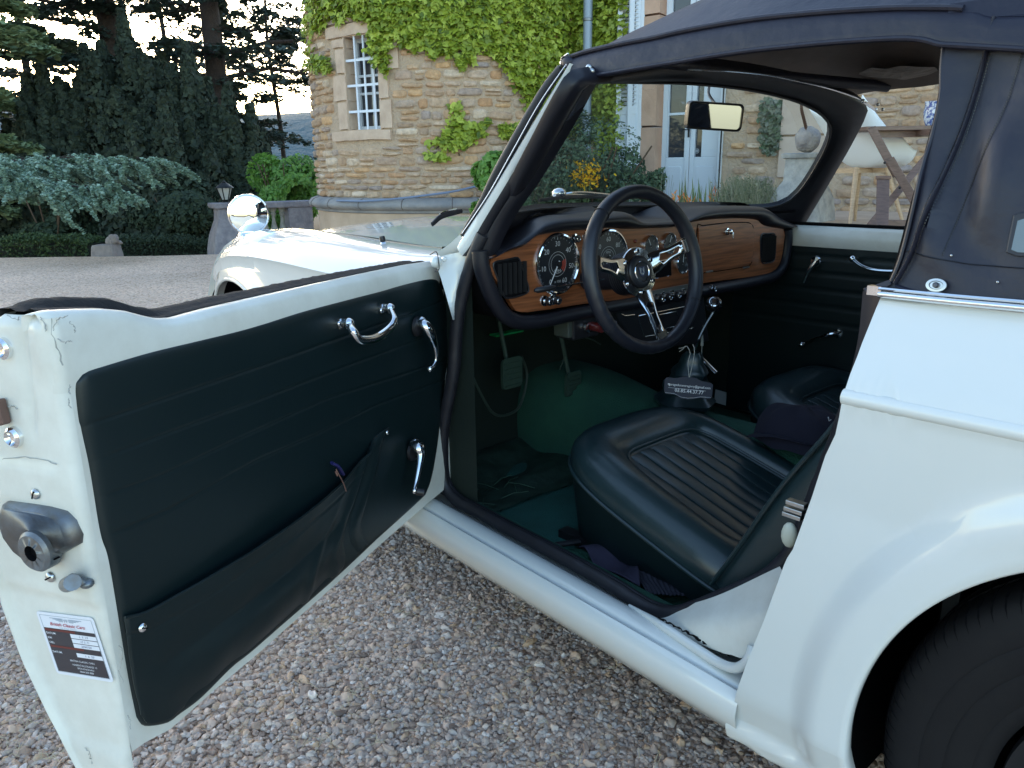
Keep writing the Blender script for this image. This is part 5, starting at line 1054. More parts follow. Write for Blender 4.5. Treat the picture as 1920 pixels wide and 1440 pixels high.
# ---- ground: gravel court, falling away behind its far edge
def gz_(s, t):
    k = sstep(10.35, 11.6, s+.05*math.sin(t*2))*(1-sstep(-1.6, -.6, t)); return -.9*k+.035*sstep(6, 10.2, s)*math.sin(t*.9+1)*(1-k)*0
GM = mat('gravel ground', (.40, .33, .285), .95, var=(3.5, .5, (.30, .25, .225)))
def gravel_mat():
    m = GM; t = m.node_tree; N = t.nodes; L = t.links; p = N['Principled BSDF']; tc = N.new('ShaderNodeTexCoord')
    v = N.new('ShaderNodeTexVoronoi'); v.inputs['Scale'].default_value = 62; v2 = N.new('ShaderNodeTexVoronoi'); v2.inputs['Scale'].default_value = 130
    L.new(tc.outputs['Object'], v.inputs[0]); L.new(tc.outputs['Object'], v2.inputs[0])
    r = N.new('ShaderNodeValToRGB'); e = r.color_ramp.elements
    cols = [(.32, .21, .15), (.64, .45, .335), (.76, .57, .435), (.52, .38, .30), (.84, .68, .55), (.66, .45, .29)]
    while len(e) < len(cols): e.new(.5)
    for i, c in enumerate(cols): e[i].position = i/(len(cols)-1); e[i].color = (*c, 1)
    sp = N.new('ShaderNodeSeparateColor'); L.new(v.outputs['Color'], sp.inputs[0]); L.new(sp.outputs[0], r.inputs[0])
    n = N.new('ShaderNodeTexNoise'); n.inputs['Scale'].default_value = .9; n.inputs['Detail'].default_value = 5; L.new(tc.outputs['Object'], n.inputs[0])
    mr = N.new('ShaderNodeMapRange'); mr.inputs[1].default_value = .3; mr.inputs[2].default_value = .7; mr.inputs[3].default_value = .82; mr.inputs[4].default_value = 1.15; L.new(n.outputs[0], mr.inputs[0])
    sc_ = N.new('ShaderNodeVectorMath'); sc_.operation = 'SCALE'; L.new(r.outputs[0], sc_.inputs[0]); L.new(mr.outputs[0], sc_.inputs['Scale']); L.new(sc_.outputs[0], p.inputs['Base Color'])
    b = N.new('ShaderNodeBump'); b.inputs['Strength'].default_value = .9; b.inputs['Distance'].default_value = .012; b.invert = True; L.new(v.outputs['Distance'], b.inputs['Height'])
    b2 = N.new('ShaderNodeBump'); b2.inputs['Strength'].default_value = .6; b2.inputs['Distance'].default_value = .006; b2.invert = True; L.new(v2.outputs['Distance'], b2.inputs['Height']); L.new(b.outputs[0], b2.inputs['Normal']); L.new(b2.outputs[0], p.inputs['Normal'])
gravel_mat()
S_ = np.concatenate([np.linspace(-12, 10, 45), np.linspace(10.1, 12, 30), [14, 18, 30, 60, 120, 300]]); T_ = np.concatenate([[-200, -80, -30, -15], np.linspace(-9, 8, 70), [12, 30, 80, 200]])
C0 = A((CAM[0], CAM[1], 0)); g = G(); g.grid([[C0+FH*s+RH*t+ZZ*(gz_(s, t)+(.012*noise3((s*.8, t*.8, 0)) if abs(s) < 14 and abs(t) < 10 else 0)-.006) for t in T_] for s in S_])
props(make('ground', g, GM, None, origin=(0, 0, 0)), kind='structure')
# dark garden floor below the court
g = G(); g.grid([[C0+FH*s+RH*t+ZZ*(-.80 if s < 60 else -.80+(s-60)*.02) for t in (-60, -20, -8, -2.0)] for s in (11.9, 16, 30, 80)]); props(make('garden_floor', g, mat('dark leaf litter', (.035, .038, .022), .95, var=(3, .5, (.015, .02, .012))), None), kind='structure')
# pebbles as instances on a sheet
def pebbles():
    me = bpy.data.meshes.new('gravel'); pts = [(-.6, .2), (-.6, 3.2), (3.8, 3.2), (6.0, 2.4), (7.4, -1.6), (3.6, -2.2), (3.3, .2)]
    n = 40; V = []; F = []
    xs_, ys_ = np.linspace(-.7, 7.2, 80), np.linspace(-2.6, 3.4, 60); den = []
    for x in xs_:
        for y in ys_:
            V.append((x, y, .012*noise3(((A((x, y, 0))-C0)@FH*.8, (A((x, y, 0))-C0)@RH*.8, 0))-.004)); d = math.hypot(x-0, y-1.7); den.append(1.0 if d < 2.0 else max(0, 1-(d-2.0)/4.2)**1.2 if d < 6.2 else 0)
    m_ = len(ys_)
    for i in range(len(xs_)-1):
        for j in range(m_-1): F.append((i*m_+j, (i+1)*m_+j, (i+1)*m_+j+1, i*m_+j+1))
    # drop faces far under the car or out of sight
    keep = []
    for f in F:
        c = np.mean([V[i] for i in f], 0); w = c-CAM; z = w@_f
        if z < .2: continue
        u_, v_ = 960+FPX*(w@_r)/z, 720-FPX*(w@_u)/z
        if -250 < u_ < 1550 and 430 < v_ < 1750 and not (-.5 < c[0] < 2.9 and c[1] < .05): keep.append(f)
    me.from_pydata(V, [], keep); at = me.attributes.new('dens', 'FLOAT', 'POINT'); at.data.foreach_set('value', den)
    o = bpy.data.objects.new('gravel', me); COL.objects.link(o); props(o, None, None, None, 'stuff')
    pm = ramp_mat('pebble stone', [(.17, .12, .095), (.41, .295, .23), (.53, .39, .305), (.29, .245, .225), (.61, .50, .42), (.42, .37, .345), (.48, .32, .20), (.57, .43, .35), (.28, .195, .155), (.70, .62, .56)], .75, noise=(90, .16))
    ng = bpy.data.node_groups.new('pebbles', 'GeometryNodeTree'); ng.interface.new_socket('Geometry', in_out='INPUT', socket_type='NodeSocketGeometry'); ng.interface.new_socket('Geometry', in_out='OUTPUT', socket_type='NodeSocketGeometry')
    N = ng.nodes; L = ng.links; gi = N.new('NodeGroupInput'); go = N.new('NodeGroupOutput'); joi = N.new('GeometryNodeJoinGeometry')
    for kind, (dens, r0, r1, seed) in enumerate(((9500, .0038, .0066, 1), (2600, .0060, .0092, 2), (230, .0095, .014, 3))):
        dp_ = N.new('GeometryNodeDistributePointsOnFaces'); dp_.distribute_method = 'RANDOM'; dp_.inputs['Seed'].default_value = seed
        na = N.new('GeometryNodeInputNamedAttribute'); na.data_type = 'FLOAT'; na.inputs['Name'].default_value = 'dens'; mu = N.new('ShaderNodeMath'); mu.operation = 'MULTIPLY'; mu.inputs[1].default_value = dens; L.new(na.outputs['Attribute'], mu.inputs[0])
        L.new(gi.outputs[0], dp_.inputs['Mesh']); L.new(mu.outputs[0], dp_.inputs['Density'])
        ins = N.new('GeometryNodeInstanceOnPoints'); L.new(dp_.outputs['Points'], ins.inputs['Points'])
        gj = N.new('GeometryNodeJoinGeometry'); geo_to = N.new('GeometryNodeGeometryToInstance')
        for q in range(5):
            ic = N.new('GeometryNodeMeshIcoSphere'); ic.inputs['Radius'].default_value = 1; ic.inputs['Subdivisions'].default_value = 3 if kind else 2
            sp = N.new('GeometryNodeSetPosition'); nz = N.new('ShaderNodeTexNoise'); nz.noise_dimensions = '4D'; nz.inputs['W'].default_value = q*3.7+kind; nz.inputs['Scale'].default_value = .9; nz.inputs['Detail'].default_value = 1
            sb = N.new('ShaderNodeVectorMath'); sb.operation = 'SUBTRACT'; sb.inputs[1].default_value = (.5, .5, .5); s2 = N.new('ShaderNodeVectorMath'); s2.operation = 'SCALE'; s2.inputs['Scale'].default_value = 1.7
            L.new(nz.outputs['Color'], sb.inputs[0]); L.new(sb.outputs[0], s2.inputs[0]); L.new(s2.outputs[0], sp.inputs['Offset']); L.new(ic.outputs['Mesh'], sp.inputs['Geometry'])
            sh_ = N.new('GeometryNodeSetShadeSmooth'); L.new(sp.outputs[0], sh_.inputs['Geometry']); smn = N.new('GeometryNodeSetMaterial'); smn.inputs['Material'].default_value = pm; L.new(sh_.outputs[0], smn.inputs['Geometry'])
            L.new(smn.outputs[0], geo_to.inputs[0])
        L.new(geo_to.outputs[0], ins.inputs['Instance']); ins.inputs['Pick Instance'].default_value = True
        rr = N.new('FunctionNodeRandomValue'); rr.data_type = 'FLOAT_VECTOR'; rr.inputs[0].default_value = (-.35, -.35, 0); rr.inputs[1].default_value = (.35, .35, 6.28); rr.inputs['Seed'].default_value = seed+10
        rs = N.new('FunctionNodeRandomValue'); rs.data_type = 'FLOAT_VECTOR'; rs.inputs[0].default_value = (r0*.9, r0*.7, r0*.45); rs.inputs[1].default_value = (r1*1.25, r1*.95, r1*.75); rs.inputs['Seed'].default_value = seed+20
        L.new(rr.outputs[0], ins.inputs['Rotation']); L.new(rs.outputs[0], ins.inputs['Scale']); L.new(ins.outputs[0], joi.inputs[0])
    L.new(joi.outputs[0], go.inputs[0]); md = o.modifiers.new('pebbles', 'NODES'); md.node_group = ng; me.materials.append(pm)
    return o
pebbles()
# dry grass stems lying in the gravel
g = G()
for k in range(150):
    p = on_z(random.uniform(430, 1300), random.uniform(1050, 1440), .012) if k % 3 else on_z(random.uniform(0, 150), random.uniform(1200, 1440), .012)
    for q in range(random.randint(1, 4)):
        a = random.uniform(0, 6.3); l = random.uniform(.01, .035); d = A((math.cos(a), math.sin(a), 0)); o = p+A((random.uniform(-.015, .015), random.uniform(-.015, .015), 0)); g.tube([o, o+d*l*.5+A((0, 0, random.uniform(.002, .010))), o+d*l+A((-d[1]*.01, d[0]*.01, random.uniform(-.002, .008)))], .00055, 3, caps=False) if False else g.sweep([o, o+d*l*.5+A((0, 0, random.uniform(.002, .010))), o+d*l+A((-d[1]*.01, d[0]*.01, random.uniform(-.002, .008)))], [(.0006, 0), (0, .0006), (-.0006, 0)], caps=False)
props(make('dry_stems', g, mat('dry straw', (.42, .36, .25), .8), None, 0, weld=False), kind='stuff')

# ---- stonework
STONE = ramp_mat('rubble stone', [(.50, .32, .185), (.38, .27, .19), (.60, .37, .19), (.34, .28, .255), (.51, .36, .24), (.66, .53, .40), (.47, .27, .14), (.55, .41, .30), (.37, .29, .24), (.60, .42, .27)], .9, noise=(16, .35), bump=(45, .7, .015))
MORTAR = mat('lime mortar', (.50, .38, .27), .95, bump=[('noise', 30, .9, .03)], var=(9, .5, (.42, .32, .23)))
ASHLAR = mat('dressed stone', (.62, .48, .36), .85, bump=[('noise', 26, .5, .01)], var=(6, .5, (.42, .30, .22)))
ROLL = mat('weathered string course', (.34, .32, .30), .85, bump=[('noise', 30, .5, .01)], var=(4, .35, (.20, .205, .215)))
PLINTH = mat('limewashed plinth', (.60, .46, .34), .9, bump=[('noise', 18, .4, .01)], var=(3, .5, (.42, .31, .22)))
def stone_meshes(n, big=False):
    out = []
    for k in range(n):
        nx, nz = 8, 6; P = []; s = k*7.3
        for i in range(nz+1):
            r = []
            for j in range(nx+1):
                x, z = (j/nx-.5), (i/nz-.5); cx = 1-.16*(abs(2*z)**3); cz_ = 1-.20*(abs(2*x)**3)
                X = x*cx+.05*noise3((x*2+s, z*2, 1)); Z = z*cz_+.09*noise3((x*2, z*2+s, 5)); e = max(abs(2*x), abs(2*z)); Y = .55+.35*(1-e**3)+.45*noise3((x*2.5+s, z*2.5, 9))
                r.append(A((X, max(0.15, Y) if e < .999 else -.5, Z)))
            P.append(r)
        g = G(); g.grid(P); me = bpy.data.meshes.new('stone'); me.from_pydata(g.v, [], g.f); me.materials.append(STONE); me.polygons.foreach_set('use_smooth', [True]*len(me.polygons)); me.update(); out.append(me)
    return out
SM = stone_meshes(16)
def lay(parent, surf, u0, u1, z0, z1, h0, h1, w0, w1, excl, gap=.010, depth=.042, maxn=300, score=None):
    """rubble courses. surf(u,z) -> point, tangent, normal; every stone of its own"""
    L = []; z = z0
    while z < z1:
        h = random.uniform(h0, h1); u = u0+random.uniform(-.1, 0)
        while u < u1:
            w = random.uniform(w0, w1)*(1.3 if random.random() < .12 else 1)
            if random.random() < .16 and h > (h0+h1)/2: subs = [(u, w, z, h*.46), (u+random.uniform(0, .01), w, z+h*.52, h*.46)]
            else: subs = [(u, w, z, h*random.uniform(.88, 1.08))]
            for a, ww, zz, hh in subs:
                c = (a+ww/2, zz+hh/2)
                if not excl(a, a+ww, zz, zz+hh): L.append((c[0], c[1]+random.uniform(-.008, .008), ww-gap, hh-gap*.7))
            u += w
        z += h
    L.sort(key=lambda s: score(s) if score else 0); g = G()
    for k, (u, z, w, h) in enumerate(L):
        p, t, n = surf(u, z); a = random.uniform(-.05, .05); ca, sa = math.cos(a), math.sin(a); R = np.array([t*ca+ZZ*sa, n, ZZ*ca-t*sa]).T; me = random.choice(SM); fl = random.choice((1, -1))
        if k < maxn:
            o = bpy.data.objects.new('stone', me); COL.objects.link(o); o.parent = parent; m4 = Matrix([list(R[i]*A((w*fl, depth*random.uniform(.6, 1.3), h)))+[p[i]-wloc(parent)[i]] for i in range(3)]+[[0, 0, 0, 1]]); o.matrix_basis = m4
        else:
            d = depth*random.uniform(.6, 1.3); g.add([p+R@A((v.co[0]*w*fl, v.co[1]*d, v.co[2]*h)) for v in me.vertices], [tuple(f.vertices) for f in me.polygons])
    if g.v: o = make('stone_infill', g, STONE, parent, 60, weld=False); o['kind'] = 'stuff'
    return L
# ---- tower
tc0 = std(868, 11.0, 0); TR = 1.90
tower = thing('stone_tower', 'round rubble stone tower with a barred window, half covered in ivy', 'tower', tuple(tc0))
fcam = A((CAM[0]-tc0[0], CAM[1]-tc0[1], 0)); fcam /= np.linalg.norm(fcam); tang = A((-fcam[1], fcam[0], 0))   # tang points to picture... sign fixed by RH
if tang@RH < 0: tang = -tang
def tsurf(u, z, r=None):
    a = u/TR; n = fcam*math.cos(a)+tang*math.sin(a); return tc0+n*((r or TR)+.012*(1.0-z)*.5)+ZZ*z, tang*math.cos(a)-fcam*math.sin(a), n
def on_t(a, b, r=None):
    r = r or TR; d = ray(a, b); o = CAM-tc0; A_ = d[0]**2+d[1]**2; B_ = o[0]*d[0]+o[1]*d[1]; C_ = o[0]**2+o[1]**2-r*r; q = B_*B_-A_*C_
    t = (-B_-math.sqrt(max(q, 0)))/A_; p = CAM+d*t; v = p-tc0; return math.atan2(v@tang, v@fcam)*TR, p[2]
wl, wz1 = on_t(645, 70); wr, _ = on_t(706, 70); _, wz0 = on_t(680, 243); zr1 = on_t(720, 374)[1]; zr0 = on_t(720, 398)[1]
print('tower window', wl, wr, wz0, wz1, 'roll', zr0, zr1)
lint = (on_t(613, 60)[0], on_t(712, 60)[0]); sill_ = (on_t(628, 250)[0], on_t(735, 250)[0]); lz1 = on_t(650, 44)[1]; sz0 = on_t(680, 264)[1]
hts = [wz0, wz0+.32, wz0+.62, wz0+.90, wz1]; JL = (.17, .24, .16, .22); JR = (.15, .12, .26, .14)
def t_excl(a, b, z0, z1):
    if z1 > wz0-.01 and z0 < wz1:
        k = min(3, max(0, int(np.searchsorted(hts, (z0+z1)/2))-1))
        if b > wl-JL[k]-.005 and a < wr+JR[k]+.005: return True
    if b > lint[0] and a < lint[1] and z1 > wz1 and z0 < lz1: return True
    if b > sill_[0] and a < sill_[1] and z1 > sz0 and z0 < wz0: return True
    return False
lay(tower, tsurf, -TR*1.62, TR*1.25, zr1+.01, 3.55, .062, .128, .12, .32, t_excl, score=lambda s: (abs(s[0]+.5)*.8+abs(s[1]-1.6)))
us_ = sorted(set([wl, wr]+list(np.linspace(-TR*1.7, TR*1.7, 60)))); zs_ = sorted(set([wz0, wz1]+list(np.linspace(zr1-.02, 6.0, 40)))); g = G()
for i in range(len(us_)-1):
    for j in range(len(zs_)-1):
        if us_[i] >= wl-1e-6 and us_[i+1] <= wr+1e-6 and zs_[j] >= wz0-1e-6 and zs_[j+1] <= wz1+1e-6: continue
        g.add([tsurf(us_[i], zs_[j])[0], tsurf(us_[i+1], zs_[j])[0], tsurf(us_[i+1], zs_[j+1])[0], tsurf(us_[i], zs_[j+1])[0]], [(0, 1, 2, 3)])
make('mortar_wall', g, MORTAR, tower)
g = G(); g.grid([[tsurf(u, z, TR+e)[0] for e, z in ((.0, zr1+.02), (.05, zr1+.012), (.115, zr1-.01), (.15, zr1-.055), (.145, zr0+.06), (.10, zr0+.03), (.06, zr0+.02), (.062, zr0-.005), (.02, zr0-.02))] for u in np.linspace(-TR*1.9, TR*1.7, 90)]); make('string_course', g, ROLL, tower, 50)
for k in range(9):
    u = -2.3+k*.55; g = G(); g.tube([tsurf(u, z, TR+e)[0] for e, z in ((.05, zr1+.012), (.117, zr1-.009), (.152, zr1-.055), (.147, zr0+.06), (.10, zr0+.03))], .004, 4); make('joint', g, mat('dark joint', (.12, .10, .09), .9), tower)
g = G(); g.grid([[tsurf(u, z, TR+.03)[0] for z in (zr0-.015, .3, -.05)] for u in np.linspace(-TR*1.9, TR*1.7, 90)]); make('plinth', g, PLINTH, tower)
def block(par, u0, u1, z0, z1, k0, k1, m=ASHLAR, nm='dressed_stone', surf=tsurf, jag=.012):
    n = 8; g = G(); P = []
    for t in np.linspace(0, 1, n):
        u = u0+(u1-u0)*t; r = []
        for k, z in ((k0, z0), (k1, z0+.008), (k1+.004, (z0+z1)/2), (k1, z1-.008), (k0, z1)):
            p, tg_, nn = surf(u+jag*noise3((z*9, u0, t)), z+jag*noise3((u*7, z, 2))); r.append(p+nn*k)
        P.append(r)
    g.grid(P); g.add(P[0], [(0, 1, 2, 3, 4)]); g.add(P[-1], [(0, 1, 2, 3, 4)]); return make(nm, g, m, par, 50)
block(tower, lint[0], lint[1], wz1+.002, lz1, -.15, .030); block(tower, sill_[0], sill_[1], sz0, wz0-.002, -.15, .042)
hts = [wz0, wz0+.32, wz0+.62, wz0+.90, wz1]
for k in range(4):
    wL = JL[k]; wR = JR[k]
    block(tower, wl-wL, wl-.002, hts[k]+.004, hts[k+1]-.004, -.15, .024); block(tower, wr+.002, wr+wR, hts[k]+.004, hts[k+1]-.004, -.15, .024)
pA, tA, nA = tsurf((wl+wr)/2, (wz0+wz1)/2); hw_ = (wr-wl)/2; hh_ = (wz1-wz0)/2
def tw(x, z, k): return pA+tA*x+ZZ*z+nA*k
g = G()
for s in (-1, 1): g.slab([tw(s*hw_, -hh_, .0), tw(s*hw_, hh_, .0), tw(s*hw_, hh_, -.34), tw(s*hw_, -hh_, -.34)], tA*s*.02)
g.slab([tw(-hw_, hh_, 0), tw(hw_, hh_, 0), tw(hw_, hh_, -.34), tw(-hw_, hh_, -.34)], ZZ*.02); g.slab([tw(-hw_, -hh_, 0), tw(hw_, -hh_, 0), tw(hw_, -hh_, -.34), tw(-hw_, -hh_, -.34)], -ZZ*.02); make('window_reveal', g, ASHLAR, tower, 0)
FRAMEW = mat('pale blue white joinery', (.60, .66, .72), .5, bump=[('noise', 20, .1, .002)]); PANE = mat('dark window pane', (.03, .035, .045), .06, coat=.5)
win = None
g = G(); k = -.20
for x in (-hw_+.02, 0, hw_-.02): g.box(tw(x, 0, k), (.035 if x else .03, .04, 2*hh_), np.array([tA, nA, ZZ]).T)
for z in np.linspace(-hh_+.02, hh_-.02, 6): g.box(tw(0, z, k+.002), (2*hw_, .032, .026 if abs(z) < hh_-.05 else .05), np.array([tA, nA, ZZ]).T)
win = make('window', g, FRAMEW, tower, 0)
g = G(); g.add([tw(-hw_, -hh_, k-.01), tw(hw_, -hh_, k-.01), tw(hw_, hh_, k-.01), tw(-hw_, hh_, k-.01)], [(0, 1, 2, 3)]); make('pane', g, PANE, win, 0)
BAR = mat('white painted iron', (.66, .72, .80), .5)
for x in (-hw_*.42, hw_*.12, hw_*.66):
    g = G(); g.tube([tw(x, -hh_, -.02), tw(x, hh_, -.02)], .013, 8); make('window_bar', g, BAR, tower)
for z in (-hh_*.60, -.02, hh_*.50):
    g = G(); g.box(tw(0, z, -.018), (2*hw_+.06, .012, .026), np.array([tA, nA, ZZ]).T); make('window_bar', g, BAR, tower)
# blue grey hose slung along the tower foot
def hose_pt(a, b): u, z = on_t(a, b, TR+.16); return tsurf(u, z, TR+.16)[0]
g = G(); g.tube(smooth([hose_pt(*p) for p in ((632, 376), (680, 377), (740, 373), (800, 366), (850, 359), (900, 348), (960, 340))], 40), .012, 8); props(make('garden_hose', g, mat('blue grey hose', (.17, .22, .32), .45), None), 'blue grey hose slung in a slant along the foot of the tower', 'hose')

# ---- house facade to the right of the tower
F0, F1 = std(1150, 9.5, 0), std(1780, 7.5, 0); ft = F1-F0; FL = np.linalg.norm(ft); ft /= FL; fnn = A((-ft[1], ft[0], 0)); fnn = fnn if fnn@(CAM-F0) > 0 else -fnn
def hsurf(u, z): return F0+ft*u+ZZ*z, ft, fnn
def on_h(a, b, k=0.): p = on_pl(a, b, F0+fnn*k, fnn); return (p-F0)@ft, p[2]
TZ = .58
house = thing('country_house', 'rubble stone house front with tall white glazed doors and louvred shutters', 'house', tuple((F0+F1)/2))
hu = lambda a, b=250: on_h(a, b)[0]
print('facade', [round(hu(a), 2) for a in (1165, 1200, 1235, 1288, 1350, 1465, 1550, 1750)], on_h(1290, 300), FL)
d0, d1 = hu(1234), hu(1352); j0 = hu(1200); p0_, p1_ = hu(1466), hu(1552); dtop = on_h(1290, -60)[1]
def h_excl(a, b, z0, z1):
    if b > j0-.1 and a < d1+.02: return True
    if b > p0_ and a < p1_ and z1 > .9: return True
    return b < j0
lay(house, hsurf, d1, FL+1.5, .35, 2.35, .07, .13, .14, .34, h_excl, maxn=300, score=lambda s: abs(s[0]-3.0))
g = G(); g.slab([hsurf(u, z)[0] for u, z in ((-3.2, -.2), (j0-.02, -.2), (j0-.02, 7), (-3.2, 7))], -fnn*.3); g.slab([hsurf(u, z)[0] for u, z in ((d1+.02, -.2), (FL+6, -.2), (FL+6, 7), (d1+.02, 7))], -fnn*.3); g.slab([hsurf(u, z)[0] for u, z in ((j0-.02, dtop), (d1+.02, dtop), (d1+.02, 7), (j0-.02, 7))], -fnn*.3); make('mortar_wall', g, MORTAR, house, 0)
JMB = mat('pinkish dressed stone', (.58, .38, .27), .85, bump=[('noise', 22, .4, .01)], var=(5, .5, (.40, .26, .18)))
zz_ = .3
for k, h in enumerate((.55, .62, .5, .66, .6, .5, .6)): block(house, j0, d0-.02, zz_+.003, zz_+h-.003, -.2, .03, JMB, surf=hsurf, jag=.003); zz_ += h
zz_ = .9
for k, h in enumerate((.42, .45, .40, .5, .5)): block(house, p0_, p1_, zz_+.003, zz_+h-.003, -.05, .05, mat('pale dressed stone', (.52, .42, .34), .85, bump=[('noise', 22, .4, .01)], var=(4, .5, (.44, .34, .27))), surf=hsurf, jag=.003); zz_ += h
def hp(u, z, k): return F0+ft*u+ZZ*z+fnn*k
RB = np.array([ft, fnn, ZZ]).T
def leaf(u0, u1, z0, z1, k, nm, glass, par=house, mid=()):
    g = G(); w = .055
    def bar(a, b, c, d, th=.05): g.box(hp((a+b)/2, (c+d)/2, k), (b-a, th, d-c), RB)
    bar(u0, u0+w, z0, z1); bar(u1-w, u1, z0, z1); gu0, gu1, gz0, gz1 = glass; bar(u0+w, u1-w, z0, gz0); bar(u0+w, u1-w, gz1, z1)
    if gu0 > u0+w+.01: bar(u0+w, gu0, gz0, gz1, .046)
    if gu1 < u1-w-.01: bar(gu1, u1-w, gz0, gz1, .046)
    for m_ in mid: bar(gu0-.002, gu1+.002, m_-.014, m_+.014, .03)
    bar(u0+w+.03, u1-w-.03, z0+.12, gz0-.10, .062)
    o = make(nm, g, FRAMEW, par, 0, bevel=.006); g = G(); g.box(hp((gu0+gu1)/2, (gz0+gz1)/2, k-.012), (gu1-gu0, .006, gz1-gz0), RB); make('pane', g, PANE, o, 0); return o
du0, du1, du2 = hu(1236), hu(1289), hu(1351); gz0_ = on_h(1265, 295)[1]; gz1_ = dtop-.15
lf1 = leaf(du0, du1-.005, .45, dtop-.05, -.10, 'glazed_door', (hu(1247), hu(1283), gz0_, gz1_), mid=(on_h(1265, 213)[1], on_h(1265, 213)[1]+.55))
lf2 = leaf(du1+.005, du2, .45, dtop-.05, -.10, 'glazed_door', (hu(1293), hu(1311), gz0_, gz1_), mid=())
g = G(); c = hp(hu(1287), on_h(1287, 243)[1], -.065); g.box(c, (.02, .012, .16), RB); g.tube([c+fnn*.01, c+fnn*.05, c+fnn*.05-ft*.07], .006, 6); make('door_handle', g, STEEL_DARK, lf1)
g = G(); c = hp(hu(1301), on_h(1301, 283)[1], -.107); g.lathe([(.028, .0), (.028, .004), (.022, .004), (.022, 0)], c, fnn, 20); g.lathe([(.016, .0), (.016, .003), (.0005, .003)], c, fnn, 16); make('round_decal', g, mat('pale decal', (.28, .31, .34), .5), lf2)
# shutters folded against the wall
def shutter(u0, u1, z0, z1, k, ang, nm):
    """two-leaf louvred shutter swung out from the wall by ang"""
    c = hp(u1, 0, k); d = -ft*math.cos(ang)+fnn*math.sin(ang); nn = np.cross(d, ZZ); W_ = u1-u0; R = np.array([d, nn, ZZ]).T
    g = G()
    for a in (.02, W_-.02): g.box(c+d*a+ZZ*((z0+z1)/2), (.055, .032, z1-z0), R)
    for z in (z0+.03, z0+(z1-z0)*.36, z1-.03): g.box(c+d*W_/2+ZZ*z, (W_-.06, .03, .09), R)
    g.box(c+d*W_/2+ZZ*(z0+(z1-z0)*.18), (W_-.06, .014, (z1-z0)*.34), R)
    o = make(nm, g, FRAMEW, house, 0, bevel=.003)
    z = z0+(z1-z0)*.36+.07
    while z < z1-.09:
        g = G(); s, c_ = math.sin(.7), math.cos(.7); g.box(c+d*W_/2+ZZ*z, (W_-.07, .036, .007), np.array([d, nn*c_-ZZ*s, nn*s+ZZ*c_]).T); make('slat', g, FRAMEW, o, 0); z += .042
    return o
shutter(hu(1165)-.01, hu(1199), .50, 3.7, .06, .25, 'shutter'); shutter(hu(1178), hu(1199)+.02, .50, 3.7, .02, .9, 'shutter')
g = G(); c = hp(hu(1354), 2.1, .03); g.box(c, (.035, .06, 3.2), RB); make('shutter_edge', g, FRAMEW, house, 0, bevel=.004)
g = G(); g.tube([hp(hu(1357), z, .07) for z in (.6, 3.6)], .008, 6); make('shutter_rod', g, STEEL_DARK, house)
# downpipe in the corner
pu = std(1097, 9.42, 0); dp_ = thing('downpipe', 'grey blue rainwater downpipe in the corner between tower and house', 'downpipe', tuple(pu)); g = G(); g.tube([pu+ZZ*z for z in (1.15, 2.2, 3.6)], .05, 14); make('pipe', g, mat('painted zinc', (.24, .30, .36), .5, .3), dp_)
for z in (1.6, 2.6): g = G(); g.lathe([(.05, 0), (.058, .005), (.058, .03), (.05, .035)], pu+ZZ*z, (0, 0, 1), 16); make('pipe_collar', g, DULLMETAL, dp_)
# terrace
tA_, tB_ = hsurf(hu(1440)-.15, 0)[0], hsurf(FL+5, 0)[0]
g = G(); g.slab([p+ZZ*TZ for p in (tA_, tB_, tB_+fnn*2.6, tA_+fnn*2.6)], -ZZ*.12); g.slab([p+ZZ*(TZ-.12) for p in (tA_+fnn*.0, tB_, tB_+fnn*2.5, tA_+fnn*2.5)], -ZZ*.46); props(make('terrace', g, ASHLAR, None, 0, bevel=.01), kind='structure')
# ---- pedestal with stone ball
pb = std(1490, 6.75, 0); ped = thing('stone_pedestal', 'lichened stone pedestal topped by a rough stone ball at the terrace corner', 'pedestal', tuple(pb)); LICH = mat('lichened limestone', (.42, .40, .37), .9, bump=[('noise', 24, .8, .015)], var=(11, .3, (.25, .25, .245)))
def pz(b): return on_pl(1490, b, pb, (pb-CAM)*A((1, 1, 0)))[2]
pr_ = [(.24, 0), (.24, pz(430)), (.225, pz(420)), (.21, pz(388)), (.20, pz(372)), (.165, pz(352)), (.13, pz(338)), (.125, pz(310)), (.125, pz(298)), (.15, pz(296)), (.155, pz(289)), (.14, pz(287)), (.001, pz(287))]
ea = (CAM-pb)*A((1, 1, 0)); ea /= np.linalg.norm(ea); eb = np.cross(ea, ZZ); ca_, sa_ = math.cos(.4), math.sin(.4); ea, eb = ea*ca_+eb*sa_, eb*ca_-ea*sa_
g = G(); g.grid([[pb+ZZ*z+(ea*x+eb*y)*r for x, y in rrect(2, 2, .18, 3)] for r, z in pr_], cv=True); make('plinth_block', g, LICH, ped, 40)
g = G(); bc = pb+ZZ*((pz(236)+pz(288))/2); R_ = (pz(236)-pz(288))/2; P = [[bc+A((math.sin(a)*math.cos(b), math.sin(a)*math.sin(b), math.cos(a)*1.02))*R_*(.93+.14*noise3((math.sin(a)*math.cos(b)*1.6, math.sin(a)*math.sin(b)*1.6, math.cos(a)*1.6))) for b in np.linspace(0, 2*math.pi, 33)[:-1]] for a in np.linspace(.01, math.pi-.01, 18)]
g.grid(P, cv=True); make('stone_ball', g, mat('rough ball stone', (.44, .38, .33), .9, bump=[('noise', 40, .9, .02)], var=(9, .4, (.27, .25, .26))), ped)
g = G(); P = smooth([on_pl(a, b, pb+fnn*.1-0*ZZ, fnn) for a, b in ((1503, 190), (1503, 205), (1507, 222), (1512, 242))], 26)
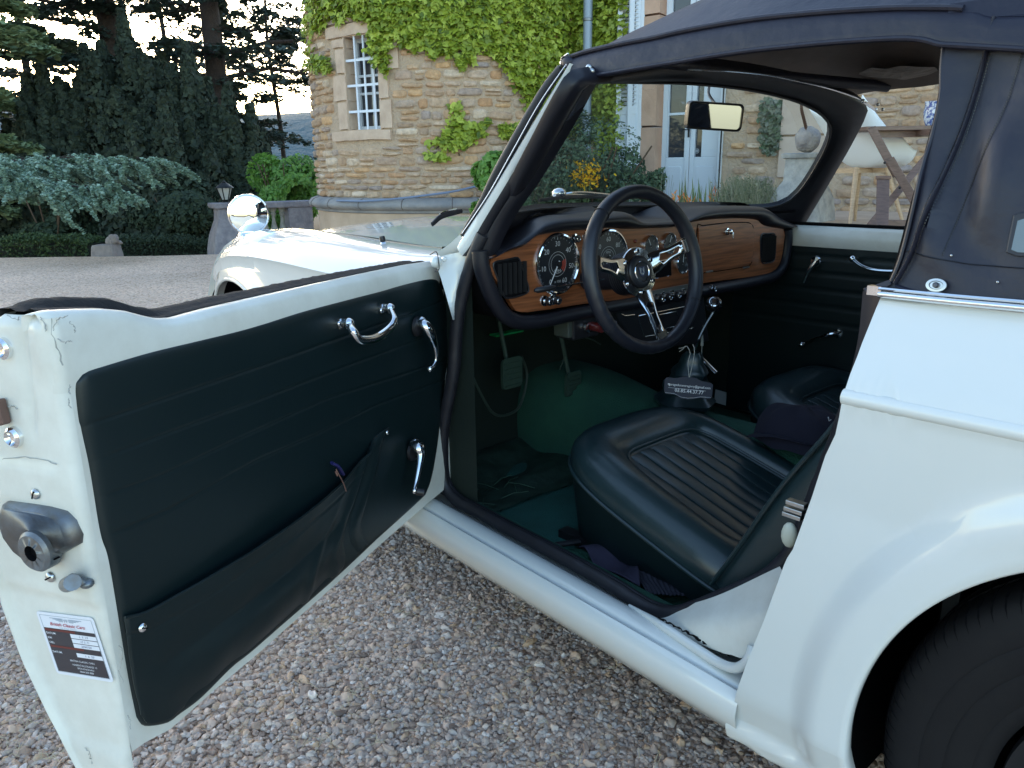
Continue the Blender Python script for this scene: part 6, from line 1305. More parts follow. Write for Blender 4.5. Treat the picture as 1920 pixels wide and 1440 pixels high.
for k in range(0, 25, 1): c = P[k]; g.tube([c+(ft*.011*math.cos(t)*(1 if k % 2 else .2)+ZZ*.016*math.sin(t)+fnn*.011*math.cos(t)*(.2 if k % 2 else 1)) for t in np.linspace(0, 2*math.pi, 9)[:-1]], .003, 4, closed=True)
props(make('rusty_chain', g, mat('rusty iron', (.13, .065, .04), .8, .4), None), 'thin rusty chain hanging beside the stone ball', 'chain')
# ---- shell chair on the terrace
def fz(u, v, D): return at_d(u, v, D)
cb = std(1598, 6.15, TZ); chair = thing('shell_armchair', 'white moulded shell armchair on wooden legs on the terrace', 'chair', tuple(cb))
xr = RH; yf = (CAM-cb)*A((1, 1, 0)); yf /= np.linalg.norm(yf); q = 1.93; cf = yf*math.cos(q)+xr*math.sin(q); cr_ = np.cross(ZZ, cf)*-1  # chair facing
k_ = 5.95/FPX
def cpt(a, b, dep=0): return at_d(a, b, 5.95+dep)
# shell: rows from back rim down to seat and forward, widths from the picture
g = G(); P = []
seatz = TZ+.44
def shell(s, t):   # s across -1..1, t 0 rear rim .. 1 front edge
    w = .31; x = s*w*(1-.06*t)
    back = (1-t)
    zr = .40*back**1.2*(1-abs(s)**2.2*.0)*((1-.42*abs(s)**1.5))+.0
    y = -.24+.46*t; side = abs(s)**4*(.21*(1-.55*t)+.0); z = max(0, .40*(1-t*2.1) if t < .476 else 0)
    z = .40*max(0, 1-t/.52)**1.6*(1-.5*abs(s)**3)+abs(s)**3.5*.20*(1-sstep(.55, 1.0, t)*.55)-.035*(1-s*s)*math.sin(math.pi*min(1, t))+.02*sstep(.85, 1, t)*-1
    y += -.05*max(0, 1-t/.52)*(1-abs(s)**2)+.05*abs(s)**2*(1-t)
    return cb+ZZ*(.44+z)+xr*(-x)*1+0*cf
for i in range(26):
    t = i/25; r = []
    for j in range(31):
        s = -1+2*j/30; w = .275*(1-.08*t); x = w*math.sin(s*1.5); zz = .37*max(0, 1-t/.5)**1.1*(1-.30*abs(s)**3)+.24*(1-math.cos(s*1.5))**1.4*(1-.55*sstep(.55, 1, t))-.02*(1-s*s)*math.sin(math.pi*t)-.03*sstep(.85, 1, t)*(1-s*s); yy = -.20+.44*t-.05*max(0, 1-t/.5)
        r.append(cb+ZZ*(.45+zz)-cr_*x+cf*yy)
    P.append(r)
g.grid(P); make('seat_shell', g, mat('white shell plastic', (.80, .84, .86), .45), chair, 60, solid=.010)
OAK = wood('pale beech', (.52, .36, .22), (.40, .26, .15), .5, .1, (3, 3, 20))
for sx, sy in ((-1, 1), (1, 1), (-1, -1), (1, -1)):
    g = G(); top_ = cb+ZZ*.425-cr_*sx*.13+cf*sy*.12; bot_ = cb-cr_*sx*.24+cf*sy*.22; g.tube([top_, lerp(top_, bot_, .3), bot_], .019, 12, scale=[1, 1.0, .62]); make('leg', g, OAK, chair)
g = G(); g.box(cb+ZZ*.405+cf*.12, (.30, .022, .035), np.array([cr_, cf, ZZ]).T); g.box(cb+ZZ*.405-cf*.12, (.30, .022, .035), np.array([cr_, cf, ZZ]).T); g.box(cb+ZZ*.40, (.03, .26, .025), np.array([cr_, cf, ZZ]).T); make('seat_support', g, OAK, chair, 0)
# ---- folding table
tb_ = std(1700, 5.5, TZ); table = thing('folding_table', 'brown wooden folding table with crossed legs on the terrace', 'table', tuple(tb_)); TW = wood('brown varnished wood', (.17, .10, .075), (.10, .058, .042), .5, .15, (3, 3, 16))
tzp = at_d(1690, 236, 5.5)[2]; e1 = at_d(1760, 240, 5.5)-at_d(1630, 240, 5.5); e1[2] = 0; e1 /= np.linalg.norm(e1); e2 = np.cross(ZZ, e1); tl0 = std(1617, 5.5, tzp)
for k in range(5):
    g = G(); o = tl0+e2*(k*.125-.02) if (e2@(CAM-tl0)) < 0 else tl0-e2*(k*.125-.02); g.box(o+e1*.55-ZZ*.018, (1.10, .118, .028), np.array([e1, e2, ZZ]).T); make('tabletop_slat', g, TW, table, 0, bevel=.003)
g = G(); g.box(tl0+e1*.58-ZZ*.055, (.95, .03, .045), np.array([e1, e2, ZZ]).T); g.box(tl0+e1*.40-ZZ*.05, (.05, .5, .04), np.array([e1, e2, ZZ]).T); make('table_rail', g, TW, table, 0)
def plank(pa, pb2, w, th, nm, par, m=TW):
    pa, pb2 = A(pa), A(pb2); d = pb2-pa; L_ = np.linalg.norm(d); d /= L_; v = (CAM-pa)*A((1, 1, 0)); v -= d*(v@d); v /= np.linalg.norm(v); g = G(); g.box((pa+pb2)/2, (L_, w, th), np.array([d, np.cross(v, d), v]).T); return make(nm, g, m, par, 0, bevel=.004)
plank(at_d(1634, 240, 5.42), at_d(1682, 330, 5.42), .055, .025, 'leg', table); plank(at_d(1668, 298, 5.38), at_d(1740, 420, 5.38), .058, .025, 'leg', table)
plank(at_d(1745, 285, 5.50), at_d(1620, 437, 5.50), .05, .025, 'leg', table); plank(at_d(1655, 418, 5.46), at_d(1760, 420, 5.46), .045, .025, 'stretcher', table)
for a, b in ((1659, 305), (1687, 352)): g = G(); g.ball(at_d(a, b, 5.36), .010, 8); make('bolt', g, STEEL_DARK, table)
# square post beside the table
pp0, pp1 = at_d(1656, 437, 5.25), at_d(1656, 336, 5.25); post = thing('wooden_post', 'short dark brown square post with a small cap beside the folding table', 'post', tuple(pp0)); plank(pp0-ZZ*.1, pp1, .078, .078, 'post_shaft', post, wood('dark stained wood', (.12, .07, .06), (.07, .04, .035), .55, .1, (3, 3, 16))); plank(pp1, pp1+ZZ*.022, .095, .095, 'post_cap', post)
vz = std(1748, 5.5, tzp); vs = thing('patterned_pot', 'blue and white patterned pot standing on the folding table', 'pot', tuple(vz)); g = G(); g.lathe([(.001, 0), (.045, 0), (.060, .04), (.066, .09), (.060, .14), (.066, .16), (.058, .158), (.001, .12)], vz, (0, 0, 1), 28); make('pot_body', g, mat('blue white glaze', (.62, .66, .72), .25, coat=.4, var=(46, .08, (.06, .10, .30))), vs)

# ================================================================ FOLIAGE
def leaf_cloud(pos, size, nrm=None, tilt=1., shape='leaf', jitter=.35):
    """pos (n,3). returns V,F of folded leaf shapes"""
    n = len(pos); rg = rng
    a = rg.normal(size=(n, 3)); a /= np.linalg.norm(a, axis=1)[:, None]
    if nrm is not None: a = a*tilt+nrm; a /= np.linalg.norm(a, axis=1)[:, None]
    b = rg.normal(size=(n, 3)); b -= a*(b*a).sum(1)[:, None]; b /= np.linalg.norm(b, axis=1)[:, None]; c = np.cross(a, b)
    s = (size*(1+jitter*(rg.random(n)*2-1)))[:, None]
    if shape == 'leaf':   # pointed oval, folded on its midrib
        T = [(0, -.5, 0), (.26, -.1, .06), (.2, .2, .05), (0, .5, -.05), (-.2, .2, .05), (-.26, -.1, .06)]; Fq = [(0, 1, 2, 3), (0, 3, 4, 5)]
    elif shape == 'ivy':
        T = [(0, -.35, 0), (.30, -.25, .05), (.52, .05, -.06), (.22, .12, .03), (0, .55, -.10), (-.22, .12, .03), (-.52, .05, -.06), (-.30, -.25, .05)]; Fq = [(0, 1, 3, 4), (1, 2, 3, 3), (0, 4, 5, 7), (7, 5, 6, 6)]
    elif shape == 'needle':
        T = [(0, -.5, 0), (.07, 0, .0), (0, .5, 0), (-.07, 0, 0)]; Fq = [(0, 1, 2, 3)]
    else: T = [(-.5, -.3, 0), (.5, -.3, 0), (.3, .5, .1), (-.3, .5, .1)]; Fq = [(0, 1, 2, 3)]
    T = np.array(T); V = pos[:, None, :]+s[:, None, :]*(T[None, :, 0, None]*c[:, None, :]+T[None, :, 1, None]*b[:, None, :]+T[None, :, 2, None]*a[:, None, :]); k = len(T)
    if shape == 'ivy': tri = [(0, 1, 3), (0, 3, 4), (1, 2, 3), (0, 4, 5), (0, 5, 7), (7, 5, 6)]; F = (np.arange(n)[:, None, None]*k+np.array(tri)[None]).reshape(-1, 3)
    else: F = (np.arange(n)[:, None, None]*k+np.array(Fq)[None]).reshape(-1, 4)
    return V.reshape(-1, 3), F
def inpoly(x, y, P):
    P = np.array(P); n = len(P); r = np.zeros(len(x), bool); j = n-1
    for i in range(n):
        c = ((P[i, 1] > y) != (P[j, 1] > y)) & (x < (P[j, 0]-P[i, 0])*(y-P[i, 1])/(P[j, 1]-P[i, 1]+1e-9)+P[i, 0]); r ^= c; j = i
    return r
LEAFY = ramp_mat('creeper leaf', [(.18, .26, .02), (.40, .48, .05), (.09, .15, .015), (.55, .64, .10), (.28, .37, .035)], .5, trans=.35)
def growth(polys, n, where, size, name, label, cat, m=LEAFY, shape='ivy', off=(.02, .10), droop=.6, stems=None, holes=0.):
    """leaves over a wall area given by outlines; where(a,b) -> point, normal"""
    pos = []; nr = []
    for P, k in polys:
        xs_ = [p[0] for p in P]; ys_ = [p[1] for p in P]; need = int(n*k); got = 0
        while got < need:
            a, b = random.uniform(min(xs_), max(xs_)), random.uniform(min(ys_), max(ys_))
            aa, bb = a+12*noise3((a*.06, b*.06, 3))+random.gauss(0, 3.5), b+12*noise3((a*.06, b*.06, 8))+random.gauss(0, 3.5)
            if not inpoly(np.array([aa]), np.array([bb]), P)[0]: continue
            if holes and noise3((a*.045, b*.06, 11)) > holes: got += .3; continue
            p, nn = where(a, b); k2 = random.random(); pos.append(p+nn*(off[0]+(off[1]-off[0])*k2**1.3+.03*max(0, noise3((a*.05, b*.05, 1))))); nr.append(nn*.8+ZZ*droop); got += 1
    pos = np.array(pos); nr = np.array(nr); t = thing(name, label, cat, tuple(pos.mean(0)-ZZ*(pos.mean(0)[2]-pos[:, 2].min()))); V, F = leaf_cloud(pos, size, nr, .55, shape); npobj('leaves', V, F, m, t, 'stuff')
    if stems:
        g = G()
        for st_ in stems:
            P = [where(a, b) for a, b in st_]; g.tube(smooth([p+nn*.02 for p, nn in P], 14), .008, 5, scale=list(np.linspace(1, .4, 14)))
        make('stem', g, mat('brown stem', (.10, .065, .04), .8), t)
    return t
def wt(a, b):
    u, z = on_t(a, b); p, tt, nn = tsurf(u, z); return p, nn
def whs(a, b): u, z = on_h(a, b); p, tt, nn = hsurf(u, z); return p, nn
def wt_h(a, b): return wt(a, b) if a < 1085 else whs(a, b)
growth([([(572, -60), (1125, -60), (1120, 80), (1110, 160), (1085, 250), (1040, 260), (1005, 225), (985, 195), (965, 160), (950, 130), (925, 110), (905, 92), (880, 118), (868, 120), (865, 88), (830, 106), (795, 96), (760, 90), (742, 78), (730, 100), (728, 138), (708, 128), (700, 95), (690, 66), (694, 40), (668, 32), (612, 46), (606, 60), (590, 62), (588, 100), (576, 110)], .80),
        ([(578, 100), (596, 108), (622, 120), (626, 136), (606, 138), (580, 128)], .015), ([(848, 196), (864, 196), (872, 232), (900, 232), (918, 226), (916, 244), (896, 254), (880, 270), (858, 282), (830, 276), (822, 268), (800, 278), (796, 276), (822, 256), (848, 240)], .035), ([(800, 292), (830, 290), (846, 296), (820, 299), (800, 297)], .006), ([(934, 240), (960, 232), (985, 240), (990, 262), (965, 262), (940, 254)], .02), ([(855, 105), (872, 105), (868, 132), (860, 130)], .008)], 13000, wt_h, .082, 'ivy', 'bright green creeper hanging over the top of the round tower', 'creeper', stems=[[(862, 298), (858, 270), (855, 230), (852, 196)], [(800, 296), (840, 262), (880, 250), (918, 236)]])
growth([([(1085, -60), (1186, -60), (1184, 100), (1172, 200), (1168, 290), (1150, 300), (1128, 285), (1110, 240), (1104, 200), (1108, 120), (1085, 60)], 1)], 4200, whs, .070, 'ivy', 'green creeper on the wall between downpipe and shutter', 'creeper', off=(.02, .16))
growth([([(1442, 185), (1466, 190), (1468, 240), (1464, 285), (1440, 290), (1428, 275), (1432, 240), (1426, 215)], 1)], 480, whs, .06, 'ivy', 'thin dull creeper climbing the wall left of the stone ball', 'creeper', m=ramp_mat('dull leaf', [(.06, .09, .04), (.12, .14, .08), (.16, .17, .13), (.05, .10, .03)], .7), off=(.02, .08))
def bush(name, label, cat, c, rad, n, size, m, shape='leaf', stems=8, flat=1., lumps=6, up=.3):
    c = A(c); rad = A(rad); t = thing(name, label, cat, (c[0], c[1], c[2]-rad[2])); pts = []
    L = [(rng.normal(size=3)*.42, rng.uniform(.30, .62)) for _ in range(lumps)]
    while sum(map(len, pts)) < n:
        d = rng.normal(size=(2000, 3)); d /= np.linalg.norm(d, axis=1)[:, None]; r = rng.uniform(.55, 1.0, (2000, 1))**.6; o, s = L[rng.integers(lumps)]; p = o+d*r*s; p = p[(np.linalg.norm(p, axis=1) < 1.25)]; pts.append(p[:600])
    P = np.concatenate(pts)[:n]; nr = P/np.linalg.norm(P, axis=1)[:, None]+A((0, 0, up)); V, F = leaf_cloud(c+P*rad, size, nr, .8, shape); npobj('leaves', V, F, m, t, 'stuff')
    g = G()
    for k in range(stems):
        d = rng.normal(size=3); e = c+A((d[0]*.5*rad[0], d[1]*.5*rad[1], rad[2]*.5)); b = c+A((d[0]*.12*rad[0], d[1]*.12*rad[1], -rad[2])); g.tube(smooth([b, lerp(b, e, .5)+A((d[2]*.03, 0, 0)), e], 6), .012*max(rad), 4)
    make('stem', g, mat('brown stem', (.10, .065, .04), .8), t); return t
BLUEG = ramp_mat('feathery blue green leaf', [(.045, .085, .045), (.09, .15, .085), (.06, .12, .06), (.13, .19, .10), (.03, .06, .03)], .6, trans=.25)
BRIGHT = ramp_mat('fresh green leaf', [(.08, .20, .03), (.14, .30, .05), (.20, .38, .08), (.06, .15, .02)], .5, trans=.35)
c = at_d(1085, 335, 8.2); bush('flowering_shrub', 'loose blue green shrub with one yellow flower cluster by the tower corner', 'shrub', c, (.78, .6, .60), 24000, .042, BLUEG, 'leaf', 14, lumps=22)
fl = at_d(1100, 328, 7.6); ye = thing('yellow_flowers', 'bright yellow flower cluster in front of the blue green shrub', 'flowers', tuple(fl-ZZ*.3)); p = fl+rng.normal(size=(300, 3))*A((.065, .065, .06)); V, F = leaf_cloud(p, .040, None, 1, 'leaf'); npobj('petals', V, F, ramp_mat('yellow petal', [(.85, .42, .01), (.90, .62, .02), (.75, .30, .01)], .6, trans=.3), ye, 'stuff')
g = G()
for k in range(7): q_ = fl+rng.normal(size=3)*.04; g.tube([fl+A((0, 0, -.45)), q_], .004, 4)
make('stem', g, mat('green stem', (.06, .10, .03), .7), ye)
c = at_d(925, 345, 7.9); bush('leafy_shrub', 'big leaved green shrub at the tower foot behind the windscreen post', 'shrub', c, (.32, .30, .38), 1500, .085, BRIGHT, 'leaf', 8); c = at_d(985, 372, 7.3); bush('leafy_shrub', 'low pale leaved bush seen through the near lower corner of the screen', 'shrub', c, (.26, .26, .26), 700, .07, ramp_mat('grey green leaf', [(.09, .16, .08), (.14, .22, .12), (.07, .12, .06)], .6, trans=.3), 'leaf', 8)
# sword leaved lilies with orange tips
lb = at_d(1300, 400, 6.8); ly = thing('orange_lilies', 'spiky lily clump with orange blooms in front of the white doors', 'flowers', tuple(lb)); g = G(); g2 = G()
for k in range(46):
    a = random.uniform(1258, 1348); p0 = at_d(a+random.uniform(-6, 6), 425, 6.8+random.uniform(-.2, .2)); h = random.uniform(326, 378); p1 = at_d(a+random.uniform(-8, 8), h, 6.8+random.uniform(-.2, .2)); w = RH*random.uniform(.007, .013); m1 = lerp(p0, p1, .55)+RH*random.uniform(-.02, .02)
    g.add([p0-w, p0+w, m1+w, p1, m1-w], [(0, 1, 2, 4), (4, 2, 3)])
for a0, b0 in ((1264, 366), (1272, 374), (1283, 366), (1292, 372), (1302, 378), (1339, 350), (1343, 362), (1334, 370), (1315, 380), (1288, 380)):
    for k in range(5): p = at_d(a0+random.uniform(-4, 4), b0+random.uniform(-7, 7), 6.6); d = A((random.uniform(-1, 1), random.uniform(-1, 1), random.uniform(.5, 1.6))); d /= np.linalg.norm(d); s = np.cross(d, A((1, .3, 0))); g2.add([p-d*.025, p+s*.011, p+d*.03, p-s*.011], [(0, 1, 2, 3)])
make('blades', g, ramp_mat('sword leaf', [(.12, .20, .08), (.22, .28, .12), (.34, .33, .16), (.09, .15, .07)], .6, trans=.3), ly, 0, weld=False)['kind'] = 'stuff'; make('petals', g2, ramp_mat('orange petal', [(.80, .25, .04), (.85, .40, .10), (.70, .16, .04)], .6, trans=.3), ly, 0, weld=False)['kind'] = 'stuff'
# wispy lavender and grasses by the pedestal
gb_ = at_d(1400, 400, 6.7); gr = thing('wispy_grasses', 'wispy grey green herbs growing between the doors and the pedestal', 'plants', tuple(gb_)); g = G()
for k in range(1300):
    a = random.gauss(1402, 30); 
    if not 1345 < a < 1462: continue
    b = 400-abs(random.gauss(0, 1))*8; dpt = 6.7+random.uniform(-.25, .25); top = 318+abs(a-1400)*.28+random.uniform(0, 62); p0 = at_d(a, b, dpt); p1 = at_d(a+random.uniform(-26, 26), top, dpt+random.uniform(-.15, .15)); w = RH*.0016; m1 = lerp(p0, p1, .6)+ZZ*.02; g.add([p0-w, p0+w, m1+w, p1, m1-w], [(0, 1, 2, 4), (4, 2, 3)])
    if k % 3 == 0:
        for q in range(4): e = lerp(m1, p1, q/4)+rng.normal(size=3)*.006; s = A(rng.normal(size=3))*.010; s2_ = A(rng.normal(size=3))*.006; g.add([e, e+s, e+s+s2_, e+s2_], [(0, 1, 2, 3)])
for a0 in (1235, 1252, 1275, 1330, 1352, 1360): 
    for k in range(3): p0 = at_d(a0, 400, 6.7); p1 = at_d(a0+random.uniform(-22, 22), random.uniform(300, 350), 6.7); w = RH*.0010; g.add([p0-w, p0+w, p1+w, p1-w], [(0, 1, 2, 3)])
make('stalks', g, ramp_mat('herb stalk', [(.16, .18, .11), (.28, .28, .18), (.10, .14, .07), (.35, .33, .24)], .7, trans=.25), gr, 0, weld=False)['kind'] = 'stuff'

# ================================================================ BALUSTRADE, LAMP, HEDGE, SHRUB
BALM = mat('mottled old limestone', (.30, .28, .29), .9, bump=[('noise', 20, .7, .02)], var=(9, .35, (.17, .16, .185)))
bA, bB = std(450, 11.3, 0), std(600, 11.9, 0); bt_ = bB-bA; BLn = np.linalg.norm(bt_); bt_ /= BLn; bn_ = np.cross(bt_, ZZ); RBB = np.array([bt_, bn_, ZZ]).T
def bz_(a, b): return on_pl(a, b, bA, bn_)
bal = thing('stone_balustrade', 'old mottled stone balustrade with turned balusters beside the tower', 'balustrade', tuple(bA)); zt = bz_(530, 377)[2]; z1 = bz_(530, 389)[2]; z2 = bz_(520, 455)[2]
g = G(); g.box((bA+bB)/2+ZZ*((zt+z1)/2), (BLn+.4, .30, zt-z1), RBB); make('handrail', g, BALM, bal, 0, bevel=.02)
g = G(); g.box((bA+bB)/2+ZZ*(z2/2-.25), (BLn+.4, .30, z2+.5), RBB); make('base_course', g, BALM, bal, 0, bevel=.01)
pc = bz_(561, 420); g = G(); g.box(A((pc[0], pc[1], (z1+z2)/2)), (.36, .26, z1-z2-.004), RBB); make('pier', g, BALM, bal, 0, bevel=.01)
g = G(); pc = bz_(482, 420); hb_ = z1-z2
for a in (514, 530, 497, 480):
    c = bz_(a, 420); c = A((c[0], c[1], z2+.002)); g = G(); h = hb_-.004; g.lathe([(.001, 0), (.055, 0), (.055, .05*h), (.035, .08*h), (.04, .14*h), (.062, .28*h), (.060, .36*h), (.035, .52*h), (.024, .66*h), (.028, .78*h), (.045, .84*h), (.030, .88*h), (.052, .94*h), (.052, h), (.001, h)], c, (0, 0, 1), 18); make('baluster', g, mat('pale mossy limestone', (.38, .36, .32), .9, bump=[('noise', 20, .6, .01)], var=(11, .3, (.22, .22, .19))), bal, 60)
# gate pier with lantern
qc = std(433, 11.0, 0); qz = lambda b: on_pl(433, b, qc, (qc-CAM)*A((1, 1, 0)))[2]
pier = thing('gate_pier', 'square stone pier carrying the lantern behind the round wing mirror', 'pier', tuple(qc)); sd_ = .165
g = G(); g.grid([[qc+ZZ*z+bt_*x*r+bn_*y*r for x, y in rrect(2, 2, .08, 2)] for r, z in ((.30, -.6), (.27, qz(440)-.2), (.23, qz(440)), (sd_*.95, qz(412)), (sd_*.9, qz(400)), (sd_*.9, qz(391)), (sd_*1.2, qz(389)), (sd_*1.28, qz(384)), (sd_*1.25, qz(380)), (.001, qz(379)))], cv=True); make('pier_shaft', g, BALM, pier, 40)
lm = thing('lantern', 'small black lantern with pale panes standing on the stone pier', 'lamp', tuple(qc+ZZ*qz(379))); LC = qc+ZZ*qz(379)+bt_*.00; lh = qz(338)-qz(379)
g = G(); g.lathe([(.001, 0), (.055, 0), (.055, .04*lh), (.03, .08*lh), (.05, .12*lh)], LC, (0, 0, 1), 12); g.lathe([(.125, .66*lh), (.115, .70*lh), (.05, .86*lh), (.028, .90*lh), (.03, .94*lh), (.001, lh)], LC, (0, 0, 1), 12)
for k in range(6): a = k*math.pi/3; d = bt_*math.cos(a)+bn_*math.sin(a); g.tube([LC+d*.05+ZZ*.12*lh, LC+d*.105+ZZ*.66*lh], .007, 5)
make('lantern_frame', g, mat('black iron', (.02, .022, .022), .5, .6), lm, 40)
for k in range(6):
    a, b = k*math.pi/3, (k+1)*math.pi/3; d1_, d2_ = bt_*math.cos(a)+bn_*math.sin(a), bt_*math.cos(b)+bn_*math.sin(b); g = G(); g.add([LC+d1_*.048+ZZ*.12*lh, LC+d2_*.048+ZZ*.12*lh, LC+d2_*.102+ZZ*.66*lh, LC+d1_*.102+ZZ*.66*lh], [(0, 1, 2, 3)]); make('pane', g, mat('old lamp glass', (.42, .42, .38), .25, coat=.5), lm, 0)
c = at_d(537, 350, 13.2); bush('bright_shrub', 'bright green leafy shrub rising behind the balustrade', 'shrub', c, (.85, .6, .74), 15000, .085, BRIGHT, 'leaf', 10, lumps=26)
# low clipped hedges and the carved block on the far edge of the court
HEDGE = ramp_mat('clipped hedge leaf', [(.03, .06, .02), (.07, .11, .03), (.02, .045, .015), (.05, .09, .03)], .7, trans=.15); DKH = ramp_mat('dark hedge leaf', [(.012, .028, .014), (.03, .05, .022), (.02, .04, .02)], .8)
def hedge(a0, a1, bt0, D, m, label, dens=9000):
    p0, p1 = std(a0, D, -.5), std(a1, D, -.5); z = at_d((a0+a1)/2, bt0, D)[2]; d = p1-p0; L_ = np.linalg.norm(d); d /= L_; nn = np.cross(d, ZZ); n = int(dens*L_*.5)
    u = rng.random(n)*L_; w = (rng.random(n)-.5)*.7; h = -.9+(z+.9)*(1-rng.random(n)**2.2); f = rng.random(n) < .5; h = np.where(f, z+rng.normal(size=n)*.02, h); w = np.where(f, w, np.sign(w)*.35+rng.normal(size=n)*.02); h += .03*np.sin(u*3)+.02*np.sin(u*7.7)
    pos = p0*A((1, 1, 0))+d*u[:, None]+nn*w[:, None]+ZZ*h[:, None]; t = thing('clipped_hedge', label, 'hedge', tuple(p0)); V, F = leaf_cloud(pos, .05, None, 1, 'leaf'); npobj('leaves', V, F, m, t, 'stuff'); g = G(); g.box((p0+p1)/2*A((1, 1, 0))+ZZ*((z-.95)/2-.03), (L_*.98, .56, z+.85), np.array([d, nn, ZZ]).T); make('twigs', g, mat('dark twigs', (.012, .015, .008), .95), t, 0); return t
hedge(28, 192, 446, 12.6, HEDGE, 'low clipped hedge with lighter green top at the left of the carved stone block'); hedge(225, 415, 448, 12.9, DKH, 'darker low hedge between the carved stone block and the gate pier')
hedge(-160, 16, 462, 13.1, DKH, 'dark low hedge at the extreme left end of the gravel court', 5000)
ob = std(212, 11.1, -.6); oz = lambda b: on_pl(212, b, ob, (ob-CAM)*A((1, 1, 0)))[2]; orn = thing('carved_stone_block', 'small pale carved stone block with a broken figure on top at the gravel edge', 'ornament', tuple(ob))
OS = mat('pale weathered stone', (.34, .30, .285), .9, bump=[('noise', 20, .7, .02)], var=(9, .4, (.22, .19, .19))); g = G(); g.grid([[ob+ZZ*z+RH*x*r+FH*y*r for x, y in rrect(2, 2, .15, 2)] for r, z in ((.17, 0), (.16, oz(478)+.6), (.145, oz(462)+.6), (.135, oz(458)+.6), (.001, oz(457)+.6))], cv=True); make('stone_base', g, OS, orn, 40)
g = G()
for a, b, r in ((206, 454, .075), (214, 450, .085), (208, 446, .05), (218, 445, .05), (224, 455, .05)): g.ball(on_pl(a, b, ob, (ob-CAM)*A((1, 1, 0))), r, 10, sc=(1, .8, .8))
P_ = g.v; g.v = [tuple(A(p)+.03*A((noise3(A(p)*9), noise3(A(p)*9+5), noise3(A(p)*9+9)))) for p in P_]; make('broken_figure', g, OS, orn)

# ================================================================ TREES
BARK = mat('dark conifer bark', (.045, .032, .026), .95, bump=[('noise', 14, .8, .05)], var=(8, .4, (.025, .018, .015)))
def tree_thing(name, label, base): return thing(name, label, 'tree', tuple(base))
YEW = ramp_mat('yew foliage', [(.010, .022, .013), (.022, .038, .020), (.006, .015, .010), (.034, .050, .026), (.015, .028, .016)], .8)
CED = ramp_mat('cedar foliage', [(.020, .042, .034), (.04, .07, .055), (.015, .03, .022), (.06, .095, .075)], .75, trans=.1)
CEDB = ramp_mat('blue cedar foliage', [(.18, .28, .21), (.30, .43, .33), (.11, .18, .13), (.42, .56, .44)], .7, trans=.15)
OLIVE = ramp_mat('olive green foliage', [(.14, .20, .10), (.25, .33, .17), (.09, .14, .07), (.33, .41, .22)], .7, trans=.2)
def yew(a, top, w, D, label, n=60000, base=-.9, m=YEW, lean=0):
    """upright yew: many ascending sprays around a dark core. a,w in picture columns"""
    b = std(a, D, base); zt = at_d(a, top, D)[2]; W_ = w*1.3/FPX*D; H_ = zt-base; t = tree_thing('yew_tree', label, b); K = 60
    ax_ = rng.random(K)*2*math.pi; rr = np.sqrt(rng.random(K))*W_*.55; ht = (1-.75*(rr/(W_*.62))**2.4)*H_*rng.uniform(.74, .97, K); ht[0] = H_; rr[0] = 0
    pk = rng.choice(K, n, p=ht/ht.sum()); hh = rng.random(n)**.8; cx, cy_2 = np.cos(ax_[pk])*rr[pk], np.sin(ax_[pk])*rr[pk]; pw = W_*.21*(1-hh**1.8)+.06; ang = rng.random(n)*2*math.pi; q = rng.uniform(.75, 1.05, n)
    x = cx+np.cos(ang)*pw*q; y = cy_2+np.sin(ang)*pw*q; z = hh*ht[pk]; pos = A((b[0], b[1], base))+x[:, None]*RH+y[:, None]*FH+z[:, None]*ZZ
    nr = np.cos(ang)[:, None]*RH+np.sin(ang)[:, None]*FH+rng.normal(size=(n, 3))*.3; V, F = leaf_cloud(pos, .095, nr, .55, 'spray'); npobj('crown', V, F, m, t, 'stuff')
    g = G(); g.tube([b, b+ZZ*H_*.85], .16, 10, scale=[1, .3])
    for k in range(0, K, 3): c = b+RH*math.cos(ax_[k])*rr[k]+FH*math.sin(ax_[k])*rr[k]; g.tube([b+ZZ*.2, c+ZZ*ht[k]*.8], .05, 5)
    make('trunk', g, BARK, t)
    # dense inner core
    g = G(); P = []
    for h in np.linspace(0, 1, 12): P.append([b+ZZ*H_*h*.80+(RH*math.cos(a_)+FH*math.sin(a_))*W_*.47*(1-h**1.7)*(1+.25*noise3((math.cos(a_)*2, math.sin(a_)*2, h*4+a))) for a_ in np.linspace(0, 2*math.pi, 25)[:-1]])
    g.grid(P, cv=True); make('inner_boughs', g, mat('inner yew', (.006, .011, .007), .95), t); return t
yew(138, 118, 110, 17.0, 'dark upright yew left of the tallest yew'); yew(290, 42, 175, 17.5, 'tallest dark yew in the middle of the yew group', 90000); yew(395, 95, 120, 16.8, 'dark yew between the tallest yew and the right hand cedar', 60000); yew(462, 165, 110, 16.2, 'rounded dark yew just left of the bright shrub', 55000); yew(215, 95, 120, 18.2, 'dark yew tucked behind between two yews', 45000); yew(345, 190, 150, 15.4, 'low broad yew in front of the yew group', 55000); yew(60, 230, 130, 17, 'dark yew behind the sweeping cedar branch', 40000)
def spray(P0, d, L_, droop, width, acc, n, flat=.05, size=.11):
    """needle tufts along a limb: a flat tapering fan"""
    t = rng.random(n)**.8; s = (rng.random(n)*2-1); w = width*(1-t*.75)*np.abs(s)**.8*np.sign(s); side = np.cross(d, ZZ); side /= np.linalg.norm(side)+1e-9
    p = P0+d*(t*L_)[:, None]+side*w[:, None]+ZZ*(-droop*t**2*L_-.25*np.abs(w)*.6+rng.normal(size=n)*flat)[:, None]; acc.append(p)
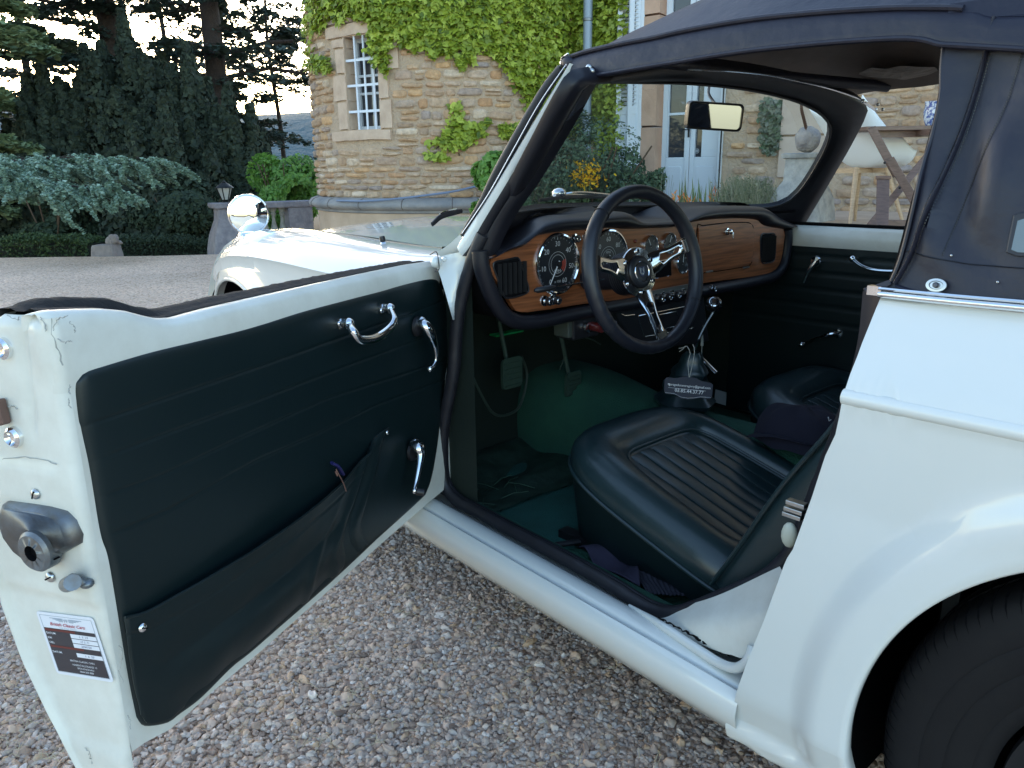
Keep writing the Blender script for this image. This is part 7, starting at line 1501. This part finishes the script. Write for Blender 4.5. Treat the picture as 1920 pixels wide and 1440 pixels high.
def cedar(a, D, base, topz, trunk_r, label, limbs, n_per, m=CED, name='cedar_tree', size=.11, lw=.45, lr=(2.2, 4.2), lo=.35, sub=5, seed=3, az_lim=None):
    global rng
    keep = rng; rng = np.random.default_rng(seed); b = std(a, D, base); t = tree_thing(name, label, b); g = G(); acc = []
    tp = b+ZZ*(topz-base); tr = smooth([b, lerp(b, tp, .4)+RH*.12, lerp(b, tp, .75)-RH*.08, tp], 24); g.tube(tr, trunk_r, 12, scale=list(np.linspace(1, .35, 24)))
    for k in range(limbs):
        h = lo+(1-lo)*(k+rng.random())/limbs; p = tr[min(23, int(h*23))]; az_ = rng.random()*2*math.pi; L_ = rng.uniform(*lr)*(1.15-h*.45); el = rng.uniform(-.05, .28); d = A((math.cos(az_)*math.cos(el), math.sin(az_)*math.cos(el), math.sin(el)))
        pth = [p+d*(L_*q)+ZZ*(-.10*L_*q*q)+rng.normal(size=3)*.05*(q > 0) for q in np.linspace(0, 1, 7)]; g.tube(pth, trunk_r*.22, 5, scale=list(np.linspace(1, .15, 7)))
        for q in range(sub):
            s = (q+.6)/sub; P0 = pth[min(6, int(s*6))]; a2 = az_+rng.choice([-1, 1])*rng.uniform(.25, 1.1); d2 = A((math.cos(a2), math.sin(a2), rng.uniform(-.12, .12))); l2 = L_*rng.uniform(.25, .5)*(1.25-s*.6); g.tube([P0, P0+d2*l2-ZZ*.05*l2], trunk_r*.07, 4, scale=[1, .3]); spray(P0, d2, l2, .10, lw*l2, acc, n_per*2, .05)
        spray(pth[3], d, L_*.55, .15, lw*.5, acc, n_per, .05)
    P = np.concatenate(acc); nr = np.tile(ZZ, (len(P), 1)); V, F = leaf_cloud(P, size, nr, .6, 'spray', .5); npobj('crown', V, F, m, t, 'stuff'); make('trunk', g, BARK, t); rng = keep; return t
cedar(252, 21, -.9, 12.5, .33, 'tall cedar whose bare trunk rises behind the tallest yew', 34, 60, seed=5, lo=.30, lw=.42)
cedar(432, 20, -.9, 12.5, .30, 'tall cedar with a thick trunk nearest the tower', 36, 60, seed=8, lo=.30, lw=.42)
cedar(95, 25, -.9, 13, .14, 'farther cedar with feathery boughs at the upper left', 34, 60, seed=14, lo=.25)
cedar(540, 27, -1.5, 7.0, .10, 'smaller far cedar between the big trunk and the tower edge', 24, 50, seed=21, lo=.15)
cedar(350, 30, -1.5, 13, .12, 'distant cedar showing between the two tall trunks', 28, 50, seed=31, lo=.25)
cedar(-60, 15, -.9, 9, .2, 'pale blue green cedar leaning in from the left edge of the frame', 26, 170, m=OLIVE, seed=41, lo=.12, lr=(1.6, 2.9), size=.11)
cedar(20, 19, -.9, 11, .16, 'grey green cedar filling the upper left corner', 30, 120, m=ramp_mat('grey green foliage', [(.08, .13, .09), (.14, .21, .14), (.05, .08, .06), (.19, .27, .18)], .7, trans=.15), seed=47, lo=.2, lr=(1.8, 3.4), size=.13)
# low sweeping blue cedar boughs in front
def bough(label, root, tip, D0, D1, n, wid, seed):
    global rng
    keep = rng; rng = np.random.default_rng(seed); p0, p1 = at_d(*root, D0), at_d(*tip, D1); d = p1-p0; L_ = np.linalg.norm(d); d /= L_; side = np.cross(d, ZZ); side /= np.linalg.norm(side); acc = []; g = G(); pth = [p0+d*(L_*q)+ZZ*(.16*math.sin(math.pi*q)) for q in np.linspace(0, 1, 12)]; g.tube([p-ZZ*.10 for p in pth], .016, 6, scale=list(np.linspace(1, .2, 12)))
    for k in range(46):
        q = (k+.5)/46; P0 = p0+d*(L_*q)+ZZ*(.05*math.sin(math.pi*q)+rng.normal()*.05); s = 1 if k % 2 else -1; d2 = side*s*rng.uniform(.3, 1)+d*rng.uniform(.4, 1.4); d2[2] += rng.uniform(-.22, .06); d2 /= np.linalg.norm(d2); l2 = wid*(1.15-q*.75)*rng.uniform(.35, 1.35); g.tube([P0, P0+d2*l2*.9-ZZ*.06*l2], .008, 4, scale=[1, .3])
        for j in range(6): r = (j+.6)/6; P1 = P0+d2*(l2*r)-ZZ*.10*l2*r*r; d3 = d2*.8+side*rng.choice([-1, 1])*rng.uniform(.2, .8)+d*rng.uniform(0, .5); d3[2] -= rng.uniform(0, .25); d3 /= np.linalg.norm(d3); spray(P1, d3, l2*rng.uniform(.25, .5), .35, l2*.055, acc, n, .010)
    P = np.concatenate(acc); t = tree_thing('cedar_bough', label, p0); V, F = leaf_cloud(P, .034, np.tile(ZZ, (len(P), 1)), .7, 'spray', .5); npobj('needles', V, F, CEDB, t, 'stuff'); make('branch', g, BARK, t); rng = keep; return t
bough('blue green cedar bough sweeping right over the dark garden, upper tier', (-40, 300), (300, 308), 10.5, 9.8, 120, .85, 3); bough('blue green cedar bough drooping below the longer one', (60, 345), (225, 372), 9.6, 9.2, 100, .55, 4); bough('cedar bough low at the left border of the frame', (-90, 335), (60, 345), 9.8, 9.4, 100, .6, 5)
# garden shrubs in the dark under the trees
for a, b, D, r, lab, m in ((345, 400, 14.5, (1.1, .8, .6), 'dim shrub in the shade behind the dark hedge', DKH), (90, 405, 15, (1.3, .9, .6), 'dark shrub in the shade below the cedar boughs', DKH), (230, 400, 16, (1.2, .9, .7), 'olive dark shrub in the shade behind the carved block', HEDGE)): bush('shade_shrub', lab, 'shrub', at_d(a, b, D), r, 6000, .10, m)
# far wooded hill
g = G(); P = []
for s in np.linspace(0, 1, 14):
    P.append([C0+FH*(60+60*s)+RH*t+ZZ*(-2+ (11+3.5*noise3((t*.03, s*2, 0)))*math.sin(s*math.pi/2)) for t in np.linspace(-110, 30, 60)])
g.grid(P); props(make('far_hill', g, mat('hazy wooded hill', (.10, .15, .17), 1., bump=[('noise', .8, .8, 2)], var=(.25, .5, (.07, .11, .12))), None), kind='structure')

GR = {'yew_tree': 'dark yews beyond the gravel court', 'cedar_tree': 'cedars standing in the park', 'cedar_bough': 'low cedar boughs at the left', 'clipped_hedge': 'low hedges along the court edge', 'shade_shrub': 'shrubs in the shade under the trees', 'leafy_shrub': 'leafy shrubs at the tower foot'}
for o in list(bpy.data.objects):
    k = o.name.split('.')[0]
    if k in GR and o.parent is None: o['group'] = GR[k]
